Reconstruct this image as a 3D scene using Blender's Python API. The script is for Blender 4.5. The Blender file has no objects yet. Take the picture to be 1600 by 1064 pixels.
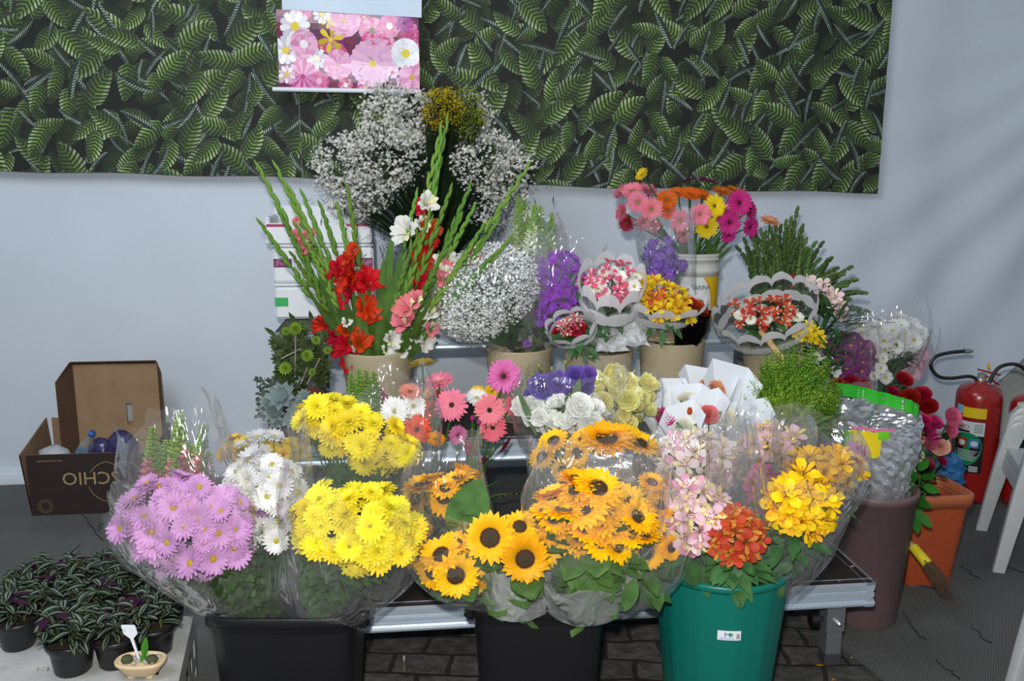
import bpy, math, random
from mathutils import Vector as V, Matrix, noise
sc = bpy.context.scene
COL = sc.collection
R = math.radians
sin, cos, pi = math.sin, math.cos, math.pi
F = 1400.0
PIT = R(11.0)
CAM = V((0, 0, 1.6))
rnd = random.Random(11)
RIGHT = V((1, 0, 0)); UPV = V((0, sin(PIT), cos(PIT))); TOCAM = V((0, -cos(PIT), sin(PIT)))

def ray(px, py):
    u = (px - 800) / F; v = -(py - 532) / F
    return V((u, cos(PIT) + v * sin(PIT), -sin(PIT) + v * cos(PIT)))
def P(px, py, D):
    d = ray(px, py); return CAM + d * (D / d.y)
def PZ(px, py, h):
    d = ray(px, py); return CAM + d * ((h - CAM.z) / d.z)
def M_(n, D, py=532):
    return n / F * D / ray(800, py).y

# ---------------------------------------------------------------- materials
def lin(c):
    if isinstance(c, str):
        c = [int(c[i:i + 2], 16) / 255 for i in (0, 2, 4)]
    else:
        c = [x / 255 for x in c]
    return tuple(x / 12.92 if x <= .04045 else ((x + .055) / 1.055) ** 2.4 for x in c) + (1,)
MATS = {}
def mat(name, col, rough=.6, metal=0, var=0, bump=0, bscale=60, trans=0, mottle=0, mscale=8, coat=0, col2=None, spec=.5):
    if name in MATS: return MATS[name]
    m = bpy.data.materials.new(name); m.use_nodes = True
    nt = m.node_tree; N = nt.nodes; L = nt.links
    b = N['Principled BSDF']; out = N['Material Output']
    b.inputs['Base Color'].default_value = lin(col); b.inputs['Roughness'].default_value = rough
    b.inputs['Metallic'].default_value = metal; b.inputs['Coat Weight'].default_value = coat
    b.inputs['Specular IOR Level'].default_value = spec
    src = None
    if mottle or bump:
        tc = N.new('ShaderNodeTexCoord')
    if mottle:
        nz = N.new('ShaderNodeTexNoise'); nz.inputs['Scale'].default_value = mscale; nz.inputs['Detail'].default_value = 6
        L.new(tc.outputs['Object'], nz.inputs['Vector'])
        rp = N.new('ShaderNodeValToRGB'); c = lin(col); c2 = lin(col2) if col2 else tuple(x * (1 - mottle) for x in c[:3]) + (1,)
        rp.color_ramp.elements[0].position = .35; rp.color_ramp.elements[1].position = .65
        rp.color_ramp.elements[0].color = c2; rp.color_ramp.elements[1].color = c
        L.new(nz.outputs['Fac'], rp.inputs['Fac']); L.new(rp.outputs['Color'], b.inputs['Base Color']); src = rp.outputs['Color']
    if var:
        oi = N.new('ShaderNodeObjectInfo'); h = N.new('ShaderNodeHueSaturation')
        mr = N.new('ShaderNodeMapRange'); mr.inputs['To Min'].default_value = 1 - var; mr.inputs['To Max'].default_value = 1 + var * .5
        L.new(oi.outputs['Random'], mr.inputs['Value']); L.new(mr.outputs['Result'], h.inputs['Value'])
        mh = N.new('ShaderNodeMapRange'); mh.inputs['To Min'].default_value = .5 - var * .06; mh.inputs['To Max'].default_value = .5 + var * .06
        mu = N.new('ShaderNodeMath'); mu.operation = 'FRACT'; mm = N.new('ShaderNodeMath'); mm.operation = 'MULTIPLY'; mm.inputs[1].default_value = 7.3
        L.new(oi.outputs['Random'], mm.inputs[0]); L.new(mm.outputs[0], mu.inputs[0]); L.new(mu.outputs[0], mh.inputs['Value']); L.new(mh.outputs['Result'], h.inputs['Hue'])
        if src: L.new(src, h.inputs['Color'])
        else: h.inputs['Color'].default_value = lin(col)
        L.new(h.outputs['Color'], b.inputs['Base Color']); src = h.outputs['Color']
    if bump:
        nb = N.new('ShaderNodeTexNoise'); nb.inputs['Scale'].default_value = bscale; nb.inputs['Detail'].default_value = 4
        L.new(tc.outputs['Object'], nb.inputs['Vector'])
        bp = N.new('ShaderNodeBump'); bp.inputs['Strength'].default_value = bump; bp.inputs['Distance'].default_value = .01
        L.new(nb.outputs['Fac'], bp.inputs['Height']); L.new(bp.outputs['Normal'], b.inputs['Normal'])
    if trans:
        t = N.new('ShaderNodeBsdfTranslucent'); mx = N.new('ShaderNodeMixShader'); mx.inputs[0].default_value = trans
        if src: L.new(src, t.inputs['Color'])
        else: t.inputs['Color'].default_value = lin(col)
        L.new(b.outputs[0], mx.inputs[1]); L.new(t.outputs[0], mx.inputs[2]); L.new(mx.outputs[0], out.inputs[0])
    MATS[name] = m
    return m
def petal(name, col, **k):
    return mat(name, col, rough=.55, var=k.pop('var', .19), trans=k.pop('trans', .22), spec=.25, **k)
def film_mat(name, veil=.022, gloss=.05, tint=(235, 238, 240), rough=.10, bs=.6, scale=15):
    if name in MATS: return MATS[name]
    m = bpy.data.materials.new(name); m.use_nodes = True
    nt = m.node_tree; N = nt.nodes; L = nt.links; N.remove(N['Principled BSDF']); out = N['Material Output']
    tc = N.new('ShaderNodeTexCoord')
    n1 = N.new('ShaderNodeTexNoise'); n1.inputs['Scale'].default_value = scale; n1.inputs['Detail'].default_value = 5; n1.inputs['Distortion'].default_value = 1.6
    n1.noise_type = 'RIDGED_MULTIFRACTAL'
    mpp = N.new('ShaderNodeMapping'); mpp.inputs['Scale'].default_value = (1.5, 1.5, .42); mpp.inputs['Rotation'].default_value = (.25, .3, 0); L.new(tc.outputs['Object'], mpp.inputs[0]); L.new(mpp.outputs[0], n1.inputs['Vector'])
    bp = N.new('ShaderNodeBump'); bp.inputs['Strength'].default_value = bs; bp.inputs['Distance'].default_value = .02
    L.new(n1.outputs['Fac'], bp.inputs['Height'])
    tr = N.new('ShaderNodeBsdfTransparent'); tr.inputs[0].default_value = (.995, .995, .995, 1)
    di = N.new('ShaderNodeBsdfDiffuse'); di.inputs[0].default_value = lin(tint); L.new(bp.outputs[0], di.inputs['Normal'])
    gl = N.new('ShaderNodeBsdfGlossy'); gl.inputs['Roughness'].default_value = rough; gl.inputs['Color'].default_value = (1, 1, 1, 1)
    L.new(bp.outputs[0], gl.inputs['Normal'])
    lw = N.new('ShaderNodeLayerWeight'); lw.inputs['Blend'].default_value = .25
    a = N.new('ShaderNodeMath'); a.operation = 'MULTIPLY_ADD'; a.inputs[1].default_value = .13; a.inputs[2].default_value = veil
    g = N.new('ShaderNodeMath'); g.operation = 'MULTIPLY_ADD'; g.inputs[1].default_value = .3; g.inputs[2].default_value = gloss
    L.new(lw.outputs['Facing'], a.inputs[0]); L.new(lw.outputs['Fresnel'], g.inputs[0])
    m1 = N.new('ShaderNodeMixShader'); m2 = N.new('ShaderNodeMixShader')
    L.new(a.outputs[0], m1.inputs[0]); L.new(tr.outputs[0], m1.inputs[1]); L.new(di.outputs[0], m1.inputs[2])
    L.new(g.outputs[0], m2.inputs[0]); L.new(m1.outputs[0], m2.inputs[1]); L.new(gl.outputs[0], m2.inputs[2])
    L.new(m2.outputs[0], out.inputs[0])
    MATS[name] = m
    return m
def vcol_mat(name, rough=.6):
    m = bpy.data.materials.new(name); m.use_nodes = True
    N = m.node_tree.nodes; at = N.new('ShaderNodeAttribute'); at.attribute_name = 'print'
    b = N['Principled BSDF']; b.inputs['Roughness'].default_value = rough
    m.node_tree.links.new(at.outputs['Color'], b.inputs['Base Color'])
    return m

# ---------------------------------------------------------------- mesh builder
class MB:
    def __init__(s): s.v = []; s.f = []; s.m = []; s.c = []
    def add(s, vs, fs, m=0, col=None):
        o = len(s.v); s.v += [tuple(x) for x in vs]
        for f in fs:
            s.f.append(tuple(i + o for i in f)); s.m.append(m)
            if col is not None: s.c.append(col)
    def grid(s, rows, m=0, closed=False, col=None):
        n = len(rows[0]); vs = [p for r in rows for p in r]; fs = []
        for i in range(len(rows) - 1):
            for j in range(n if closed else n - 1):
                k = (j + 1) % n
                fs.append((i * n + j, i * n + k, (i + 1) * n + k, (i + 1) * n + j))
        s.add(vs, fs, m, col)
    def box(s, c, d, m=0, rot=None, bev=0):
        x, y, z = d[0] / 2, d[1] / 2, d[2] / 2
        b = min(bev, x * .9, y * .9, z * .9)
        c = V(c)
        if b <= 0:
            vs = [V((i, j, k)) for i in (-x, x) for j in (-y, y) for k in (-z, z)]
            fs = [(0, 1, 3, 2), (4, 6, 7, 5), (0, 4, 5, 1), (2, 3, 7, 6), (0, 2, 6, 4), (1, 5, 7, 3)]
        else:
            vs = []; idx = {}
            for sx in (-1, 1):
                for sy in (-1, 1):
                    for sz in (-1, 1):
                        for ax in range(3):
                            q = [sx * x, sy * y, sz * z]
                            for a2 in range(3):
                                if a2 != ax: q[a2] -= (sx, sy, sz)[a2] * b
                            idx[(sx, sy, sz, ax)] = len(vs); vs.append(V(q))
            fs = []
            for ax in range(3):
                o1, o2 = (ax + 1) % 3, (ax + 2) % 3
                for sg in (-1, 1):
                    q = []
                    for (p, r_) in ((-1, -1), (1, -1), (1, 1), (-1, 1)):
                        k = [0, 0, 0]; k[ax] = sg; k[o1] = p; k[o2] = r_; q.append(idx[tuple(k) + (ax,)])
                    fs.append(tuple(q if sg > 0 else q[::-1]))
            for ax in range(3):
                o1, o2 = (ax + 1) % 3, (ax + 2) % 3
                for s1 in (-1, 1):
                    for s2 in (-1, 1):
                        k0 = [0, 0, 0]; k0[ax] = -1; k0[o1] = s1; k0[o2] = s2
                        k1 = list(k0); k1[ax] = 1
                        q = (idx[tuple(k0) + (o1,)], idx[tuple(k1) + (o1,)], idx[tuple(k1) + (o2,)], idx[tuple(k0) + (o2,)])
                        fs.append(q if s1 * s2 < 0 else q[::-1])
            for sx in (-1, 1):
                for sy in (-1, 1):
                    for sz in (-1, 1): fs.append(tuple(idx[(sx, sy, sz, a)] for a in range(3)))
        if rot is not None: vs = [rot @ q for q in vs]
        s.add([q + c for q in vs], fs, m)
    def tube(s, pts, r0, r1=None, n=6, m=0, cap=True):
        r1 = r0 if r1 is None else r1
        pts = [V(p) for p in pts]; rows = []; prev = None
        for i, p in enumerate(pts):
            t = (pts[min(i + 1, len(pts) - 1)] - pts[max(i - 1, 0)]).normalized()
            if prev is None: a = t.orthogonal().normalized()
            else: a = (prev - t * prev.dot(t)).normalized() if (prev - t * prev.dot(t)).length > 1e-6 else t.orthogonal().normalized()
            prev = a; b = t.cross(a); r = r0 + (r1 - r0) * i / max(1, len(pts) - 1)
            rows.append([p + a * (r * cos(2 * pi * j / n)) + b * (r * sin(2 * pi * j / n)) for j in range(n)])
        s.grid(rows, m, True)
        if cap:
            s.add(rows[0], [tuple(range(n))[::-1]], m); s.add(rows[-1], [tuple(range(n))], m)
    def lathe(s, prof, c=(0, 0, 0), n=32, m=0, sx=1, sy=1):
        c = V(c); s.grid([[c + V((r * sx * cos(2 * pi * j / n), r * sy * sin(2 * pi * j / n), z)) for j in range(n)] for r, z in prof], m, True)
    def loft(s, rings, m=0): s.grid(rings, m, True)
    def leaf(s, base, d, up, Ln, W, droop=.3, m=0, k=4, fold=.2, prof=None, stripes=None):
        base = V(base); d = V(d).normalized(); up = V(up); side = d.cross(up)
        side = side.normalized() if side.length > 1e-5 else d.orthogonal().normalized()
        n = side.cross(d).normalized(); p = base.copy(); dd = d.copy(); rows = []
        for i in range(k + 1):
            t = i / k
            w = W * ((sin(pi * min(1, t * .94 + .06)) ** .8) if prof is None else prof(t))
            if i == k: w = W * .03
            nn = side.cross(dd).normalized()
            if stripes: rows.append([p - side * w + nn * fold * w, p - side * w * .55 + nn * fold * w * .5, p - side * w * .18, p + side * w * .18, p + side * w * .55 + nn * fold * w * .5, p + side * w + nn * fold * w])
            else: rows.append([p - side * w + nn * fold * w, p, p + side * w + nn * fold * w])
            dd = (dd - V((0, 0, 1)) * droop / k).normalized(); p = p + dd * (Ln / k)
        if stripes:
            for j in range(5): s.grid([r[j:j + 2] for r in rows], stripes[j])
        else: s.grid(rows, m)
    def build(s, name, mats, parent=None, world=True, smooth=True, loc=None):
        me = bpy.data.meshes.new(name)
        o = V((0, 0, 0))
        if parent is not None and world: o = V(parent['_o']) if '_o' in parent else V(parent.location)
        if loc is not None: o = V(loc)
        me.from_pydata([(x - o.x, y - o.y, z - o.z) for x, y, z in s.v], [], s.f)
        for q in (mats if isinstance(mats, (list, tuple)) else [mats]): me.materials.append(q)
        me.polygons.foreach_set('material_index', s.m)
        if smooth: me.polygons.foreach_set('use_smooth', [True] * len(s.f))
        if s.c:
            at = me.color_attributes.new('print', 'FLOAT_COLOR', 'CORNER'); buf = []
            for f, c in zip(s.f, s.c): buf += list(c) * len(f)
            at.data.foreach_set('color', buf)
        me.update()
        ob = bpy.data.objects.new(name, me); COL.objects.link(ob)
        if parent is not None: ob.parent = parent
        elif loc is not None: ob.location = loc
        return ob
def tag(o, label, cat=None, group=None, kind=None):
    if label: o['label'] = label
    if cat: o['category'] = cat
    if group: o['group'] = group
    if kind: o['kind'] = kind
    return o
def thing(name, loc, label, cat, group=None, rz=0):
    o = bpy.data.objects.new(name, None); COL.objects.link(o); o.location = loc; o.rotation_euler = (0, 0, rz)
    o.empty_display_size = .02
    return tag(o, label, cat, group)
def inst(name, me, parent, pos, nrm, size, spin=None, root=None):
    o = bpy.data.objects.new(name, me); COL.objects.link(o); o.parent = parent
    q = V(nrm).to_track_quat('Z', 'Y').to_matrix() @ Matrix.Rotation(rnd.uniform(0, 2 * pi) if spin is None else spin, 3, 'Z')
    o.matrix_local = Matrix.Translation(V(pos) - V((root or parent).location)) @ q.to_4x4() @ Matrix.Diagonal((size, size, size, 1))
    return o
def text_geo(s, size, ax='LEFT'):
    cu = bpy.data.curves.new('t', 'FONT'); cu.body = s; cu.size = size; cu.resolution_u = 2; cu.align_x = ax
    o = bpy.data.objects.new('t', cu); COL.objects.link(o)
    bpy.context.view_layer.update()
    me = bpy.data.meshes.new_from_object(o); r = ([V(v.co) for v in me.vertices], [tuple(p.vertices) for p in me.polygons])
    bpy.data.objects.remove(o); bpy.data.meshes.remove(me); bpy.data.curves.remove(cu)
    return r
def put_text(mb, s, size, fn, m=0, ax='LEFT', col=None, stretch=1):
    vs, fs = text_geo(s, size, ax); mb.add([fn(v.x * stretch, v.y) for v in vs], fs, m, col)
def lerp(a, b, t): return a + (b - a) * t
def bez(a, b, c, n=6):
    return [a * (1 - t) ** 2 + b * 2 * t * (1 - t) + c * t * t for t in [i / n for i in range(n + 1)]]
def rv(s=1): return V((rnd.uniform(-s, s), rnd.uniform(-s, s), rnd.uniform(-s, s)))

# ---------------------------------------------------------------- flower heads, unit radius, facing +Z
PR = {'round': lambda t: .35 + .65 * min(1, t * 1.6) if t < .8 else max(.1, 1 - ((t - .8) / .2) ** 2 * .75),
      'point': lambda t: max(.04, sin(pi * min(1, .18 + t * .82)) ** .7),
      'strap': lambda t: .5 + .5 * t if t < .85 else .8,
      'broad': lambda t: max(.12, sin(pi * min(1, .12 + t * .8)) ** .6)}
def ring(mb, n, r0, Ln, W, p0, p1, m=0, k=4, prof='round', jit=.07, z0=0, cup=.2, off=None, g=rnd):
    off = g.uniform(0, 6) if off is None else off
    for i in range(n):
        az = off + 2 * pi * i / n + g.uniform(-jit, jit); L = Ln * g.uniform(.88, 1.05)
        a0 = p0 + g.uniform(-6, 6); a1 = p1 + g.uniform(-10, 10)
        r, z = r0, z0; rows = []; e = V((cos(az), sin(az), 0)); t_ = V((-sin(az), cos(az), 0)); tw = g.uniform(-.25, .25)
        for j in range(k + 1):
            t = j / k; w = W * PR[prof](t); c = e * r + V((0, 0, z))
            h = cup * w
            rows.append([c - t_ * w + V((0, 0, h - tw * w * t)), c, c + t_ * w + V((0, 0, h + tw * w * t))])
            a = R(lerp(a0, a1, t)); r += cos(a) * L / k; z += sin(a) * L / k
        mb.grid(rows, m)
def cupp(mb, az, half, rz, m=0, ns=6, nt=6, edge=.22, wave=0, g=rnd, z0=0):
    ph = g.uniform(0, 6); rows = []; np_ = len(rz) - 1
    for j in range(nt + 1):
        row = []
        for i in range(ns + 1):
            s = 2 * i / ns - 1; t = j / nt * (1 - edge * s * s); x = t * np_; q = min(np_ - 1, int(x)); u = x - q
            r = lerp(rz[q][0], rz[q + 1][0], u); z = lerp(rz[q][1], rz[q + 1][1], u)
            z += wave * t * t * sin(ph + s * 5.5); r += wave * .6 * t * t * cos(ph * 2 + s * 6)
            a = az + s * half * (.55 + .45 * min(1, t * 2)); row.append(V((r * cos(a), r * sin(a), z + z0)))
        rows.append(row)
    mb.grid(rows, m)
def disc(mb, r, z, h, m=0, n=14, k=4, bumps=0):
    rows = []
    for i in range(k + 1):
        a = i / k * pi / 2; rr = r * cos(a); rows.append([V((rr * cos(2 * pi * j / n), rr * sin(2 * pi * j / n), z + h * sin(a) + (rnd.uniform(-bumps, bumps) if bumps else 0))) for j in range(n)])
    mb.grid(rows, m, True)
def calyx(mb, m, r=.16, z=-.12):
    mb.lathe([(.03, z), (r, z * .4), (r * 1.1, .02), (r * .5, .03)], n=8, m=m)
GREEN = petal('stem_green', '3f6b2a'); 
def mk(name, fn, mats, centre=None, cm=None, nvar=3):
    out = []
    for i in range(nvar):
        mb = MB(); fn(mb); o = mb.build(name, mats); me = o.data; bpy.data.objects.remove(o)
        ce = None
        if centre:
            mb = MB(); centre(mb); o = mb.build(name + '_centre', cm); ce = o.data; bpy.data.objects.remove(o)
        out.append((me, ce))
    return out
PROTO = {}
def proto(kind, col, c2=None, c3=None):
    key = (kind, col, c2, c3)
    if key in PROTO: return PROTO[key]
    pm = petal('petal_%s_%s' % (kind, col), col)
    cen = mat('flower_centre_%s' % (c2 or 'x'), c2 or 'c9a21e', rough=.8, bump=.6, bscale=300)
    if kind == 'daisy':
        def f(mb): ring(mb, 21, .12, .9, .115, 14, -4, prof='broad'); ring(mb, 18, .12, .82, .11, 28, 6, z0=.03, prof='broad'); calyx(mb, 1)
        r = mk('daisy_petals', f, [pm, GREEN], lambda mb: disc(mb, .21, .06, .12), cen)
    elif kind == 'mum':
        def f(mb):
            ring(mb, 19, .1, .9, .13, 8, -8, prof='broad'); ring(mb, 17, .1, .8, .13, 26, 4, z0=.04, prof='broad'); ring(mb, 13, .08, .62, .12, 48, 20, z0=.07, prof='broad'); ring(mb, 8, .06, .36, .09, 66, 40, z0=.08, prof='broad'); calyx(mb, 1)
        r = mk('mum_petals', f, [pm, GREEN], lambda mb: disc(mb, .12, .12, .1), cen)
    elif kind == 'aster':
        def f(mb):
            ring(mb, 22, .06, .94, .06, 10, 0, k=2); ring(mb, 18, .06, .8, .06, 32, 14, k=2, z0=.04); ring(mb, 12, .05, .5, .06, 58, 40, k=2, z0=.06)
        r = mk('aster_petals', f, [pm, GREEN])
    elif kind == 'sunflower':
        def f(mb):
            ring(mb, 20, .3, .74, .15, 12, -4, prof='point', k=5); ring(mb, 19, .3, .68, .15, 28, 8, z0=.03, prof='point', k=5); ring(mb, 16, .32, .5, .12, 42, 20, z0=.05, prof='point')
            ring(mb, 14, .1, .6, .12, -12, -2, m=1, prof='point', z0=-.1); calyx(mb, 1, .3, -.25)
        def c(mb):
            disc(mb, .4, .07, .09, n=28, k=8, bumps=.012); disc(mb, .17, .15, .03, m=1, n=16, k=3, bumps=.008)
            for i in range(90):
                a = i * 2.39996; q = .2 + .2 * (i / 90) ** .5; mb.lathe([(.018, .08), (.012, .17), (.001, .19)], c=(q * cos(a), q * sin(a), 0), n=4)
        r = mk('sunflower_petals', f, [pm, GREEN], c, [mat('sunflower_disc', '3a2210', rough=.85), mat('sunflower_disc_heart', '2b2a12', rough=.9)])
    elif kind == 'gerbera':
        lt = petal('gerbera_inner_%s' % (c3 or col), c3 or col)
        def f(mb):
            ring(mb, 26, .1, .9, .095, 10, -2, k=4); ring(mb, 23, .1, .8, .09, 20, 6, z0=.03, k=4)
            ring(mb, 22, .16, .3, .035, 40, 15, m=2, z0=.05, k=2); ring(mb, 20, .14, .17, .03, 60, 40, m=2, z0=.06, k=2); calyx(mb, 1, .14, -.2)
        r = mk('gerbera_petals', f, [pm, GREEN, lt], lambda mb: disc(mb, .15, .06, .06, bumps=.01), cen)
    elif kind == 'alstro':
        sm = petal('petal_streak_%s' % (c2 or col), c2 or col)
        def f(mb):
            for i in range(3):
                cupp(mb, i * 2.094, .60, [(.06, 0), (.22, .4), (.6, .66), (1.02, .66)], wave=.05, ns=5, nt=5, edge=.34)
                cupp(mb, i * 2.094 + 1.047, .40, [(.05, 0), (.2, .42), (.5, .7), (.92, .8)], m=1, ns=4, nt=5, edge=.5)
            for i in range(5):
                a = i * 1.25; mb.tube([(0, 0, .1), (.12 * cos(a), .12 * sin(a), .6), (.3 * cos(a), .3 * sin(a), .8)], .015, .03, n=3, m=2)
            mb.tube([(0, 0, 0), (0, 0, -.4)], .05, .04, n=5, m=3)
        r = mk('alstroemeria_petals', f, [pm, sm, mat('stamen', '8a5a30'), GREEN])
    elif kind in ('rose', 'lis'):
        w = .13 if kind == 'lis' else .03
        def f(mb):
            for lay, (n, rr, zz, o) in enumerate([(3, .13, .75, 0), (4, .3, .78, .5), (5, .52, .72, .2), (5, .8, .58, .9), (5 if kind == 'lis' else 6, 1.0, .42, .4)]):
                for i in range(n):
                    if kind == 'rose' or lay > 0: cupp(mb, o + 2 * pi * i / n, pi / n * 1.35, [(.06, 0), (rr * .72, zz * .35), (rr * .88, zz * .8), (rr * (1.05 if lay > 1 else .9), zz)], wave=w, ns=5, nt=5, edge=.18)
            mb.lathe([(.04, -.25), (.13, -.12), (.16, .02)], n=8, m=1)
            for i in range(5): cupp(mb, i * 1.256, .28, [(.1, -.05), (.35, .02), (.62, .1)], m=1, ns=2, nt=3)
        r = mk(('rose' if kind == 'rose' else 'lisianthus') + '_petals', f, [pm, GREEN])
    elif kind == 'tulip':
        def f(mb):
            for i in range(6): cupp(mb, i * 1.047, .65, [(.08, 0), (.42, .3), (.48, .9), (.28, 1.5)], ns=4, nt=5, edge=.3)
        r = mk('bud_petals', f, [pm, GREEN])
    elif kind == 'glad':
        sm = petal('petal_throat_%s' % (c2 or col), c2 or col)
        def f(mb):
            for i in range(3):
                cupp(mb, i * 2.094, .62, [(.08, -.5), (.2, 0), (.55, .45), (1.0, .5)], wave=.13, ns=6, nt=6)
                cupp(mb, i * 2.094 + 1.047, .58, [(.06, -.5), (.16, 0), (.45, .5), (.85, .62)], m=1 if i == 0 else 0, wave=.13, ns=6, nt=6)
            mb.tube([(0, 0, -.5), (0, 0, -.9)], .1, .07, n=5, m=2)
        r = mk('gladiolus_petals', f, [pm, sm, GREEN])
    elif kind == 'tuft':
        def f(mb):
            for i in range(34):
                d = rv().normalized(); d.z = abs(d.z); c = d * rnd.uniform(.5, 1)
                for j in range(4):
                    a = j * pi / 2 + rnd.random(); t = d.orthogonal().normalized(); b = d.cross(t); e = t * cos(a) + b * sin(a)
                    mb.add([c, c + e * .2 + d * .1 + d.cross(e) * .13, c + e * .4 + d * .04, c + e * .2 + d * .1 - d.cross(e) * .13], [(0, 1, 2, 3)])
        r = mk('statice_florets', f, [pm])
    elif kind == 'snap':
        bm_ = petal('snap_top_%s' % (c2 or col), c2 or col)
        def f(mb):
            for i in range(52):
                t = i / 52; a = i * 2.4; z = t * 3.6; q = .36 * (1 - t * .75); mi = 1 if t > .5 + rnd.uniform(-.1, .1) else 0
                c = V((q * cos(a), q * sin(a), z)); s_ = .36 * (1 - t * .68)
                for k in range(5):
                    b_ = k * 1.2566; mb.add([c, c + V((cos(b_), sin(b_), .5)) * s_, c + V((cos(b_ + .6), sin(b_ + .6), .75)) * s_ * 1.2, c + V((cos(b_ + 1.2), sin(b_ + 1.2), .5)) * s_], [(0, 1, 2, 3)], mi)
            mb.tube([(0, 0, -.5), (0, 0, 3.6)], .05, .02, n=4, m=2)
        r = mk('snapdragon_florets', f, [pm, bm_, GREEN])
    PROTO[key] = r
    return r
def head(spec, parent, pos, nrm, size, root=None, split=True, name='flower_head', label=None):
    me, ce = rnd.choice(proto(*spec))
    o = inst(name, me, parent, pos, nrm, size, root=root)
    if ce:
        c = bpy.data.objects.new('flower_centre', ce); COL.objects.link(c); c.parent = o
    if label: o['label'] = label
    return o

# ---------------------------------------------------------------- wraps
def cr(a, b, c, d, t):
    return tuple(.5 * ((2 * q) + (-p + r) * t + (2 * p - 5 * q + 4 * r - s) * t * t + (-p + 3 * q - 3 * r + s) * t ** 3) for p, q, r, s in zip(a, b, c, d))
def ring_path(rings, x):
    n = len(rings) - 1; y = max(0, min(n - 1e-6, x * n)); i = int(y); t = y - i
    g = lambda k: rings[max(0, min(n, k))]
    return cr(g(i - 1), g(i), g(i + 1), g(i + 2), t)
class Sleeve:
    """a wrap of film or paper around a bunch: rings (px, py, halfwidth_px, D) from the neck up"""
    def __init__(s, rings, D0, D1, depthf=.62, fold=.10, seed=None):
        s.seed = rnd.uniform(0, 99) if seed is None else seed
        n = len(rings) - 1; s.r = []
        for i, q in enumerate(rings):
            D = lerp(D0, D1, i / n); c = P(q[0], q[1], D); s.r.append((c.x, c.y, c.z, M_(q[2], D, q[1])))
        s.df = depthf; s.fold = fold
        ax = (V(s.r[-1][:3]) - V(s.r[0][:3])).normalized(); s.dep = ax.cross(RIGHT).normalized() * -1; s.ax = ax; s.side = s.dep.cross(ax).normalized()
        if s.side.x < 0: s.side = -s.side
    def pt(s, a, t, k=1.0):
        x, y, z, w = ring_path(s.r, min(1, t)); c = V((x, y, z))
        if t > 1: c = c + s.ax * (t - 1) * (V(s.r[-1][:3]) - V(s.r[0][:3])).length
        nz = noise.noise(V((cos(a) * 2.2 + s.seed, sin(a) * 2.2, t * 1.3))) + .6 * (abs(noise.noise(V((cos(a) * 5 + s.seed, sin(a) * 5, t * 2.6)))) - .3) + .3 * noise.noise(V((cos(a) * 11, sin(a) * 11 + s.seed, t * 7)))
        w = w * (1 + s.fold * (0.4 + t * .9) * nz) * k
        return c + s.side * (w * cos(a)) + s.dep * (w * s.df * sin(a))
    def film(s, root, m, name='plastic_wrap', peaks=.10, na=64, nt=26, label=None, t0=0.0, kk=1.0):
        mb = MB(); rows = []
        for j in range(nt + 1):
            row = []
            for i in range(na):
                a = 2 * pi * i / na
                top = 1 + peaks * (noise.noise(V((cos(a) * 1.5 + s.seed, sin(a) * 1.5, 7))) * 1.6 + .35 * noise.noise(V((cos(a) * 6, sin(a) * 6 + s.seed, 3))))
                row.append(s.pt(a, t0 + (top - t0) * j / nt, kk))
            rows.append(row)
        mb.grid(rows, 0, True)
        o = mb.build(name, m, root)
        if label: o['label'] = label
        return o
    def scallop(s, root, n=9, t_in=.84, band=.15, amp=.13, m=None, name='scalloped_border', dots=True, cover=.62):
        mb = MB(); N = n * 12
        def strip(lo, hi, k, mi=0):
            mb.grid([[s.pt(2 * pi * i / N, lo(i), k) for i in range(N)], [s.pt(2 * pi * i / N, (lo(i) + hi(i)) / 2, k) for i in range(N)], [s.pt(2 * pi * i / N, hi(i), k) for i in range(N)]], mi, True)
        sc_ = lambda i: abs(sin(pi * i * n / N)) ** .6
        strip(lambda i: 1 - band + amp * sc_(i), lambda i: 1 + amp * 1.1 * sc_(i), 1.0)
        strip(lambda i: t_in - band * .95 - .02 * sc_(i + 6), lambda i: t_in - band * .30 + amp * .3 * sc_(i + 6), 1.01)
        if dots:
            for i in range(260):
                a = rnd.uniform(0, 2 * pi); t = rnd.uniform(.08, t_in - band * 1.3)
                c = s.pt(a, t, 1.015); u = (s.pt(a + .05, t, 1.015) - c).normalized(); w = (s.pt(a, t + .02, 1.015) - c).normalized(); q = .0032
                mb.add([c + u * q * cos(x) + w * q * sin(x) for x in [k * pi / 3 for k in range(6)]], [tuple(range(6))])
        return mb.build(name, m or WHITEB, root)

FILM = film_mat('clear_film')
FILM2 = film_mat('crumpled_film', veil=.04, gloss=.09, rough=.08, bs=1.0, scale=16)
FILM3 = film_mat('hazy_film', veil=.09, gloss=.08, rough=.12, bs=.7, scale=10)
WHITEB = mat('white_printed_band', 'f6f8fa', rough=.5, trans=.35)
PAPER = mat('white_paper', 'e4e8ec', rough=.5, trans=.15)
FOLI = {'mum': (petal('foliage_mum', '4d7038', mottle=.6, mscale=30, var=.2), .035, .011), 'sun': (petal('foliage_sunflower', '557a40', mottle=.4, mscale=25), .09, .034),
        'alstro': (petal('foliage_alstroemeria', '4f7d48', mottle=.4, mscale=25), .075, .014), 'dark': (petal('foliage_dark', '1f3a1c', mottle=.5, mscale=30), .045, .008),
        'soft': (petal('foliage_soft', '5a7c4a', mottle=.3, mscale=30), .04, .010)}

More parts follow.
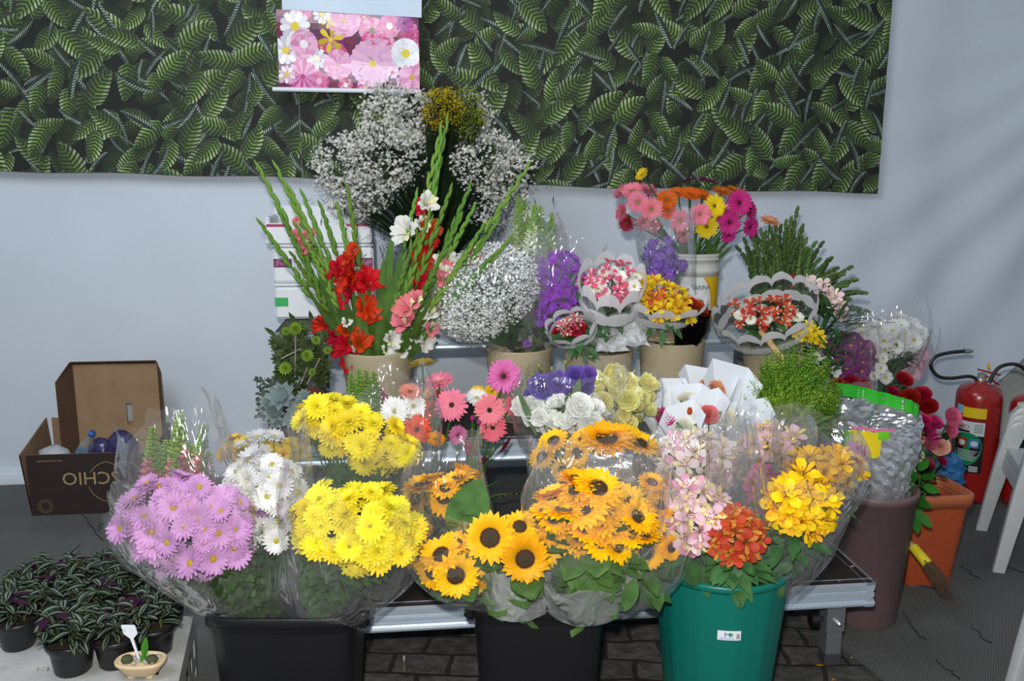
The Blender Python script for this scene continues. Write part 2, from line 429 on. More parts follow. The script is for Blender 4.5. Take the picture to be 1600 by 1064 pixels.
def bouquet(label, cat, spec, dome, D, base, rings=None, s=22, foli='mum', nleaf=90, n=None, rd=.6, fm=FILM, name='flower_bouquet', group=None, aim=.55, jit=.38, back=.3,
            heads=None, spec2=None, p2=0, peaks=.1, dens=3.6, stems=True, fold=.1, D0=None, df=.62, leafup=.86, headname='flower_head', tilt=(0, -.55, .62)):
    """dome=(cx,cy,rx,ry,rot) in px; base=(px,py,D); s = head radius in px"""
    cx, cy, rx, ry, rot = dome; B = P(*base); root = thing(name, B, label, cat, group)
    C = P(cx, cy, D); a = R(rot); X = RIGHT * cos(a) + UPV * sin(a); Y = UPV * cos(a) - RIGHT * sin(a)
    RX, RY = M_(rx - s * .6, D, cy), M_(ry - s * .6, D, cy); RD = max(RX, RY) * rd; sz = M_(s, D, cy)
    pts = []
    if heads:
        for h in heads:
            px, py, hs = h[:3]; nn = V(h[3]) if len(h) > 3 else V(tilt) + rv(.2); dd = h[4] if len(h) > 4 else 0
            pts.append((P(px, py, D + dd), nn, M_(hs, D, py)))
    else:
        n = n or min(92, max(6, int(dens * (rx * ry) / (s * s)))); N = int(n / ((1 + back) / 2)) + 1
        for i in range(N):
            w = 1 - 2 * (i + .5) / N; th = i * 2.39996; q = math.sqrt(1 - w * w)
            x, y, d = q * cos(th), q * sin(th), w
            if d < -back: continue
            w_ = 1 + .30 * noise.noise(V((x * 1.7 + cx, y * 1.7, d * 1.7 + cy))); p = C + X * (RX * x * w_) + Y * (RY * y * w_) + TOCAM * (RD * d * w_) + rv(sz * jit)
            nn = (X * (x / max(RX, .01)) + Y * (y / max(RY, .01)) + TOCAM * (d / max(RD, .01))).normalized()
            nn = (nn * (1 - aim) + V(tilt).normalized() * aim + rv(.34)).normalized()
            pts.append((p, nn, sz * rnd.uniform(.74, 1.18)))
    st = MB(); lf = MB(); fm_, LL, LW = FOLI[foli]
    ax = (C - B).normalized()
    for p, nn, z in pts:
        sp = spec2 if (spec2 and rnd.random() < p2) else spec
        head(sp, root, p, nn, z, name=headname)
        mid = lerp(B, C, .55) + (p - C) * .45; e = p - nn * z * .1
        c = bez(B + rv(.012), mid, e, 6)
        if stems: st.tube(c, .003, .0018, n=4, cap=False)
    for i in range(nleaf):
        p, nn, z = rnd.choice(pts); t = rnd.uniform(.12, leafup) ** .9
        mid = lerp(B, C, .55) + (p - C) * .5; c = bez(B, mid, p - nn * z * .3, 10); q = c[int(t * 10)]
        out = (q - lerp(B, C, t)); out = (out.normalized() if out.length > .01 else rv().normalized()) + ax * .55 + rv(.45); out.y -= .15
        lf.leaf(q, out, ax, LL * rnd.uniform(.7, 1.3), LW * rnd.uniform(.8, 1.3), droop=rnd.uniform(-.1, .7), k=4)
    if stems: st.build('stems', GREEN, root)
    if nleaf: lf.build('foliage', fm_, root)
    if rings:
        Sleeve(rings, base[2] if D0 is None else D0, D, fold=fold, depthf=df).film(root, fm, peaks=peaks)
    return root
# ================================================================ setting
TH = math.atan(.108)                                   # the stalls and the back wall run at this slight angle
def fabric_mat(name, col, bs=.15):
    m = mat(name, col, rough=.85, bump=bs, bscale=260, mottle=.05, mscale=2.5, spec=.2)
    return m
def wall_y(x): return 4.74 + .108 * x
FAB = fabric_mat('tent_fabric', 'ced6e0')
mb = MB(); nx, nz = 200, 60; rows = []
def hem(x):                                            # lower edge of the cloth: to the skirting, then swept up diagonally to the right
    return .05 if x < 2.36 else .05 + (x - 2.36) * 1.0
for j in range(nz + 1):
    row = []
    for i in range(nx + 1):
        x = -5 + 9.6 * i / nx; z0 = hem(x); z = z0 + (4.2 - z0) * j / nz
        k = max(0, min(1, (x - .9) / 1.2)); low = max(0, 1 - (z - z0) / 2.4)
        dx, dz = x - 3.6, z - 2.4; ang = math.atan2(dz, dx)
        f = k * (.018 * sin(ang * 30 + 2.5 * noise.noise(V((x, z, 0)))) * (low ** .7) + .014 * sin(x * 15 + z * 2 + noise.noise(V((x, z * .5, 3))) * 3) * low)
        f += .012 * noise.noise(V((x * .8, z * .7, 5))) + k * .05 * noise.noise(V((x * 1.4, z * .5, 9)))
        row.append((x, wall_y(x) - .06 + f - k * .08 * low, z))
    rows.append(row)
mb.grid(rows); tag(mb.build('wall_back', FAB), 'pale blue-white tent cloth hanging behind the stall, gathered in folds to the right', kind='structure')
mb = MB(); mb.grid([[(-5 + 9.6 * i / 40, wall_y(-5 + 9.6 * i / 40) + .03 + .01 * noise.noise(V((i, j, 0))), .0 + z) for i in range(41)] for j, z in enumerate([.02, .3, .7, 1.2, 1.8, 3, 4.2])])
tag(mb.build('wall_right', mat('rough_tarp', 'b9bcb4', rough=.9, bump=.8, bscale=25, mottle=.12, mscale=6)), 'rough off-white wall showing below the diagonal hem of the cloth', kind='structure')
mb = MB(); mb.box((-2.0, wall_y(-2.0) - .10, .035), (7.2, .03, .07), rot=Matrix.Rotation(TH, 3, 'Z')); mb.v = [(x, wall_y(x) - .085 - (.03 if k % 2 else 0), z) for k, (x, y, z) in enumerate(mb.v)]
mb = MB(); rows = [[(x, wall_y(x) - .10 - d, z) for x in (-5, -2, 0, 2.36)] for d, z in ((0, .0), (.0, .055), (-.012, .065), (-.05, .065))]; mb.grid(rows)
mb.build('baseboard_back', mat('white_skirting', 'cfd4dc', rough=.6))['kind'] = 'structure'

# floor: old paving stones, with grey ribbed carpet laid over it
def floor_mats():
    m = mat('paving_stones', '46433f', rough=.9); nt = m.node_tree; N = nt.nodes; L = nt.links; b = N['Principled BSDF']
    tc = N.new('ShaderNodeTexCoord'); mp = N.new('ShaderNodeMapping'); mp.inputs['Rotation'].default_value = (0, 0, .05)
    nzd = N.new('ShaderNodeTexNoise'); nzd.inputs['Scale'].default_value = 5; nzd.inputs['Detail'].default_value = 3
    ad = N.new('ShaderNodeVectorMath'); ad.operation = 'MULTIPLY_ADD'; ad.inputs[1].default_value = (.06, .06, .06)
    br = N.new('ShaderNodeTexBrick'); br.inputs['Scale'].default_value = 1; br.inputs['Brick Width'].default_value = .20; br.inputs['Row Height'].default_value = .12; br.inputs['Mortar Size'].default_value = .009; br.inputs['Mortar Smooth'].default_value = .6
    br.inputs['Color1'].default_value = lin('5b5a58'); br.inputs['Color2'].default_value = lin('474544'); br.inputs['Mortar'].default_value = lin('2a241b')
    L.new(tc.outputs['Object'], mp.inputs[0]); L.new(tc.outputs['Object'], nzd.inputs['Vector']); L.new(nzd.outputs['Color'], ad.inputs[0]); L.new(mp.outputs[0], ad.inputs[2]); L.new(ad.outputs[0], br.inputs['Vector'])
    n2 = N.new('ShaderNodeTexNoise'); n2.inputs['Scale'].default_value = 22; n2.inputs['Detail'].default_value = 8; L.new(tc.outputs['Object'], n2.inputs['Vector'])
    mx = N.new('ShaderNodeMix'); mx.data_type = 'RGBA'; mx.blend_type = 'MULTIPLY'; mx.inputs['Factor'].default_value = .7
    L.new(br.outputs['Color'], mx.inputs['A']); rp = N.new('ShaderNodeValToRGB'); rp.color_ramp.elements[0].position = .35; rp.color_ramp.elements[0].color = (.3, .28, .22, 1); rp.color_ramp.elements[1].position = .62
    L.new(n2.outputs['Fac'], rp.inputs[0]); L.new(rp.outputs[0], mx.inputs['B']); L.new(mx.outputs['Result'], b.inputs['Base Color'])
    bp = N.new('ShaderNodeBump'); bp.inputs['Strength'].default_value = .8; bp.inputs['Distance'].default_value = .02
    sb = N.new('ShaderNodeMath'); sb.operation = 'SUBTRACT'; L.new(n2.outputs['Fac'], sb.inputs[0]); L.new(br.outputs['Fac'], sb.inputs[1]); L.new(sb.outputs[0], bp.inputs['Height']); L.new(bp.outputs[0], b.inputs['Normal'])
    c = mat('ribbed_carpet', '55585a', rough=.95); nt = c.node_tree; N = nt.nodes; L = nt.links; b = N['Principled BSDF']
    tc = N.new('ShaderNodeTexCoord'); mp = N.new('ShaderNodeMapping'); mp.inputs['Rotation'].default_value = (0, 0, .5); L.new(tc.outputs['Object'], mp.inputs[0])
    w1 = N.new('ShaderNodeTexWave'); w1.inputs['Scale'].default_value = 44; w1.inputs['Distortion'].default_value = .6; L.new(mp.outputs[0], w1.inputs[0])
    w2 = N.new('ShaderNodeTexWave'); w2.inputs['Scale'].default_value = 62; w2.bands_direction = 'Y'; w2.inputs['Distortion'].default_value = .5; L.new(mp.outputs[0], w2.inputs[0])
    ml = N.new('ShaderNodeMath'); ml.operation = 'MULTIPLY'; L.new(w1.outputs['Fac'], ml.inputs[0]); L.new(w2.outputs['Fac'], ml.inputs[1])
    nz_ = N.new('ShaderNodeTexNoise'); nz_.inputs['Scale'].default_value = 3; nz_.inputs['Detail'].default_value = 6; L.new(tc.outputs['Object'], nz_.inputs['Vector'])
    rp = N.new('ShaderNodeValToRGB'); rp.color_ramp.elements[0].color = lin('565654'); rp.color_ramp.elements[1].color = lin('969692'); L.new(ml.outputs[0], rp.inputs[0])
    mx = N.new('ShaderNodeMix'); mx.data_type = 'RGBA'; mx.blend_type = 'MULTIPLY'; mx.inputs['Factor'].default_value = .55; L.new(rp.outputs[0], mx.inputs['A']); L.new(nz_.outputs['Fac'], mx.inputs['B'])
    L.new(mx.outputs['Result'], b.inputs['Base Color']); bp = N.new('ShaderNodeBump'); bp.inputs['Strength'].default_value = .5; bp.inputs['Distance'].default_value = .004; L.new(ml.outputs[0], bp.inputs['Height']); L.new(bp.outputs[0], b.inputs['Normal'])
    return m, c
STONE, CARPET = floor_mats()
mb = MB(); mb.grid([[(-6 + 12 * i / 30, -1 + 7 * j / 30, -.006) for i in range(31)] for j in range(31)]); tag(mb.build('floor', STONE), 'old grey paving stones with moss in the joints', kind='structure')
def carpet(name, poly, label):
    mb = MB(); n = len(poly); mb.add([(x, y, 0.0) for x, y in poly] + [(x, y, -.006) for x, y in poly], [tuple(range(n))] + [(i + n, (i + 1) % n + n, (i + 1) % n, i) for i in range(n)]); tag(mb.build(name, CARPET, smooth=False), label, kind='structure')
e0, e1 = PZ(1250, 960, 0), PZ(1385, 1064, 0)
carpet('floor_carpet_right', [(e0.x, 5.6), (e0.x - .35, e0.y + .6), (e0.x, e0.y), (e1.x, e1.y), (e1.x + .8, -.5), (5, -.5), (5, 5.6)], 'dark grey ribbed carpet right of the stall')
carpet('floor_carpet_left', [(-5, 5.6), (-5, -.5), (-.62, -.5), (-.78, 2.0), (-.80, 3.2), (e0.x - .35, 3.6), (e0.x, 5.6)], 'dark grey ribbed carpet left of and behind the stall')
# ripples in the carpet: thin dark strips painted in for their shade
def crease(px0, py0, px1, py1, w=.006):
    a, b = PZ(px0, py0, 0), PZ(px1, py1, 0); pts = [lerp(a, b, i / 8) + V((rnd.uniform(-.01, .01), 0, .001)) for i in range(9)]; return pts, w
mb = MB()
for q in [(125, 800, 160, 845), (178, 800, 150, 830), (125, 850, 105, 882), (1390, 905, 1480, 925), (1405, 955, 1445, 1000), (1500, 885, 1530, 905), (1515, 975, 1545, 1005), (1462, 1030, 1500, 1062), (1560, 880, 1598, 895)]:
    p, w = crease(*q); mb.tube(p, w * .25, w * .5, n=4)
tag(mb.build('floor_crease', mat('crease_shade', '1e2123', rough=.95)), 'thin dark strips for the shade in creases of the grey carpet', kind='structure')

# ---------------------------------------------------------------- leaf print banners and poster
def leaf_print(x0, x1, z0f, z1, seed, dens, order0=0):
    g = random.Random(seed); mb = MB(); bg = lin('10160f')
    n = 60
    for i in range(n):
        a, b = lerp(x0, x1, i / n), lerp(x0, x1, (i + 1) / n)
        mb.add([(a, 0, z0f(a)), (b, 0, z0f(b)), (b, 0, z1), (a, 0, z1)], [(0, 1, 2, 3)], 0, bg)
    def quad(p, col, dz):
        q = []
        for x, z in p:
            if not (x0 < x < x1) or z > z1 or z < z0f(x): x = min(x1, max(x0, x)); z = min(z1, max(z0f(x), z))
            q.append((x, -dz, z))
        mb.add(q, [(0, 1, 2, 3)], 0, col)
    items = []
    sp = dens; nx = int((x1 - x0) / sp) + 2; nz = int((z1 - 1.4) / (sp * .55)) + 2
    for i in range(nx):
        for j in range(nz):
            items.append((x0 + (i + .5 * (j % 2)) * sp + g.uniform(-.3, .3) * sp, 1.38 + j * sp * .55 + g.uniform(-.3, .3) * sp, 0))
            items.append((x0 + (i + .5 * (j % 2) + .5) * sp + g.uniform(-.4, .4) * sp, 1.38 + j * sp * .55 + g.uniform(-.4, .4) * sp, 1))
            items.append((x0 + (i + .5 * (j % 2) + .2) * sp + g.uniform(-.4, .4) * sp, 1.38 + j * sp * .55 + g.uniform(-.4, .4) * sp, 2))
    g.shuffle(items); items.sort(key=lambda t: -(t[2] == 2))
    C1, C2, C3, DK = lin('6c8a3a'), lin('a6b884'), lin('3f5a32'), lin('0c110e')
    W1, W2 = lin('b9c8ba'), lin('6d8a78')
    mixc = lambda a, b, t: tuple(lerp(a[k], b[k], max(0, min(1, t))) for k in range(3)) + (1,)
    for q, (cx, cz, ty) in enumerate(items):
        a = g.choice([.9, 2.2, 1.2, -.9, -1.9, 4.0, .5, 2.7]) + g.uniform(-.25, .25); dz = .0006 + q * 5e-6
        bend = g.uniform(-.7, .7)
        if ty in (0, 2):
            L = g.uniform(.15, .215); W = L * g.uniform(.22, .29); ns = 10; br = g.uniform(.7, 1.2) * (.22 if ty == 2 else 1); lit = g.choice((-1, 1))
        else:
            L = g.uniform(.13, .21); W = L * .085; ns = 15; br = g.uniform(.6, 1.05); lit = g.choice((-1, 1))
        pt = []
        x, z, aa = cx - cos(a) * L / 2, cz - sin(a) * L / 2, a - bend / 2
        N = ns * 2
        for k in range(N + 3):
            pt.append((x, z, aa)); x += cos(aa) * L / N; z += sin(aa) * L / N; aa += bend / N
        wf = lambda t: W * max(0, sin(pi * min(1, .06 + t * .94))) ** .6 * (1.1 - .35 * t)
        def at(k, s, f):
            k = max(0, min(N, k)); i = int(k); u = k - i; a_, b_ = pt[i], pt[i + 1]
            X, Z, A = lerp(a_[0], b_[0], u), lerp(a_[1], b_[1], u), a_[2]
            w = wf(k / N) * f * s; return (X - sin(A) * w, Z + cos(A) * w)
        for s in (-1, 1):
            for k in range(ns):
                t = k / ns; k0 = 2 * k; f = (1.5, 1.2) if ty != 1 else (1.1, .9)
                e = 2.6 if ty != 1 else 1.6; split = 1.15 if ty != 1 else 1.0
                if ty == 1 and s == -lit: 
                    c_o = mixc(DK, W2, .25); c_i = c_o
                elif ty == 1: c_i = mixc(W1, W2, t * .9); c_o = mixc(W2, W1, .5)
                else:
                    c_i = mixc(C1, C3, abs(t - .4) * 1.4); c_o = mixc(C3, C2, (.35 + .55 * (s == lit)) * (1 - abs(t - .5)))
                    if s != lit: c_i = mixc(c_i, DK, .42); c_o = mixc(c_o, DK, .62)
                br_ = br * g.uniform(.7, 1.2); c_i = tuple(v * br_ for v in c_i[:3]) + (1,); c_o = tuple(v * br_ for v in c_o[:3]) + (1,)
                quad([at(k0, 0, 0), at(k0 + split, 0, 0), at(k0 + split + e * .5, s, .55), at(k0 + e * .5, s, .55)], c_i, dz)
                quad([at(k0 + e * .5, s, .55), at(k0 + split + e * .5, s, .55), at(k0 + split + e, s, 1), at(k0 + e, s, 1)], c_o, dz)
                dk = mixc(DK, C3, .18 if ty != 1 else .02)
                quad([at(k0 + split, 0, 0), at(k0 + 2, 0, 0), at(k0 + 2 + e * .5, s, .55), at(k0 + split + e * .5, s, .55)], dk, dz)
                quad([at(k0 + split + e * .5, s, .55), at(k0 + 2 + e * .5, s, .55), at(k0 + 2 + e, s, 1), at(k0 + split + e, s, 1)], dk, dz)
    return mb
PRINT = vcol_mat('printed_leaf_cloth', .75)
def place_wall(o, off, x0=0): o.location = (0, 4.74 - off, 0); o.rotation_euler = (0, 0, TH)
bx = lambda px, D=4.55: P(px, 270, D).x / cos(TH)
zl = lambda px, py: P(px, py, 4.6 if px < 800 else 4.85).z
xs = [bx(-250, 4.4), bx(0, 4.42), bx(475, 4.55), bx(900, 4.7), bx(1366, 4.88)]
zz = [zl(-250, 262), P(0, 266, 4.42).z, P(475, 277, 4.55).z, P(900, 291, 4.7).z, P(1366, 301, 4.88).z]
def bot(x):
    for i in range(4):
        if x <= xs[i + 1] or i == 3: t = (x - xs[i]) / (xs[i + 1] - xs[i]); return lerp(zz[i], zz[i + 1], t) + .004 * sin(x * 9)
mb = leaf_print(xs[0], xs[2], bot, 2.75, 3, .168); o = mb.build('leaf_print_banner', PRINT, smooth=False); place_wall(o, .13); tag(o, 'dark green leaf-print cloth banner on the wall, left panel up to the seam', 'banner')
mb = leaf_print(xs[2] + .004, xs[4], bot, 2.75, 5, .168); o = mb.build('leaf_print_banner', PRINT, smooth=False); place_wall(o, .132); tag(o, 'dark green leaf-print cloth banner on the wall, wider right panel', 'banner')

def poster():
    D = 4.42; a, b, c, d = P(437, 137, D), P(656, 141, D), P(659, 28, D), P(441, 15, D); W = (b - a).length; H = (d - a).length
    root = thing('flower_poster', a, 'hanging poster of pink and white flowers with a plain pale upper part', 'poster')
    u = (b - a).normalized(); w = V((0, 0, 1)); g = random.Random(4); mb = MB()
    rip = lambda x, z: .006 * sin(z * 26 + x * 3) + .004 * sin(x * 14)
    def S(x, z, dz=0): return a + u * x + w * z + V((0, -dz - rip(x, z), 0))
    bgc = lin('7a3a5a'); NX = 20
    for i in range(NX):
        for j in range(12):
            x0, x1, z0, z1 = W * i / NX, W * (i + 1) / NX, H * j / 12, H * (j + 1) / 12
            mb.add([S(x0, z0), S(x1, z0), S(x1, z1), S(x0, z1)], [(0, 1, 2, 3)], 0, tuple(v * g.uniform(.6, 1.2) for v in bgc[:3]) + (1,))
    cnt = [0]
    def blob(x, z, r, n, c0, c1, cc, cr_=.25, wid=.5, layers=1):
        for l in range(layers):
            cnt[0] += 1; dz = .0005 + cnt[0] * 1e-5; o_ = g.uniform(0, 6); rr = r * (1 - .28 * l)
            for k in range(n):
                an = o_ + 2 * pi * k / n; u_ = (k % 2) * .75 + g.random() * .25; col = tuple(lerp(c0[q], c1[q] * .85, u_) for q in range(3)) + (1,)
                pts = [(cr_ * .6 * rr, 0), (rr * .6, wid * rr * .42), (rr * .93, wid * rr * .36), (rr, 0), (rr * .93, -wid * rr * .36), (rr * .6, -wid * rr * .42)]
                q = []
                for (p1, p2) in pts:
                    X = min(W, max(0, x + p1 * cos(an) - p2 * sin(an))); Z = min(H, max(0, z + p1 * sin(an) + p2 * cos(an))); q.append(S(X, Z, dz + (k % 2) * 4e-6))
                mb.add(q, [tuple(range(6))], 0, col)
        cnt[0] += 1; dz = .0008 + cnt[0] * 1e-5
        mb.add([S(min(W, max(0, x + cr_ * r * cos(t))), min(H, max(0, z + cr_ * r * sin(t))), dz) for t in [k * pi / 5 for k in range(10)]], [tuple(range(10))], 0, cc)
    wh, wh2, pk, pk2, hot, ye, dpk = lin('f4f0f4'), lin('dcd8e2'), lin('f0b6d4'), lin('e48fbc'), lin('d8508a'), lin('e6cf3a'), lin('b23a6e')
    fx = lambda px: (px - 437) / 220 * W; fz = lambda py: (139 - py) / 122 * H
    for i in range(46): blob(g.uniform(0, W), g.uniform(0, H), g.uniform(.02, .045), 9, g.choice([pk, hot, dpk, wh2]), g.choice([pk2, hot]), g.choice([ye, dpk]), .2, .7, 2)
    for (px, py, r, n, c0, c1, cc, cr_, wid, ly) in [(466, 43, 24, 12, wh, wh2, ye, .28, .5, 1), (449, 80, 22, 12, wh, wh2, ye, .26, .5, 1), (478, 70, 22, 11, pk, pk2, wh, .3, .9, 3), (497, 92, 17, 10, wh, wh2, lin('e8e0c0'), .3, .5, 1),
            (520, 62, 20, 6, ye, lin('c9b428'), ye, .2, .5, 1), (518, 33, 12, 6, ye, ye, ye, .2, .6, 1), (542, 32, 26, 12, pk, pk2, lin('c9a86a'), .16, .7, 3), (585, 48, 21, 12, hot, pk, lin('7a6a3a'), .25, .7, 2), (612, 40, 18, 10, hot, pk2, wh, .3, .8, 2),
            (508, 24, 14, 9, wh, wh2, ye, .25, .5, 1), (635, 35, 15, 12, lin('a03a90'), lin('c060b0'), lin('603060'), .2, .4, 2), (530, 101, 24, 14, pk, pk2, lin('c09a70'), .12, .5, 2), (584, 98, 37, 24, pk, lin('e8b8de'), ye, .16, .34, 2), (636, 82, 23, 9, wh, lin('e6ecf4'), ye, .3, 1.0, 2),
            (645, 119, 22, 9, pk, pk2, lin('d0a040'), .2, .7, 2), (475, 121, 26, 20, lin('e0a0d0'), hot, lin('c04080'), .15, .3, 2), (500, 128, 16, 8, hot, pk2, pk, .3, .8, 2), (541, 133, 12, 8, lin('d84060'), pk, wh, .3, .7, 2), (615, 112, 10, 8, pk, wh, hot, .3, .7, 1), (450, 118, 14, 10, wh, pk, ye, .25, .5, 1)]:
        blob(fx(px), fz(py), r / 220 * W, n, c0, c1, cc, cr_, wid, ly)
    mb.build('printed_picture', vcol_mat('poster_print', .22), root, smooth=True)
    mb = MB(); T = 2.78
    rows = []
    for j in range(8):
        rows.append([V((lerp((d.x), c.x, i / 8) - .0 + (.01 * j / 7 if i else .012 * j / 7), lerp(d.y, c.y, i / 8) - .003 - .004 * sin(i + j), lerp(lerp(d.z, c.z, i / 8), T, j / 7))) for i in range(9)])
    mb.grid(rows); mb.build('blank_upper_sheet', mat('poster_white', 'c4d2e2', rough=.4), root)
    mb = MB(); mb.tube([a - u * .03 + V((0, -.01, -.008)), b + u * .005 + V((0, -.01, -.008))], .011, n=10); mb.build('bottom_rod', mat('white_plastic_rod', 'dfe4ea', rough=.35), root)
poster()

# ---------------------------------------------------------------- stage risers
ALU = mat('aluminium', 'c2cfdc', rough=.36, metal=.45, bump=.06, bscale=90)
DECK = mat('dark_deck_board', '2b211d', rough=.55, bump=.25, bscale=200, mottle=.3, mscale=6)
STEEL = mat('leg_steel', '8d9194', rough=.5, metal=.7)
BLK = mat('black_plastic', '18181b', rough=.38, bump=.08, bscale=150)
def riser(name, label, x0, x1, yf, dep, top, rail=.083, legs=True):
    L_ = (x1 - x0) / cos(TH); root = thing(name, (x0, yf + .108 * x0, 0), label, 'stage', 'tiered stage risers', TH)
    mb = MB(); mb.box((L_ / 2, dep / 2, top - .012), (L_ - .012, dep - .012, .02)); mb.build('deck', DECK, root, world=False, smooth=False)
    prof = [(0, 0), (0, .010), (.002, .027), (.010, .030), (.010, .036), (.002, .039), (.002, .050), (.012, .053), (.012, .058), (.003, .061), (-.001, .066), (-.003, .073), (-.001, .080), (.004, .083), (.03, .083), (.03, 0)]
    def rl(nm, m4, ln):
        mb = MB(); rows = [[m4 @ V((x, y, top - z * rail / .083)) for y, z in prof] for x in (0, ln)]
        mb.grid([[r[i] for i in range(len(prof))] for r in rows][::-1]); mb.add(rows[0], [tuple(range(len(prof)))]); mb.add(rows[1], [tuple(range(len(prof)))[::-1]]); mb.build(nm, ALU, root, world=False, smooth=False)
    rl('front_rail', Matrix.Identity(4), L_)
    rl('back_rail', Matrix.Translation((L_, dep, 0)) @ Matrix.Rotation(pi, 4, 'Z'), L_)
    rl('side_rail', Matrix.Translation((L_ + .0, 0.0, 0)) @ Matrix.Rotation(pi / 2, 4, 'Z'), dep)
    rl('side_rail', Matrix.Translation((0, dep, 0)) @ Matrix.Rotation(-pi / 2, 4, 'Z'), dep)
    for x in (.14, L_ - .10):
        for y in (.07, dep - .09):
            mb = MB(); t = top - rail - .001; h1 = max(.12, t - .17)
            mb.box((x, y, (t + .12) / 2 if t > .2 else t * .6), (.062, .062, t - .12), bev=.004); lg = mb.build('leg', STEEL, root, world=False, smooth=False)
            mb = MB(); mb.box((x, y, .085), (.052, .052, .09), bev=.003); c_ = mb.build('inner_tube', STEEL, lg, world=False, smooth=False)
            mb = MB(); mb.box((x, y, .0225), (.056, .056, .045), bev=.004); mb.build('foot', mat('leg_foot', '3a3b3d', rough=.6), lg, world=False, smooth=False)
            if y < .1:
                mb = MB(); z = min(t - .07, .17); mb.tube([(x - .031, y, z), (x - .05, y, z)], .007, n=8); mb.tube([(x - .05, y, z), (x - .058, y, z), (x - .075, y, z)], .026, .024, n=7); mb.build('knob', BLK, lg, world=False)
                mb = MB(); mb.tube([(x + .005, y - .031, z), (x + .005, y - .044, z)], .009, .008, n=6); mb.tube([(x + .005, y - .044, z), (x + .005, y - .052, z)], .005, n=6); mb.build('bolt', mat('bright_bolt', 'd8dadc', rough=.2, metal=1), lg, world=False, smooth=False)
    return root
riser('stage_riser', 'lowest aluminium-edged stage riser with dark deck, behind the three big bins', -.80, 1.15, 2.51, .6, .31)
riser('stage_riser', 'middle aluminium-edged stage riser, under the beige pots', -.88, 1.20, 3.12, .58, .63)
riser('stage_riser', 'highest aluminium-edged stage riser, under the foam boxes', -.98, 1.28, 3.72, .56, .925)

# ---------------------------------------------------------------- bins, pots
def sup(cx, cy, z, a, b, e=5, n=48, rz=0):
    out = []
    for i in range(n):
        t = 2 * pi * i / n; c, s = cos(t), sin(t); k = (abs(c) ** e + abs(s) ** e) ** (-1 / e); x, y = a * k * c, b * k * s
        out.append(V((cx + x * cos(rz) - y * sin(rz), cy + x * sin(rz) + y * cos(rz), z)))
    return out
def rect_bin(px, py, wpx, Df, h, label, rz=0):
    c = P(px, py, Df); a = M_(wpx / 2, Df, py); b = .15; cy = Df + b; x = c.x
    root = thing('black_bin', (x, cy, 0), label, 'bin', 'black rectangular flower bins')
    mb = MB(); w = .007
    mb.loft([sup(x, cy, z, a * s - o, b * s - o, 6, rz=rz) for s, z, o in [(.80, .0, .01), (.81, .012, 0), (.945, h - .05, 0), (.95, h - .045, 0), (.97, h - .042, 0), (.975, h - .006, 0), (.97, h, 0), (.97, h, w), (.965, h - .05, w), (.935, h - .05, w), (.80, .03, w)]])
    mb.add(sup(x, cy, .03, a * .8 - w, b * .8 - w, 6, rz=rz), [tuple(range(48))]); mb.build('bin_body', BLK, root)
    mb = MB(); mb.loft([sup(x, cy, z, a * s, b * s, 6, rz=rz) for s, z in [(.97, h - .03), (1.0, h - .028), (1.005, h - .002), (.985, h + .003), (.965, h - .002)]]); mb.build('rim', BLK, root)
    for sx in (-1, 1):
        mb = MB(); mb.box((x + sx * a * 1.0, cy, h - .05), (.035, .13, .05), bev=.01); mb.build('handle', BLK, root)
    return root
rect_bin(432, 962, 246, 2.10, .468, 'black rectangular bin of pink, white and yellow mums, leftmost bin')
rect_bin(843, 949, 222, 2.15, .468, 'black rectangular bin of wrapped sunflowers, between the other two bins')
TEAL = mat('teal_plastic', '0c6e62', rough=.36, bump=.05, bscale=120)
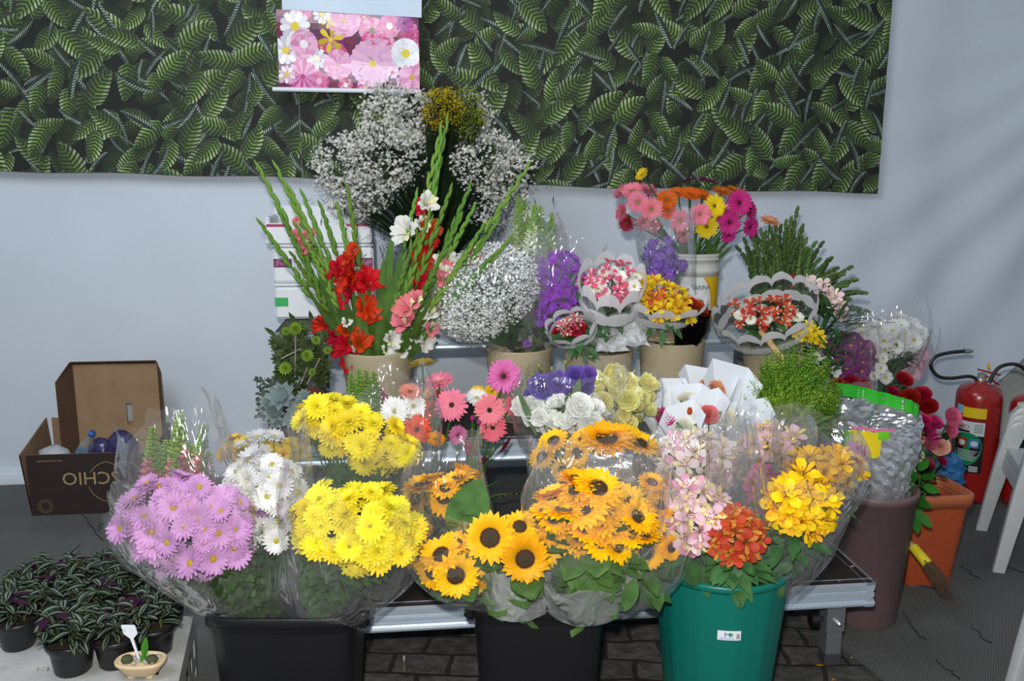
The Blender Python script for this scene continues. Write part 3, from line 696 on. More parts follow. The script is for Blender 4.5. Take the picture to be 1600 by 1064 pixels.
def green_bin():
    Dc = 2.37; c = P(1126, 905, Dc); x, y, h, r = c.x, Dc, .52, .195
    root = thing('green_bin', (x, y, 0), 'round teal green bin holding alstroemeria bouquets, in front of the lowest riser', 'bin')
    def rr(rad, z, n=72): return [V((x + (rad + (.0035 if k % 6 == 0 else 0)) * cos(2 * pi * k / n), y + (rad + (.0035 if k % 6 == 0 else 0)) * sin(2 * pi * k / n), z)) for k in range(n)]
    mb = MB(); mb.loft([rr(.135, 0), rr(.138, .01), rr(.186, h - .03), rr(.187, h - .02)]); 
    mb.loft([rr(.183, h - .02), rr(.133, .03)]); mb.add(rr(.133, .03), [tuple(range(72))]); mb.build('bin_body', TEAL, root)
    mb = MB(); mb.lathe([(.184, h - .022), (.192, h - .024), (.197, h - .018), (.198, h - .006), (.193, h), (.187, h - .003), (.184, h - .02)], (x, y, 0), 64); mb.build('rim', TEAL, root)
    mb = MB(); a = .25; 
    for s in (1,):
        rows = []
        for i in range(7):
            t = -.30 + .6 * i / 6; o_ = .19 + .06 * (1 - (t / .30) ** 2) ** .5 if abs(t) < .3 else .19
            rows.append([V((x + r_ * cos(a + t), y + r_ * sin(a + t), h - .008 - dz)) for r_, dz in [(.185, 0), (o_, -.004), (o_ + .004, .006), (o_ + .002, .02), (.19, .02)]])
        mb.grid(rows)
    mb.build('handle', TEAL, root)
    # price label
    az = -pi / 2 - .08; zc = P(1114, 991, 2.2).z
    def cyl(u, v, k=.0012):
        rad = .135 + (.186 - .135) * (zc + v) / (h - .03) + k + .0035; an = az + u / rad; return V((x + rad * cos(an), y + rad * sin(an), zc + v))
    mb = MB(); W, H = .031, .0145
    mb.grid([[cyl(-W + 2 * W * i / 6, -H + 2 * H * j) for i in range(7)] for j in range(2)])
    put_text(mb, 'M', .019, lambda X, Y: cyl(X - .014, Y - .004, .0022), 1, 'LEFT', stretch=1.25); put_text(mb, 'MERCONPLAS', .0062, lambda X, Y: cyl(X - .026, Y - .0115, .0022), 1)
    mb.add([cyl(.004 + .006 * cos(t), .003 + .006 * sin(t), .002) for t in [k * pi / 6 for k in range(-6, 7)]], [tuple(range(13))], 2)
    for i in range(9): u = .019 + i * .001; mb.add([cyl(u, -.010, .002), cyl(u + .0005, -.010, .002), cyl(u + .0005, .006, .002), cyl(u, .006, .002)], [(0, 1, 2, 3)], 3)
    mb.build('price_label', [mat('label_white', 'e6e9ee', rough=.4), mat('label_blue', '1f55b5', rough=.4), mat('label_green', '58b53c', rough=.4), mat('label_black', '1a1a1a', rough=.5)], root)['label'] = 'white label with a blue M'
green_bin()
def round_bin(name, px, py, D, rt, h, rb, m, label, cat='bin', z0=0, lip=.006, body='bin_body', group=None, n=48):
    c = P(px, py, D); root = thing(name, (c.x, D, z0), label, cat, group)
    mb = MB(); mb.lathe([(rb * .92, 0), (rb, .015), (rt, h - .03), (rt + lip, h - .028), (rt + lip * 1.3, h - .01), (rt + lip, h), (rt - .002, h), (rt - .01, h - .03), (rb * .93, .03), (.001, .03)], (c.x, D, z0), n); mb.build(body, m, root)
    return root
round_bin('brown_bin', 1358, 825, 3.0, .148, .50, .115, mat('brown_plastic', '6d5757', rough=.55, mottle=.1, mscale=40), 'faded brown plastic bin behind the corner of the lowest riser')
BEIGE = mat('beige_fibre_pot', 'a3967a', rough=.75, bump=.15, bscale=220, mottle=.08, mscale=90)
def pot(px, py, D, wpx, label, z0=.63, dz=None):
    c = P(px, py, D); r = M_(wpx / 2, D, py); h = c.z - z0
    root = thing('beige_pot', (c.x, D, z0), label, 'flower pot', 'beige fibre pots')
    mb = MB(); mb.lathe([(r * .80, 0), (r * .84, .006), (r * .90, h * .35), (r * .97, h * .8), (r, h - .006), (r * .99, h), (r * .95, h), (r * .93, h - .01), (r * .88, h * .5), (r * .8, .02), (.001, .02)], (c.x, D, z0), 48)
    mb.build('pot_body', BEIGE, root)
    return c
pot(590, 545, 3.42, 110, 'beige pot full of red and white gladioli, leftmost of the pots')
pot(811, 541, 3.42, 104, 'beige pot under the gypsophila bunch')
pot(936, 545, 3.42, 108, 'beige pot under the pink alstroemeria cone')
pot(1050, 530, 3.42, 102, 'beige pot under the yellow alstroemeria cone')
pot(1222, 541, 3.48, 120, 'beige pot behind the bright green conifer')
pot(692, 398, 4.05, 62, 'beige pot of white asters on the highest riser', .925)
# ================================================================ bin 1 : mums and snapdragons
PINK = ('daisy', 'cd98cc', 'c9a21e'); WHT = ('daisy', 'dcdcda', 'c2b52a'); YEL = ('mum', 'e8d62c', 'a8a81c'); GOLD = ('mum', 'dcb40c', 'a07818')
bouquet('film-wrapped bouquet of lilac-pink daisy mums with yellow centres, at the left end of the stall', 'bouquet', PINK, (292, 815, 112, 74, -8), 2.08, (405, 962, 2.22),
        [(412, 966, 34), (380, 935, 70), (332, 885, 96), (290, 815, 128), (272, 745, 118)], s=23, foli='mum', nleaf=420, rd=.55, dens=4.2, peaks=.16, tilt=(0, -.6, .6))
bouquet('film-wrapped bouquet of white daisy mums, between the lilac-pink and the big yellow mums', 'bouquet', WHT, (412, 770, 60, 66, 0), 2.2, (432, 958, 2.24),
        [(432, 960, 26), (430, 900, 42), (415, 820, 72), (402, 730, 84), (395, 655, 82)], s=24, foli='mum', nleaf=160, rd=.6, dens=3, peaks=.12,
        heads=None, n=44)
r_ = bpy.data.objects['flower_bouquet.001'] if 'flower_bouquet.001' in bpy.data.objects else None
for q in [(403, 683, 20, (.0, -.2, 1)), (428, 682, 18, (.3, -.2, 1)), (404, 712, 23, (0, -.7, .8)), (376, 695, 11, (-.1, -.3, 1)), (432, 845, 20, (.2, -1, .2))]:
    p = P(q[0], q[1], 2.3 if q[1] < 800 else 2.12); head(WHT, r_, p, q[3], M_(q[2], 2.3, q[1]))
    mb = MB(); mb.tube(bez(p - V(q[3]).normalized() * .01, p + V((.005, 0, -.05)), P(412, 770, 2.24), 5), .0018, n=4); mb.build('stems', GREEN, r_)
bouquet('big film-wrapped bouquet of bright yellow mums, at the right side of the leftmost bin', 'bouquet', YEL, (555, 822, 104, 66, -10), 2.1, (492, 958, 2.2),
        [(500, 962, 60), (515, 925, 88), (548, 870, 108), (556, 805, 122), (558, 735, 112)], s=23, foli='mum', nleaf=420, rd=.55, dens=4.6, peaks=.14)
bouquet('long slanting row of yellow mums in film, above and behind the big yellow bouquet', 'bouquet', YEL, (560, 676, 98, 44, -27), 2.42, (545, 850, 2.44),
        [(545, 870, 44), (550, 800, 78), (556, 730, 98), (560, 665, 104)], s=22, foli='mum', nleaf=150, rd=.5, dens=4.6, fm=FILM)
bouquet('golden mums behind the tall white mums', 'bouquet', GOLD, (405, 704, 68, 24, 0), 2.58, (430, 930, 2.36), None, s=15, foli='mum', nleaf=40, rd=.5, dens=2.6)
# snapdragons
def spikes(label, spec, lst, D, base, rings, s, foli='soft', fm=FILM, nleaf=60, cat='bouquet', peaks=.1, name='flower_bouquet', group=None, df=.62):
    B = P(*base); root = thing(name, B, label, cat, group); st = MB(); lf = MB(); fmm, LL, LW = FOLI[foli]
    for px, py, h in lst:
        d = D + rnd.uniform(-.05, .05); p = P(px, py, d); q = P(px + rnd.uniform(-6, 6), py - h, d)
        ax = q - p; z = ax.length / 3.6; o = head(spec, root, p, ax, z * (s / 22), name='flower_spike')
        c = bez(B + rv(.01), lerp(B, p, .6) + rv(.01), p, 5); st.tube(c, .003, .002, n=4, cap=False)
        for k in range(nleaf // len(lst) + 1):
            u = rnd.choice(c[1:]); lf.leaf(u, rv(1) + V((0, 0, 1)), V((0, 0, 1)), LL, LW, m=0)
    st.build('stems', GREEN, root); lf.build('foliage', fmm, root)
    if rings: Sleeve(rings, base[2], D, depthf=df).film(root, fm, peaks=peaks)
    return root
spikes('film-wrapped snapdragons, pink below and green at the tips, behind the lilac-pink daisies', ('snap', 'd88a92', '8cae3c'), [(238, 775, 78), (252, 780, 62), (262, 770, 60), (275, 778, 80), (286, 772, 90), (298, 780, 62), (310, 770, 76), (245, 790, 50), (268, 795, 62), (290, 798, 60), (306, 795, 50), (322, 790, 60), (230, 765, 55), (316, 760, 40)], 2.42,
       (392, 940, 2.34), [(390, 935, 34), (345, 870, 76), (295, 790, 98), (268, 710, 92), (262, 650, 80)], 30, peaks=.12, nleaf=120)
# ---- mixed snapdragon / gerbera film behind the yellow row
r_ = bouquet('film-wrapped white and orange gerberas with small snapdragons, in front of the gladioli pot', 'bouquet', ('gerbera', 'f0f0ec', 'b9b35a', 'f0f0ec'), (620, 650, 40, 30, 0), 2.7, (640, 800, 2.62),
        [(640, 800, 36), (625, 730, 62), (615, 665, 78), (605, 600, 68)], nleaf=50, foli='soft', peaks=.2, fm=FILM2,
        heads=[(617, 643, 25, (0, -1, .4)), (646, 635, 22, (.2, -1, .5), .05), (600, 655, 20, (-.2, -.8, .6), .06)])
head(('gerbera', 'e2662c', '4a2a18', 'e2662c'), r_, P(652, 672, 2.62), (-.5, -1, .5), M_(27, 2.62, 672)); head(('gerbera', 'd88a78', '8a5a3a', 'd88a78'), r_, P(641, 612, 2.76), (.1, -.5, .9), M_(20, 2.7, 612))
for q in [(560, 650, 60), (572, 660, 66), (584, 655, 60), (548, 640, 46), (590, 665, 50)]:
    a, b = P(q[0], q[1] + 10, 2.72), P(q[0], q[1] - q[2], 2.72); head(('snap', 'b8c49a', '86a84a'), r_, a, b - a, (b - a).length / 3.6 * 1.2, name='flower_spike')
for q in [(590, 615, 12), (600, 625, 10), (575, 612, 10)]: head(('rose', 'a82a68'), r_, P(q[0], q[1], 2.78), (0, -.8, .6), M_(q[2], 2.7))
# ---- black pots these second-row bunches stand in, on the lowest riser
for px, py, D, w_, lab in [(560, 860, 2.62, 110, 'black bucket under the slanting row of yellow mums, on the lowest riser'), (692, 835, 2.76, 128, 'black bucket under the pink gerberas, on the lowest riser'), (930, 815, 2.80, 120, 'black bucket under the lisianthus, on the lowest riser'), (1105, 800, 2.84, 100, 'black bucket under the white paper-wrapped roses, on the lowest riser')]:
    c = P(px, py, D); r = M_(w_ / 2, D, py); h = max(.1, c.z - .31)
    round_bin('black_bucket', px, py, D, r, h, r * .82, BLK, lab, 'bucket', .31, group='black buckets on the lowest riser')

# ================================================================ loose gerberas in front
def gerbera(px, py, r, col, nrm, D, base, label, cc='3a1f22', inner=None, group=None, kind='gerbera', cat='gerbera', nm=None, leafy=0):
    p = P(px, py, D); B = P(*base) if not isinstance(base, V) else base; B = B + V((rnd.uniform(-.02, .02), rnd.uniform(-.015, .015), 0)); nn = V(nrm).normalized()
    root = thing(nm or (kind if kind != 'lis' else 'lisianthus'), B, label, cat, group)
    head((kind, col, cc, inner or col) if kind in ('gerbera', 'daisy', 'mum') else (kind, col), root, p, nn, M_(r, D, py), name='flower_head')
    q = p - nn * M_(r, D, py) * .15; mb = MB(); mb.tube(bez(B, lerp(B, q, .7) - nn * .05, q, 8), .0035, .003, n=6); mb.build('stem', GREEN, root)
    if leafy:
        mb = MB()
        for i in range(leafy):
            t = rnd.uniform(.3, .92); u = lerp(B, q, t); mb.leaf(u, rv(1) + V((0, -.2, .5)), V((0, 0, 1)), .05, .014, m=0)
        mb.build('leaves', FOLI['dark'][0], root)
    return root
PG, PI_ = 'e87f92', 'ef9aa6'
gb = (668, 800, 2.74)
for (px, py, r, col, nrm, D, lab, cc, inn, b) in [
    (660, 570, 23, 'dcd05a', (-.15, .5, 1), 2.9, 'pale yellow gerbera seen from below, highest of the front cluster beside the gladioli pot', '6a7a3a', 'e8e08a', gb),
    (686, 597, 25, PG, (-.15, -.35, 1), 2.85, 'pink gerbera seen from the side, just right of the pale yellow one', 'd08a70', PI_, gb),
    (706, 633, 28, PG, (-.15, -1, .35), 2.78, 'large pink gerbera with dark centre facing forward, left of the front pair', '3a1f22', PI_, gb),
    (787, 588, 29, 'e070bc', (0, -1, .28), 2.82, 'orchid-pink gerbera with dark centre in front of the gypsophila pot, highest on the right', '3a1f22', 'c85a90', (735, 800, 2.76)),
    (765, 641, 27, PG, (0, -1, .25), 2.76, 'large pink gerbera with dark centre, below the orchid-pink one', '2a1518', PI_, (735, 800, 2.74)),
    (770, 668, 24, 'ee6f88', (.1, -1, .15), 2.79, 'pink gerbera with dark centre, lowest of the front cluster', '2a1518', 'ef8a90', (738, 805, 2.76)),
    (800, 635, 20, PG, (.7, -.6, .35), 2.84, 'pink gerbera turned to the right, half hidden behind the large pink ones', 'c07a60', PI_, (742, 800, 2.78)),
    (680, 622, 20, 'c8281e', (-.3, -.3, .8), 2.88, 'dark red gerbera tucked behind the large pink one', '3a1f22', 'a01a1a', gb),
    (672, 640, 17, 'd6461e', (-.5, -.8, .3), 2.84, 'orange-red gerbera under the red one', '3a1f22', 'd6461e', gb),
    (670, 614, 12, 'e0a070', (-.6, -.5, .6), 2.82, 'small peach gerbera beside the white gerberas in film', 'b08050', 'e0a070', gb),
    (680, 686, 17, 'e8a018', (.2, -.5, .9), 2.72, 'amber gerbera seen from the side under the pink ones', 'a07818', 'e8b030', (690, 800, 2.74)),
    (716, 680, 17, 'b05a86', (-.2, -1, .6), 2.74, 'dull mauve gerbera low in the cluster', '5a3040', 'b05a86', (705, 800, 2.76)),
    (745, 622, 20, 'e8e8e2', (.1, -.5, .9), 2.92, 'white gerbera behind the large pink ones', 'b0b060', 'e8e8e2', (725, 800, 2.8)),
    (746, 612, 13, 'e0b02c', (0, -.5, .8), 2.95, 'small amber gerbera behind the white one', 'a07818', 'e0b02c', (728, 800, 2.8)),
    (768, 612, 13, 'dcae20', (.2, -.6, .8), 2.95, 'small deep yellow gerbera left of the beige gypsophila pot', 'a07818', 'dcae20', (735, 800, 2.8)),
    (788, 694, 18, 'b02a62', (.8, -.3, -.5), 2.80, 'magenta gerbera drooping to the right above the middle riser edge', '5a1030', 'b02a62', (745, 800, 2.78)),
    (752, 724, 15, 'a8285e', (.8, -.6, -.4), 2.80, 'magenta gerbera hanging low over the bare deck', '5a1030', 'a8285e', (742, 800, 2.78)),
    (735, 700, 14, 'a02a58', (.5, -.6, .3), 2.80, 'dark magenta gerbera among the green stems', '5a1030', 'a02a58', (735, 800, 2.78))]:
    gerbera(px, py, r, col, nrm, D, b, lab, cc, inn, 'loose gerberas in front')
for px, py, lab in [(738, 658, 'closed magenta bud left of the large pink gerbera'), (748, 664, 'closed purple-pink bud right beside the magenta one')]:
    gerbera(px, py, 7, 'cc2a86' if px < 740 else '9a3a8e', (0, -.2, 1), 2.74, (738, 800, 2.74), lab, kind='tulip', cat='flower bud', nm='flower_bud')

# ================================================================ bin 2 : sunflowers
SUN = ('sunflower', 'f8bc14'); SUN2 = ('sunflower', 'ffc40c')
bouquet('film-wrapped sunflowers with a big green leaf in front, upper left of the sunflower bin', 'bouquet', SUN, (688, 765, 62, 38, 8), 2.34, (775, 935, 2.26),
        [(775, 935, 28), (740, 880, 50), (705, 800, 68), (690, 730, 66), (700, 690, 56)], s=30, foli='sun', nleaf=26, rd=.5, n=9, tilt=(-.1, .1, 1), headname='sunflower_head')
r_ = bpy.data.objects['flower_bouquet.007'] if 'flower_bouquet.007' in bpy.data.objects else None
def big_leaf(root, px, py, px2, py2, D, w=26, m='sun', label=None):
    a, b = P(px, py, D), P(px2, py2, D); mb = MB(); mb.leaf(a, b - a, TOCAM, (b - a).length, M_(w, D, py), droop=.15, k=8, fold=.15); o = mb.build('leaf', FOLI[m][0], root)
SLF = [o for o in bpy.data.objects if o.get('label', '').startswith('film-wrapped sunflowers with a big')][0]
big_leaf(SLF, 715, 850, 748, 745, 2.22, 34); big_leaf(SLF, 700, 820, 760, 775, 2.24, 26)
bouquet('film-wrapped sunflowers hanging over the left rim of the sunflower bin', 'bouquet', SUN, (705, 886, 62, 44, -15), 2.08, (800, 945, 2.2),
        [(806, 948, 26), (775, 925, 48), (732, 900, 66), (695, 868, 66), (672, 840, 60)], s=34, foli='sun', nleaf=10, rd=.5, tilt=(-.1, -1, -.1), fm=FILM, headname='sunflower_head', peaks=.14,
        heads=[(690, 868, 36, (-.3, -.6, .9)), (712, 898, 38, (.1, -1, .1), -.02), (675, 893, 30, (-.6, -.8, 0)), (738, 880, 30, (.3, -1, .3), .03), (735, 915, 28, (.2, -.8, -.7)), (712, 850, 28, (0, -.3, 1), .04), (660, 872, 24, (-.8, -.5, .5), .04)])
bouquet('four open sunflowers with dark brown discs, free of the film in the sunflower bin', 'bouquet', SUN, (805, 855, 55, 50, 0), 2.06, (808, 945, 2.18),
        None, foli='sun', nleaf=26, rd=.5, headname='sunflower_head', leafup=.7,
        heads=[(766, 840, 42, (-.05, -1, .35)), (820, 872, 40, (.05, -1, .1), -.04), (848, 856, 35, (.55, -1, .3), .03), (812, 824, 30, (.1, -.7, .9), .04)])
o = [q for q in bpy.data.objects if q.get('label', '').startswith('four open')][0]
Sleeve([(808, 952, 46), (808, 925, 50), (808, 895, 52), (806, 872, 50)], 2.14, 2.10, fold=.2).film(o, film_mat('foil_film', veil=.30, gloss=.16, rough=.14, bs=1, scale=12), name='crumpled_wrap', peaks=.12)
FOILF = MATS['foil_film']
bouquet('largest film-wrapped bouquet of golden sunflowers, right half of the sunflower bin', 'bouquet', SUN2, (925, 808, 100, 66, -10), 2.12, (915, 945, 2.2),
        [(912, 950, 46), (912, 905, 76), (922, 850, 102), (930, 785, 112), (950, 715, 104)], s=35, foli='sun', nleaf=110, rd=.5, n=40, tilt=(0, -.25, 1), fm=FILM2, headname='sunflower_head', peaks=.1, aim=.7)
o = [q for q in bpy.data.objects if q.get('label', '').startswith('largest film')][0]
Sleeve([(912, 952, 54), (910, 920, 64), (916, 885, 84)], 2.14, 2.08, fold=.2).film(o, FOILF, name='crumpled_wrap', peaks=.2)
bouquet('film-wrapped sunflowers standing upright below the cream lisianthus', 'bouquet', SUN, (940, 700, 80, 30, 0), 2.46, (925, 900, 2.32),
        [(925, 900, 44), (930, 840, 76), (935, 770, 106), (935, 705, 112)], foli='sun', nleaf=60, headname='sunflower_head', fm=FILM2, peaks=.08,
        heads=[(902, 708, 23, (-.1, -1, .3)), (948, 688, 44, (0, -.35, 1)), (948, 680, 34, (0, .2, 1), .03), (1000, 695, 32, (.25, -.35, 1)), (866, 690, 26, (-.3, -.4, .8)), (975, 678, 28, (.1, -.2, 1), .04), (912, 690, 26, (-.3, -.5, .8), .03), (848, 715, 24, (-.4, -.5, .6)), (880, 735, 22, (-.2, -.8, .4)), (925, 722, 24, (0, -.9, .4), .02)])
o = [q for q in bpy.data.objects if q.get('label', '').startswith('film-wrapped sunflowers standing')][0]
mb = MB(); rows = []
for j in range(9):
    rows.append([P(918 + i * 9 + rnd.uniform(-3, 3), 708 + j * 5.5 + 3 * sin(i) + rnd.uniform(-2, 2), 2.40 + rnd.uniform(-.012, .012)) for i in range(9)])
mb.grid(rows); mb.build('silver_foil_lining', mat('silver_foil', 'd8dce0', rough=.24, metal=.72, bump=.5, bscale=40), o)
bouquet('film-wrapped sunflowers leaning out over the right rim of the sunflower bin', 'bouquet', SUN2, (1022, 825, 44, 62, 0), 2.14, (965, 945, 2.2),
        [(955, 950, 34), (990, 920, 56), (1015, 870, 66), (1022, 800, 58), (1005, 740, 44)], s=28, foli='sun', nleaf=44, headname='sunflower_head', fm=FILM2, peaks=.15,
        heads=[(1010, 862, 33, (.0, -1, -.1)), (1048, 855, 22, (.5, -.8, .2)), (1015, 818, 30, (.3, -.5, .9)), (1030, 790, 28, (.4, -.5, .9), .03), (1005, 780, 26, (0, -.5, 1), .04), (1018, 755, 24, (.2, -.4, 1), .06), (1035, 830, 26, (.6, -.6, .6), .02)])
big_leaf([q for q in bpy.data.objects if q.get('label', '').startswith('film-wrapped sunflowers leaning')][0], 992, 905, 975, 955, 2.02, 13)
# ================================================================ bin 3 : alstroemeria
AL = lambda a, b: ('alstro', a, b)
def al(label, spec, dome, D, base, rings, s=19, **k):
    k.setdefault('nleaf', 60); k.setdefault('fm', FILM2); k.setdefault('foli', 'alstro'); k.setdefault('dens', 7)
    return bouquet(label, 'bouquet', spec, dome, D, base, rings, s=s, group='film-wrapped alstroemeria bouquets in the green bin' if base[1] > 850 else None, **k)
al('tall hazy film of pale white-pink alstroemeria, under the white paper cones', AL('ecdcdc', 'ead8a8'), (1088, 725, 62, 46, 0), 2.46, (1105, 890, 2.4), [(1105, 890, 32), (1098, 830, 56), (1090, 750, 74), (1088, 690, 76), (1088, 668, 70)], fm=FILM2, spec2=AL('d8a8b8', 'e8d8c0'), p2=.3)
al('pink and white streaked alstroemeria in film, left side of the green bin', AL('ecc6d2', 'f0dca0'), (1082, 806, 50, 54, 0), 2.2, (1100, 915, 2.3), [(1105, 915, 30), (1090, 875, 54), (1078, 810, 64), (1078, 745, 58)], s=21, spec2=AL('e8a0b8', 'f4e0d8'), p2=.45)
al('orange-red alstroemeria in a narrow film sleeve, middle of the green bin', AL('bc4a24', 'cc8434'), (1150, 836, 40, 44, 0), 2.16, (1150, 915, 2.24), [(1150, 918, 26), (1150, 880, 42), (1150, 830, 50), (1148, 740, 44), (1140, 650, 36)], s=19)
al('magenta alstroemeria between the orange and the yellow ones, green bin', AL('a83a78', 'c07a60'), (1192, 770, 26, 36, 0), 2.32, (1170, 905, 2.34), [(1170, 905, 24), (1180, 850, 36), (1188, 780, 44), (1186, 720, 40)], s=16, nleaf=40)
al('bright yellow alstroemeria in film, leaning over the right rim of the green bin', AL('f6cc12', 'f0b010'), (1250, 790, 52, 48, 0), 2.18, (1185, 915, 2.34), [(1195, 918, 50), (1225, 870, 66), (1250, 800, 74), (1262, 730, 70)], s=22)
al('deeper yellow alstroemeria in film, highest of the yellow ones in the green bin', AL('e8b60e', 'e0a010'), (1283, 738, 54, 36, 10), 2.36, (1195, 905, 2.42), [(1200, 905, 30), (1240, 830, 60), (1278, 755, 76), (1282, 700, 80), (1272, 658, 70)], s=19)
al('pale pink alstroemeria in film, below the bright green conifer', AL('eec2cc', 'f0d060'), (1203, 693, 42, 26, 0), 2.5, (1180, 880, 2.46), [(1180, 880, 28), (1190, 800, 44), (1203, 720, 60), (1212, 665, 66), (1212, 640, 58)], s=19)
# loose broad leaves filling the bin mouth
r_ = [o for o in bpy.data.objects if o.get('label', '').startswith('orange-red alstroemeria')][0]
for q in [(1085, 915, 1075, 870, 16), (1110, 918, 1118, 862, 17), (1128, 918, 1122, 850, 16), (1150, 918, 1146, 868, 15), (1172, 916, 1180, 855, 17), (1190, 912, 1205, 860, 15), (1060, 905, 1052, 868, 12), (1212, 900, 1222, 935, 9), (1215, 892, 1238, 880, 9), (1135, 920, 1140, 880, 15), (1160, 915, 1165, 875, 14), (1098, 916, 1095, 880, 15)]:
    big_leaf(r_, q[0], q[1], q[2], q[3], 2.2 + rnd.uniform(-.02, .06), q[4], 'alstro')

# ================================================================ middle row : lisianthus and paper cones
LW, LP, LY = ('lis', 'f2f3ee'), ('lis', '7058ac'), ('lis', 'efe898')
r_ = bouquet('film-wrapped purple lisianthus above white ones, left of the cream lisianthus', 'bouquet', LW, (882, 645, 74, 34, -4), 2.80, (915, 800, 2.8), [(912, 790, 36), (905, 730, 58), (888, 670, 82), (890, 600, 92), (893, 575, 82)], s=19, foli='soft', nleaf=50, dens=3.2, aim=.75, fm=FILM)
for q in [(846, 606, 21), (870, 600, 20), (832, 620, 15), (900, 590, 18), (919, 586, 14), (890, 610, 16), (914, 604, 16), (860, 618, 17)]:
    head(LP, r_, P(q[0], q[1], 2.80), (rnd.uniform(-.3, .3), -.9, .6), M_(q[2], 2.80, q[1]))
r_2 = bouquet('film-wrapped cream-yellow lisianthus, right of the white and purple ones', 'bouquet', LY, (968, 626, 52, 46, 0), 2.86, (940, 800, 2.84), [(940, 790, 32), (948, 730, 50), (964, 670, 62), (972, 610, 66), (970, 572, 58)], s=16, foli='soft', nleaf=60, dens=3.0, aim=.75, fm=FILM)
head(LY, r_2, P(1018, 602, 2.84), (.4, -.6, .8), M_(13, 2.84)); head(('tulip', 'd8d83a'), r_2, P(932, 602, 2.84), (0, -.1, 1), M_(11, 2.84)); head(('tulip', 'e6dc50'), r_2, P(953, 590, 2.84), (.1, -.1, 1), M_(12, 2.84))
for q in [(822, 590), (833, 588), (842, 575), (862, 580), (838, 592), (884, 570), (990, 585), (1010, 588), (828, 600), (895, 580)]:
    head(('tulip', '8fae5a'), r_, P(q[0], q[1], 2.88), (rnd.uniform(-.2, .2), 0, 1), M_(5.5, 2.88), name='flower_bud')
    mb = MB(); a = P(q[0], q[1], 2.88); mb.tube(bez(P(900, 690, 2.84), P(q[0], 640, 2.88), a, 5), .002, n=4); mb.build('stems', GREEN, r_)
big_leaf(r_, 838, 680, 808, 600, 2.74, 5, 'soft'); big_leaf(r_, 895, 640, 905, 590, 2.76, 7, 'soft'); big_leaf(r_, 880, 650, 890, 612, 2.74, 7, 'soft')
WP = mat('white_wrapping_paper', 'dfe5ec', rough=.45, trans=.12)
def cone(px, py, hw, bx_, by_, D, rose, label, lean=0, corners=3, rs=.55):
    B = P(bx_, by_, D); root = thing('wrapped_rose', B, label, 'wrapped rose', 'white paper-wrapped roses')
    S = Sleeve([(bx_, by_, hw * .2), (lerp(bx_, px, .4), lerp(by_, py, .4), hw * .44), (lerp(bx_, px, .75), lerp(by_, py, .75), hw * .76), (px, py, hw * 1.12)], D, D, .6, fold=.05)
    h1, h2 = rnd.uniform(1.0, 1.2), rnd.uniform(1.0, 1.2); f1 = rnd.uniform(.58, .72)
    cor = [(pi * .5 + .45, f1), (pi * .98 + rnd.uniform(-.1, .2), rnd.uniform(.92, 1.08)), (pi * 1.28 + rnd.uniform(-.1, .1), h1), (pi * 1.72 + rnd.uniform(-.1, .1), h2), (pi * 2.05, rnd.uniform(.9, 1.05)), (pi * 2.5 - .45, f1)]
    tp_ = [S.pt(a_, t_, 1.1) for a_, t_ in cor]; mb = MB()
    for c_ in range(5):
        rows = []
        for j in range(7):
            row = []
            for i in range(7):
                u_ = i / 6; top = lerp(tp_[c_], tp_[c_ + 1], u_); a_ = lerp(cor[c_][0], cor[c_ + 1][0], u_); b0 = S.pt(a_, .02); v = j / 6
                row.append(lerp(b0, top, v) + (S.pt(a_, .5 * lerp(cor[c_][1], cor[c_ + 1][1], u_)) - lerp(b0, top, .5)) * (.9 * 4 * v * (1 - v)))
            rows.append(row)
        mb.grid(rows)
    mb.build('paper_cone', WP, root)
    if rose:
        p = S.pt(0, .84); q = S.pt(pi, .84); c = lerp(p, q, .5) + V((0, -.012, 0)); head(('rose', rose), root, c, (0, -.75, .7), M_(hw * rs, D, py), name='rose_bloom')
        mb = MB(); mb.tube([B, c], .003, n=5); mb.build('stem', GREEN, root)
        mb = MB(); mb.leaf(c - V((.01, .0, .02)), V((-.3, -.2, 1)), TOCAM, .05, .011); mb.leaf(c + V((.012, .0, -.02)), V((.5, -.2, .9)), TOCAM, .05, .011); mb.build('leaves', FOLI['soft'][0], root)
    Sleeve([(bx_, by_, hw * .3), (lerp(bx_, px, .45), lerp(by_, py, .45), hw * .75), (lerp(bx_, px, .8), lerp(by_, py, .8), hw * 1.05)], D - .005, D - .005, .6, fold=.1).film(root, FILM, peaks=.12, na=36, nt=12)
for a in [(1108, 592, 33, 1118, 790, 2.98, 'd8886a', 'orange rose in a tall white paper cone, highest of the paper-wrapped roses'), (1146, 600, 33, 1128, 790, 2.94, None, 'tall empty-looking white paper cone right of the orange rose'),
          (1056, 615, 22, 1080, 780, 2.95, 'c85a86', 'pink rose bud in a narrow white cone behind the front ones'), (1072, 618, 33, 1095, 780, 2.88, 'e8e4cc', 'cream rose with red edge in a white paper cone, beside the magenta one'),
          (1034, 638, 25, 1070, 780, 2.84, 'cc2a70', 'magenta rose in a white paper cone, closest to the cream lisianthus'), (1106, 634, 25, 1108, 780, 2.82, 'e07078', 'coral-pink rose in a white paper cone, middle of the front row'),
          (1132, 640, 28, 1118, 780, 2.86, 'ece6cc', 'cream rose in a white paper cone, right of the coral-pink one'), (1170, 640, 30, 1140, 780, 2.84, None, 'white paper cone flaring out beside the green conifer'), (1066, 655, 26, 1085, 780, 2.78, 'eeeedd', 'ivory rose in a white paper cone, lowest of the paper-wrapped roses')]:
    cone(a[0], a[1], a[2] * 1.16, *a[3:])
head(('tulip', 'c83a1e'), [o for o in bpy.data.objects if o.get('label', '').startswith('cream rose with red')][0], P(1077, 648, 2.80), (0, -.3, 1), M_(9, 2.8), name='red_petal')

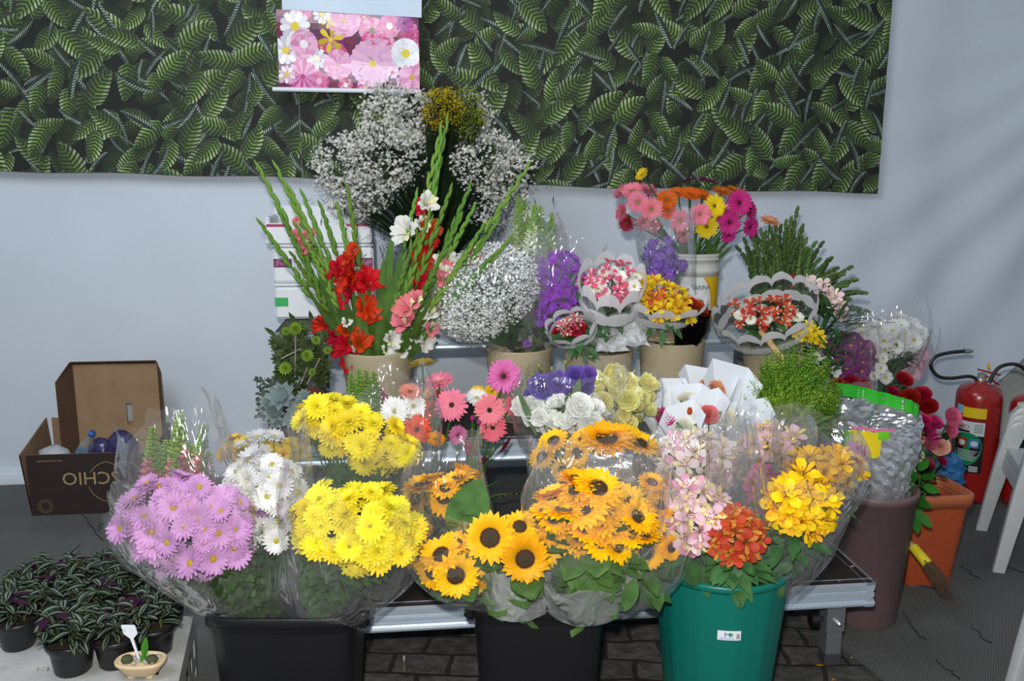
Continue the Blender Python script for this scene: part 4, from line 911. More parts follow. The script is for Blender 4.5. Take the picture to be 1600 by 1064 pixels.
# ================================================================ conifer
def conifer():
    D = 2.95; B = P(1236, 668, D); root = thing('conifer', (B.x, D, .31), 'bright lime-green feathery conifer in a pot, right of the white paper cones', 'plant')
    pm = MB(); h = B.z - .31; pm.lathe([(.07, 0), (.10, h - .02), (.105, h - .02), (.105, h), (.095, h), (.09, h - .03), (.001, h - .03)], (B.x, D, .31), 28); pm.build('pot', BLK, root)
    g = random.Random(5); mb = MB(); t_ = MB()
    for i in range(620):
        w = g.uniform(-.15, 1); th = g.uniform(0, 2 * pi); q = math.sqrt(max(0, 1 - w * w))
        tip = V((B.x + .004 + q * cos(th) * .158, D + q * sin(th) * .13, B.z + .03 + max(0, w) * .22 + (.03 if w > 0 else w * .2))) + V((g.uniform(-.012, .012), 0, g.uniform(-.01, .02)))
        base = lerp(V((B.x, D, B.z - .02)), tip, .35); d = tip - base; L = d.length; d.normalize()
        if i % 3 == 0: t_.tube([base, tip], .0015, .0008, n=3)
        s1 = d.orthogonal().normalized(); s2 = d.cross(s1)
        for k in range(13):
            t = .15 + .85 * k / 12; p = base + d * L * t; r = .021 * (1.15 - t)
            a = k * 2.1; e = s1 * cos(a) + s2 * sin(a)
            for sg in (-1, 1):
                u = (e * sg + d * 1.2).normalized(); n = u.cross(d).normalized()
                mb.add([p, p + u * r * .6 + n * .0036, p + u * r * 1.3, p + u * r * .6 - n * .0036], [(0, 1, 2, 3)])
    o = mb.build('foliage', petal('lime_foliage', '8fb83a', mottle=.45, mscale=18, col2='4f8a24'), root); t_.build('twigs', GREEN, root)
conifer()
mb = MB(); a, b = P(1189, 518, 3.3), P(1219, 556, 3.16); d = (b - a).normalized(); mb.tube([a, a + d * .004, b + d * .12], .011, .012, n=12)
t = thing('wooden_stick', b + d * .12, 'pale round wooden stick slanting behind the conifer', 'stick'); mb.build('rod', mat('pale_wood', 'c8a674', rough=.6, mottle=.15, mscale=30), t)

# ================================================================ pots 2-5
r_ = bouquet('large film-wrapped cloud of tiny white gypsophila, in the second beige pot', 'bouquet', ('daisy', 'e8e8e4', 'd8d8b0'), (760, 455, 80, 76, 20), 3.38, (808, 545, 3.42), None, s=4, n=3, foli='dark', nleaf=60)
def cloud(root, dome, D, n, r, m, name='tiny_blossoms', rd=.6, stemfrom=None, stemn=60, petals=5, seed=1, clus=1, cr_=.02, z=1, low=-.5):
    g = random.Random(seed); cx, cy, rx, ry, rot = dome; C = P(cx, cy, D); a = R(rot); X = RIGHT * cos(a) + UPV * sin(a); Y = UPV * cos(a) - RIGHT * sin(a)
    RX, RY = M_(rx, D, cy), M_(ry, D, cy); RD = RX * rd; mb = MB(); st = MB()
    for i in range(n // clus):
        while True:
            v = V((g.uniform(-1, 1), g.uniform(-1, 1), g.uniform(low, 1)))
            if .25 < v.length < 1: break
        v = v * (v.length ** -.35); hub = C + X * (RX * v.x) + Y * (RY * v.y) + TOCAM * (RD * v.z)
        if stemfrom is not None and (i % max(1, (n // clus) // stemn) == 0 or clus > 1): st.tube(bez(stemfrom, lerp(stemfrom, C, .6) + (hub - C) * .4, hub, 4), .0016, .0007, n=3, cap=False)
        for c_ in range(clus):
            p = hub + (V((g.gauss(0, 1), g.gauss(0, 1), g.gauss(0, .6))) * cr_ if clus > 1 else V((0, 0, 0)))
            if clus > 1 and g.random() < .6: st.add([hub - V((0, 0, cr_)), p, p + V((.001, 0, .001))], [(0, 1, 2)])
            nn = (TOCAM * .5 + V((g.gauss(0, .6), g.gauss(0, .4), g.gauss(.6, .5)))).normalized(); s1 = nn.orthogonal().normalized(); s2 = nn.cross(s1); q = r * g.uniform(.7, 1.15); o = g.uniform(0, 6)
            ring_ = []
            for k in range(petals * 2):
                an = o + pi * k / petals; rr = q if k % 2 == 0 else q * .42; ring_.append(p + (s1 * cos(an) + s2 * sin(an)) * rr + nn * (q * .18 if k % 2 == 0 else 0))
            mb.add([p - nn * q * .1] + ring_, [(0, k + 1, (k + 1) % (petals * 2) + 1) for k in range(petals * 2)], 0)
            if len(m) > 1: mb.add([p + nn * q * .12 + (s1 * cos(x) + s2 * sin(x)) * q * .26 for x in (0, 1.57, 3.14, 4.71)], [(0, 1, 2, 3)], 1)
    o = mb.build(name, m, root, smooth=False); o['kind'] = 'stuff'
    if st.v: st.build('sprigs', GREEN if z else FOLI['dark'][0], root)
    return o
GYP = petal('gypsophila_white', 'eef0ee', var=0)
cloud(r_, (762, 450, 84, 70, 20), 3.36, 4200, .0070, [GYP], stemfrom=P(806, 545, 3.4), stemn=160, seed=3, rd=.8); cloud(r_, (735, 495, 55, 42, -10), 3.34, 1700, .0064, [GYP], seed=4, rd=.8, stemfrom=P(806, 545, 3.4), stemn=80)
Sleeve([(806, 545, 46), (790, 525, 68), (765, 490, 92), (765, 440, 96), (775, 395, 80)], 3.4, 3.36, depthf=.7).film(r_, FILM)
spikes('film-wrapped green and white snapdragons, above the gypsophila', ('snap', 'e8eeda', 'a6cc5a'), [(812, 420, 60), (822, 425, 72), (835, 425, 66), (848, 425, 60), (858, 420, 56), (828, 400, 52), (842, 400, 50), (818, 445, 60), (850, 440, 60), (835, 450, 60), (808, 400, 60), (862, 400, 44), (840, 470, 60), (826, 465, 60)], 3.5, (818, 545, 3.44), [(818, 540, 24), (820, 490, 34), (835, 430, 46), (840, 370, 46), (835, 330, 38)], 34, nleaf=60, fm=FILM)
bouquet('film-wrapped purple asters, between the gypsophila and the pink alstroemeria', 'bouquet', ('aster', 'a050c8'), (878, 435, 38, 46, 0), 3.4, (835, 545, 3.42), [(835, 548, 24), (848, 510, 40), (872, 450, 54), (890, 400, 52), (902, 375, 46)], s=9, foli='dark', nleaf=80, dens=4.6, rd=.8)
r_ = [o for o in bpy.data.objects if o.get('label', '').startswith('film-wrapped purple asters')][0]
for q in [(850, 470), (846, 480), (858, 485), (848, 495), (866, 478), (855, 505), (870, 500), (843, 505), (860, 465), (885, 480), (848, 460), (824, 538), (895, 470), (840, 490)]:
    head(('aster', 'a050c8'), r_, P(q[0], q[1], 3.33), (rnd.uniform(-.4, .4), -1, .4), M_(9, 3.33, 480))

def scallop_bouquet(label, spec, dome, D, base, rings, s, spec2=None, p2=0, n=9, depthf=.62, filmtop=True, t_in=.86, **k):
    r = bouquet(label, 'bouquet', spec, dome, D, base, None, s=s, rd=.3, jit=.6, foli='alstro', nleaf=40, spec2=spec2, p2=p2, dens=4.4, **k)
    S = Sleeve(rings, base[2], D, depthf=depthf, fold=.04); S.scallop(r, n=n, t_in=t_in, name='scalloped_paper_border'); S.film(r, FILM, peaks=0, nt=18, name='dotted_film', kk=.975)
    return r
scallop_bouquet('pink alstroemeria with small white daisies in a white scalloped cone, third beige pot', AL('e05a80', 'f0c8cc'), (957, 444, 44, 30, 0), 3.24, (942, 548, 3.46), [(944, 550, 16), (948, 522, 30), (954, 482, 46), (956, 442, 53)], 11, depthf=.95, spec2=('daisy', 'f0f0e8', 'c2b52a'), p2=.3, n=9)
scallop_bouquet('small scalloped cone with one red flower, low beside the pink alstroemeria cone', ('rose', 'a8202a'), (893, 512, 24, 14, 10), 3.20, (918, 550, 3.36), [(920, 552, 14), (908, 538, 28), (898, 524, 36), (892, 511, 41)], 9, depthf=.7, n=8, spec2=AL('c86a70', 'e8e0d0'), p2=.6)
r_ = [o for o in bpy.data.objects if o.get('label', '').startswith('pink alstroemeria with small')][0]
g = random.Random(9)
for (cx, cy, w_, h_) in [(955, 530, 22, 34), (985, 520, 26, 34)]:
    mb = MB(); rows = [[P(cx + (i - 4) / 4 * w_ * (.6 + .08 * j) + g.uniform(-3, 3), cy + (j - 4) / 4 * h_ * .6 + g.uniform(-2, 2), 3.30 + g.uniform(-.012, .012) + .008 * abs(i - 4)) for i in range(9)] for j in range(9)]; mb.grid(rows)
    mb.build('crumpled_white_wrap', PAPER, r_, smooth=False)
scallop_bouquet('yellow and orange alstroemeria in a white scalloped cone tilted right, fourth beige pot', AL('ecc81a', 'e0a020'), (1036, 470, 48, 28, -30), 3.26, (1030, 545, 3.44), [(1022, 546, 18), (1030, 520, 34), (1036, 498, 48), (1044, 474, 60)], 12, depthf=.5, spec2=AL('c8502a', 'e8a030'), p2=.14, n=9, aim=.7)
def foil_rose():
    B = P(1075, 540, 3.34); root = thing('foil_wrapped_rose', B, 'copper-red rose bunch in shiny dark foil, in front of the margarine bucket', 'bouquet')
    Sleeve([(1070, 540, 18), (1078, 510, 26), (1084, 485, 26)], 3.34, 3.3, fold=.25).film(root, mat('dark_foil', '2c2426', rough=.15, metal=.9, bump=.5, bscale=30), name='foil_wrap', peaks=.15)
    for q in [(1072, 485, 11), (1088, 480, 12), (1098, 490, 9), (1078, 474, 10)]: head(('rose', 'a8321a'), root, P(q[0], q[1], 3.28), (0, -.6, .8), M_(q[2], 3.3), name='rose_bloom')
foil_rose()
def clump(label, px, py, w_, h_, D, n=14, m=None, name='crumpled_cellophane', cat='wrapping'):
    c = P(px, py, D); root = thing(name, c, label, cat); g = random.Random(int(px)); mb = MB(); W, H = M_(w_, D, py), M_(h_, D, py); rows = []
    for j in range(n):
        ph = pi * j / (n - 1); rows.append([c + V((W * sin(ph) * cos(t) * g.uniform(.7, 1.2), W * .5 * sin(ph) * sin(t) * g.uniform(.7, 1.2), H * cos(ph) * g.uniform(.8, 1.2) + H)) for t in [2 * pi * i / n for i in range(n)]])
    mb.grid(rows, 0, True); mb.build('sheet', m or mat('kraft_film', '9a8a70', rough=.3, bump=.4, bscale=30), root, smooth=False); return root
clump('crumpled brown paper and cellophane in the mouth of the fourth beige pot', 1045, 536, 34, 9, 3.36)
r_ = thing('flower_bouquet', P(1052, 520, 3.45), 'purple statice in crinkled clear film, under the pink gerberas', 'bouquet')
for i in range(84):
    t = rnd.random() ** .9; px, py = 1036 + max(-26, min(26, rnd.gauss(0, 14))) + t * 8, 388 + t * 70 + rnd.gauss(0, 7)
    if t > .35 and rnd.random() < .45: continue
    head(('tuft', '8a62c0'), r_, P(px, py, 3.42 + rnd.uniform(-.03, .05)), (rnd.uniform(-.5, .5), -.8, .6), M_(10, 3.42), name='statice_cluster')
mb = MB(); lf = MB()
for i in range(40):
    e = P(1040 + rnd.gauss(0, 16), 380 + rnd.uniform(0, 70), 3.45); c = bez(P(1058, 525, 3.45), P(1050, 460, 3.46), e, 5); mb.tube(c, .0025, n=4); lf.leaf(rnd.choice(c), rv(1) + V((0, 0, .8)), V((0, 0, 1)), .05, .012)
mb.build('stems', GREEN, r_); lf.build('foliage', FOLI['dark'][0], r_)
Sleeve([(1062, 520, 18), (1055, 470, 32), (1045, 410, 42), (1038, 360, 46), (1035, 335, 48)], 3.46, 3.42, fold=.14).film(r_, FILM2, peaks=.06)
scallop_bouquet('wide white scalloped cone with orange-red alstroemeria and white daisies, behind the conifer', AL('c8482a', 'e8b0a0'), (1198, 490, 52, 22, 0), 3.30, (1215, 548, 3.48), [(1216, 554, 28), (1208, 532, 52), (1200, 508, 72), (1197, 484, 82)], 11, spec2=('daisy', 'ecece0', 'b0b050'), p2=.3, n=14, depthf=.72, t_in=.8, aim=.75)
for q, c_, lab in [((1262, 523, 2, 0), 'f2cf1a', 'yellow freesia cluster hanging over the rim of the rightmost beige pot')]:
    root = thing('freesia', P(1250, 560, 3.34), lab, 'flower')
    for k in [(1250, 516), (1262, 510), (1272, 518), (1258, 528), (1270, 530), (1278, 526), (1264, 520), (1280, 536), (1248, 526)]: head(('alstro', c_, 'f6da30'), root, P(k[0], k[1], 3.28 + rnd.uniform(-.01, .01)), (rnd.uniform(-.5, .5), -1, .4), M_(11, 3.28), name='blossom')
    mb = MB(); mb.tube(bez(P(1250, 560, 3.34), P(1255, 535, 3.3), P(1264, 520, 3.3), 5), .003, n=5); mb.build('stem', GREEN, root)
gerbera(1157, 531, 9, 'e8c020', (-.3, -.8, -.2), 3.3, P(1190, 552, 3.4), 'small yellow bud drooping left of the wide scalloped cone', kind='tulip', cat='flower bud', nm='flower_bud')
# ================================================================ gladioli
def strip_leaf(mb, pts, w0, w1, up, m=0):
    rows = []
    for i, p in enumerate(pts):
        t = i / (len(pts) - 1); d = (pts[min(i + 1, len(pts) - 1)] - pts[max(0, i - 1)]).normalized(); s = d.cross(up).normalized(); w = lerp(w0, w1, t) * (sin(pi * min(1, .25 + t * .72)) ** .6)
        if i == len(pts) - 1: w = .0006
        rows.append([p - s * w, p + s.cross(d) * w * .3, p + s * w])
    mb.grid(rows, m)
BUDD = petal('bud_olive', '5f7c44', var=.35)
BUDG = petal('bud_green', '6f9a3e', var=.25); SPEAR = petal('gladiolus_stem', '567a34', var=.2, mottle=.3, mscale=20)
def glad(base, tip, bow, label, blooms=(), buds=(.45, 1.0), nb=12, name='gladiolus', group='gladioli in the leftmost beige pot', leaves=0, bm=None, bt=1.0):
    root = thing(name, base, label, 'gladiolus', group); mid = lerp(base, tip, .55) + bow; c = bez(base, mid, tip, 24)
    mb = MB(); mb.tube(c, .0055, .002, n=6); mb.build('stem', SPEAR, root)
    at = lambda t: (c[min(23, int(t * 24))], (c[min(24, int(t * 24) + 1)] - c[min(23, int(t * 24))]).normalized())
    mb = MB(); L = (tip - base).length
    for i in range(nb):
        t = lerp(buds[0], buds[1] - .02, i / (nb - 1)); p, d = at(t); e = d.cross(TOCAM).normalized() * (1 if i % 2 else -1); f = (d * 1.0 + e * .22 * (1 - (i / nb) * .7) + TOCAM * .12).normalized()
        k = 1 - .45 * i / nb; ln = .082 * k * min(1, L * 1.2); r = .0108 * k * bt
        mb.tube([p - d * .006, p + f * ln * .3 + e * .002, p + f * ln * .65, p + f * ln], r * .7, r * .7, n=5) if False else mb.loft([[p + f * (ln * u) + (e.cross(f) * sin(x) + e * cos(x)) * r * w_ for x in [k2 * pi / 3 for k2 in range(6)]] for u, w_ in ((0, .5), (.25, 1), (.55, .85), (.85, .4), (1, .05))])
    mb.build('bud_spike', bm or BUDG, root)
    for (t, col, sz) in blooms:
        p, d = at(t); a = rnd.uniform(-.8, .8); sgn = rnd.choice((-1, 1)); n = (TOCAM * .8 + d.cross(TOCAM) * sgn * .55 + d * .35 + rv(.2)).normalized(); q = M_(sz, 3.3)
        head(('glad', col, 'e8e4b0' if col != 'c8200c' else 'b01808'), root, p + n * q * .8, n, q, name='blossom')
    if leaves:
        mb = MB()
        for i in range(leaves):
            a_ = rnd.uniform(-.12, .12); q = lerp(base, tip, rnd.uniform(.35, .62)) + V((rnd.uniform(-.05, .05), rnd.uniform(-.04, .04), 0)); strip_leaf(mb, bez(base + rv(.01), lerp(base, q, .6) + V((a_ * .2, 0, 0)), q, 7), .008, .012, TOCAM)
        mb.build('leaves', SPEAR, root)
    return root
RD_, WH_, PK_ = 'c8200c', 'e4e4dc', 'dc7880'
Dg = 3.36; gb_ = lambda dx=0: P(590 + dx, 552, 3.42) + V((rnd.uniform(-.01, .01), rnd.uniform(-.04, .04), -.06))
GL = [(402, 256, -22, 3.30, -.03, [(.60, PK_, 12)], 'gladiolus stem in green bud with tip furthest left against the wall'),
      (430, 256, -18, 3.38, -.02, [(.62, PK_, 13), (.68, PK_, 10)], 'gladiolus with pink flowers half open, tip against the edge of the leaf banner'),
      (405, 345, -26, 3.26, -.04, [(.28, RD_, 20), (.2, RD_, 18)], 'gladiolus leaning lowest to the left, in front of the foam boxes, red blooms low'),
      (452, 292, -14, 3.34, -.02, [(.66, PK_, 19)], 'gladiolus in front of the foam boxes with one open pink flower near its tip'),
      (500, 318, -10, 3.36, -.01, [(.50, RD_, 19), (.42, RD_, 20)], 'short upright gladiolus with red flowers over the middle foam box'),
      (527, 320, -8, 3.33, -.01, [(.56, RD_, 19), (.48, RD_, 23), (.40, RD_, 25), (.30, RD_, 25)], 'gladiolus with a column of big red flowers, left of the pot centre'),
      (542, 290, -4, 3.30, .0, [(.62, RD_, 13), (.56, RD_, 18), (.46, RD_, 27), (.38, RD_, 27), (.28, RD_, 22)], 'gladiolus with the fullest red flowers, its tip against the dark aster stems'),
      (455, 395, -20, 3.22, -.03, [(.16, RD_, 24), (.10, WH_, 15), (.22, RD_, 20)], 'low gladiolus with red flowers and a white one over the pot rim'),
      (480, 380, -16, 3.24, -.02, [(.3, WH_, 10), (.06, RD_, 24), (.14, RD_, 22)], 'green gladiolus bent left with a small white bloom and red ones at the pot rim'),
      (690, 196, 8, 3.34, .03, [(.55, WH_, 15), (.63, WH_, 19), (.50, WH_, 27)], 'tall gladiolus with large white flowers, tip below the goldenrod'),
      (700, 182, 14, 3.36, .04, [(.46, RD_, 20), (.53, RD_, 22), (.60, RD_, 17), (.40, RD_, 22)], 'tall gladiolus with red flowers in the middle of the pot, right of the white one'),
      (690, 206, 20, 3.30, .06, [(.36, RD_, 19), (.30, RD_, 18)], 'tall thin gladiolus curving over at the tip below the goldenrod'),
      (828, 256, 30, 3.28, .04, [(.50, PK_, 14)], 'gladiolus reaching furthest right over the snapdragons'),
      (735, 290, 24, 3.34, .03, [(.56, WH_, 20), (.50, WH_, 18)], 'gladiolus with white flowers right of the pot centre'),
      (742, 322, 28, 3.30, .02, [(.52, PK_, 19), (.58, PK_, 17)], 'gladiolus with salmon pink flowers high on the right'),
      (800, 370, 34, 3.22, .05, [(.26, WH_, 15), (.20, WH_, 20)], 'gladiolus leaning low to the right across the gypsophila, white blooms at the rim'),
      (778, 345, 30, 3.26, .04, [(.30, WH_, 16)], 'green gladiolus in bud in front of the right aster stems'),
      (690, 400, 20, 3.24, .02, [(.42, PK_, 24), (.30, PK_, 22), (.52, PK_, 18)], 'short gladiolus with open salmon pink flowers just above the pot'),
      (770, 400, 28, 3.20, .03, [(.22, WH_, 18), (.12, WH_, 22), (.3, PK_, 14)], 'low gladiolus with white blooms hanging over the right rim of the pot'),
      (640, 400, 8, 3.24, 0, [(.24, WH_, 18), (.14, WH_, 12)], 'short broad-leaved gladiolus in the centre with a white bloom near the rim')]
GL += [(706, 292, 18, 3.26, .02, [], 'slim green gladiolus in bud right of the tall white one'), (722, 336, 24, 3.24, .02, [], 'green gladiolus in bud between the pink blooms and the aster stems'), (756, 352, 30, 3.24, .03, [], 'green gladiolus in bud pointing at the snapdragon film'),
       (738, 384, 30, 3.20, .03, [], 'short green gladiolus in bud in front of the gypsophila'), (652, 300, 8, 3.32, .0, [], 'upright green gladiolus in bud in front of the dark aster leaves'), (672, 330, 12, 3.28, .01, [(.3, RD_, 14)], 'upright green gladiolus with one small red bloom near the pot centre'),
       (436, 330, -24, 3.28, -.03, [], 'grey-green gladiolus in bud across the topmost foam box'), (462, 350, -18, 3.30, -.02, [], 'grey-green gladiolus in bud across the middle foam box'), (472, 300, -12, 3.38, -.02, [], 'long green gladiolus in bud between the two pink-flowered ones')]
for i, (tx, ty, dx, D, bow, bl, lab) in enumerate(GL):
    glad(gb_(dx), P(tx, ty, D), V((bow, 0, .06)), lab, bl, leaves=2 if ty < 330 else 3, nb=13)
r_ = [o for o in bpy.data.objects if o.get('label', '').startswith('short broad-leaved')][0]
mb = MB()
for (x0, x1, y1, w) in [(598, 612, 365, .024), (606, 628, 390, .022), (590, 600, 400, .018), (612, 640, 420, .018), (575, 560, 420, .012), (570, 548, 440, .012), (620, 665, 440, .010), (565, 530, 450, .010)]:
    a, b = P(x0, 560, 3.38), P(x1, y1, 3.34); strip_leaf(mb, bez(a, lerp(a, b, .5) + V(((x1 - x0) * -.0003, 0, 0)), b, 8), w * .8, w, TOCAM)
mb.build('broad_leaves', SPEAR, r_)

# ================================================================ white asters and goldenrod behind
ASW = petal('aster_white', 'eef0ec', var=0); ASC = mat('aster_eye', 'b89a40', rough=.8)
pz = P(692, 400, 4.05) + V((0, 0, -.05))
def spray(label, dome, D, n, seed, m, r, clus, group, cat='aster', name='white_aster', bn='tiny_blossoms', cr_=.02, stemn=40, rot=0, foliage=True, rd=.6):
    root = thing(name, pz, label, cat, group)
    cloud(root, dome, D, n, r, m, seed=seed, stemfrom=pz, stemn=stemn, clus=clus, cr_=cr_, z=0, name=bn, rd=rd)
    if foliage:
        g = random.Random(seed); mb = MB(); C = P(dome[0], dome[1] + dome[3] * .35, D)
        for i in range(420):
            t = g.uniform(.25, 1.1); p = lerp(pz, C, t) + V((g.gauss(0, 1), g.gauss(0, .5), g.gauss(0, 1))) * (.03 + .07 * t); mb.leaf(p, V((g.uniform(-1, 1), g.uniform(-1, .4), g.uniform(-.2, 1))), V((0, 0, 1)), .045, .0028, k=2)
        mb.build('foliage', FOLI['dark'][0], root)
    return root
AG = 'white asters on the highest riser'
for q in [('white aster spray spreading furthest left against the leaf banner', (535, 268, 46, 62, 25), 4.02, 620, 21), ('white aster spray rising in front of the poster rod', (600, 175, 34, 44, 0), 4.12, 620, 22),
          ('dense white aster spray above the white gladiolus', (600, 245, 58, 58, 10), 3.98, 1150, 23), ('white aster spray left of the goldenrod, over the lower right poster corner', (640, 180, 34, 52, 0), 4.05, 800, 24),
          ('white aster spray with round clumps, low above the foam boxes', (560, 305, 52, 36, 20), 4.0, 560, 25), ('white aster spray just right of the goldenrod', (735, 185, 36, 40, 0), 4.16, 420, 26),
          ('white aster spray right of the goldenrod stems', (750, 245, 46, 52, -15), 4.02, 900, 27), ('white aster spray spreading furthest right under the banner edge', (795, 275, 34, 56, -10), 4.05, 560, 28),
          ('white aster spray hanging low to the right above the snapdragons', (770, 320, 32, 40, -20), 4.0, 300, 29), ('white aster spray behind the tall gladioli in the middle', (665, 280, 42, 50, 0), 4.1, 420, 30)]:
    spray(q[0], q[1], q[2], int(q[3] * 1.45), q[4], [ASW, ASC], .0098, 9, AG, cr_=.019)
GR = petal('goldenrod_yellow', 'c2a80c', var=0, trans=.1); GR2 = petal('goldenrod_green', '8f9c1c', var=0, trans=.1)
spray('golden yellow goldenrod plume, highest flower of the stall', (690, 172, 32, 36, 0), 3.96, 1900, 41, [GR], .0048, 7, 'goldenrod plumes', 'goldenrod', 'goldenrod', cr_=.012, stemn=60, foliage=False)
spray('greenish goldenrod plume right of the golden yellow one', (728, 178, 30, 42, 0), 4.0, 1700, 42, [GR2], .0046, 7, 'goldenrod plumes', 'goldenrod', 'goldenrod', cr_=.012, stemn=60)
spray('small goldenrod sprig among the white asters', (592, 188, 14, 16, 0), 4.08, 200, 43, [GR2], .0046, 7, 'goldenrod plumes', 'goldenrod', 'goldenrod', cr_=.01, stemn=10, foliage=False)

# ================================================================ margarine bucket and top gerberas
def marg():
    D = 3.86; c = P(1082, 393, D); x, y = c.x, D + .0; R0 = M_(46, D, 393); z0 = .925; h = c.z - z0; rb = R0 * .84
    root = thing('margarine_bucket', (x, y, z0), 'white plastic margarine bucket with yellow label, full of gerberas', 'bucket')
    rad = lambda z: lerp(rb, R0 * .95, z / h)
    mb = MB(); mb.lathe([(rb * .95, 0), (rb, .008), (rad(h * .72), h * .72), (rad(h * .72) + .006, h * .73), (rad(h * .78) + .006, h * .79), (rad(h * .8), h * .8), (rad(h * .9), h * .9), (R0 + .004, h * .91), (R0 + .004, h * .94), (R0 - .002, h * .945), (R0 + .003, h * .955), (R0 + .003, h - .002), (R0 - .002, h), (R0 - .008, h - .01), (rb * .95, .02), (.001, .02)], (x, y, z0), 56)
    mb.build('bucket_body', mat('milky_plastic', 'c9cac4', rough=.4, mottle=.15, mscale=25), root)
    az = -pi / 2 - .10
    def S(u, v, k=.001):
        r = rad(v) + k; a = az + u / R0; return V((x + r * cos(a), y + r * sin(a), z0 + v))
    W, lo, hi = .155, .03, h * .69; mb = MB()
    mb.grid([[S(-W + 2 * W * i / 24, lerp(lo, hi, j / 4)) for i in range(25)] for j in range(5)], 0)
    cz_ = .045; el = lambda t, k, s=1: S(-.012 + s * .108 * cos(t), cz_ + .02 + s * (.175) * sin(t), k)
    ts = [k * 2 * pi / 40 for k in range(40)]; cl = lambda p: V((p.x, p.y, min(z0 + hi, max(z0 + lo, p.z))))
    for sc_e, k_, m_ in ((1.05, .0022, 4), (1.0, .0032, 1)):
        cols = [-.012 + .108 * sc_e * (2 * i / 28 - 1) for i in range(29)]; hh = lambda u: .175 * sc_e * math.sqrt(max(0, 1 - ((u + .012) / (.108 * sc_e)) ** 2))
        mb.grid([[S(u, max(lo, min(hi, cz_ + .02 + q * hh(u))), k_) for u in cols] for q in (-1, -.3, .3, 1)], m_)
    put_text(mb, 'MARGARINA', .026, lambda X, Y: S(X + .078, hi - .052 + Y, .0050), 2, 'RIGHT'); put_text(mb, 'uso industrial', .013, lambda X, Y: S(X + .058, hi - .074 + Y, .0042), 2, 'RIGHT'); put_text(mb, '15 kg', .011, lambda X, Y: S(X + .04, hi - .092 + Y, .0042), 2, 'RIGHT')
    put_text(mb, 'iteli', .058, lambda X, Y: S(X + .070, hi - .150 + Y, .0042), 3, 'RIGHT', stretch=.9)
    mb.build('printed_label', [mat('label_yellow', 'e2b412', rough=.45), mat('label_pale', 'd8dcd8', rough=.45), mat('label_navy', '2c3a4a', rough=.5), mat('label_orange', 'd0762c', rough=.5), mat('label_amber', 'd88a1a', rough=.5)], root)
    return V((x, y, z0 + h - .05))
mp = marg()
GP, GO, GY, GM = 'e08090', 'e0601a', 'f0d01a', 'c0287a'
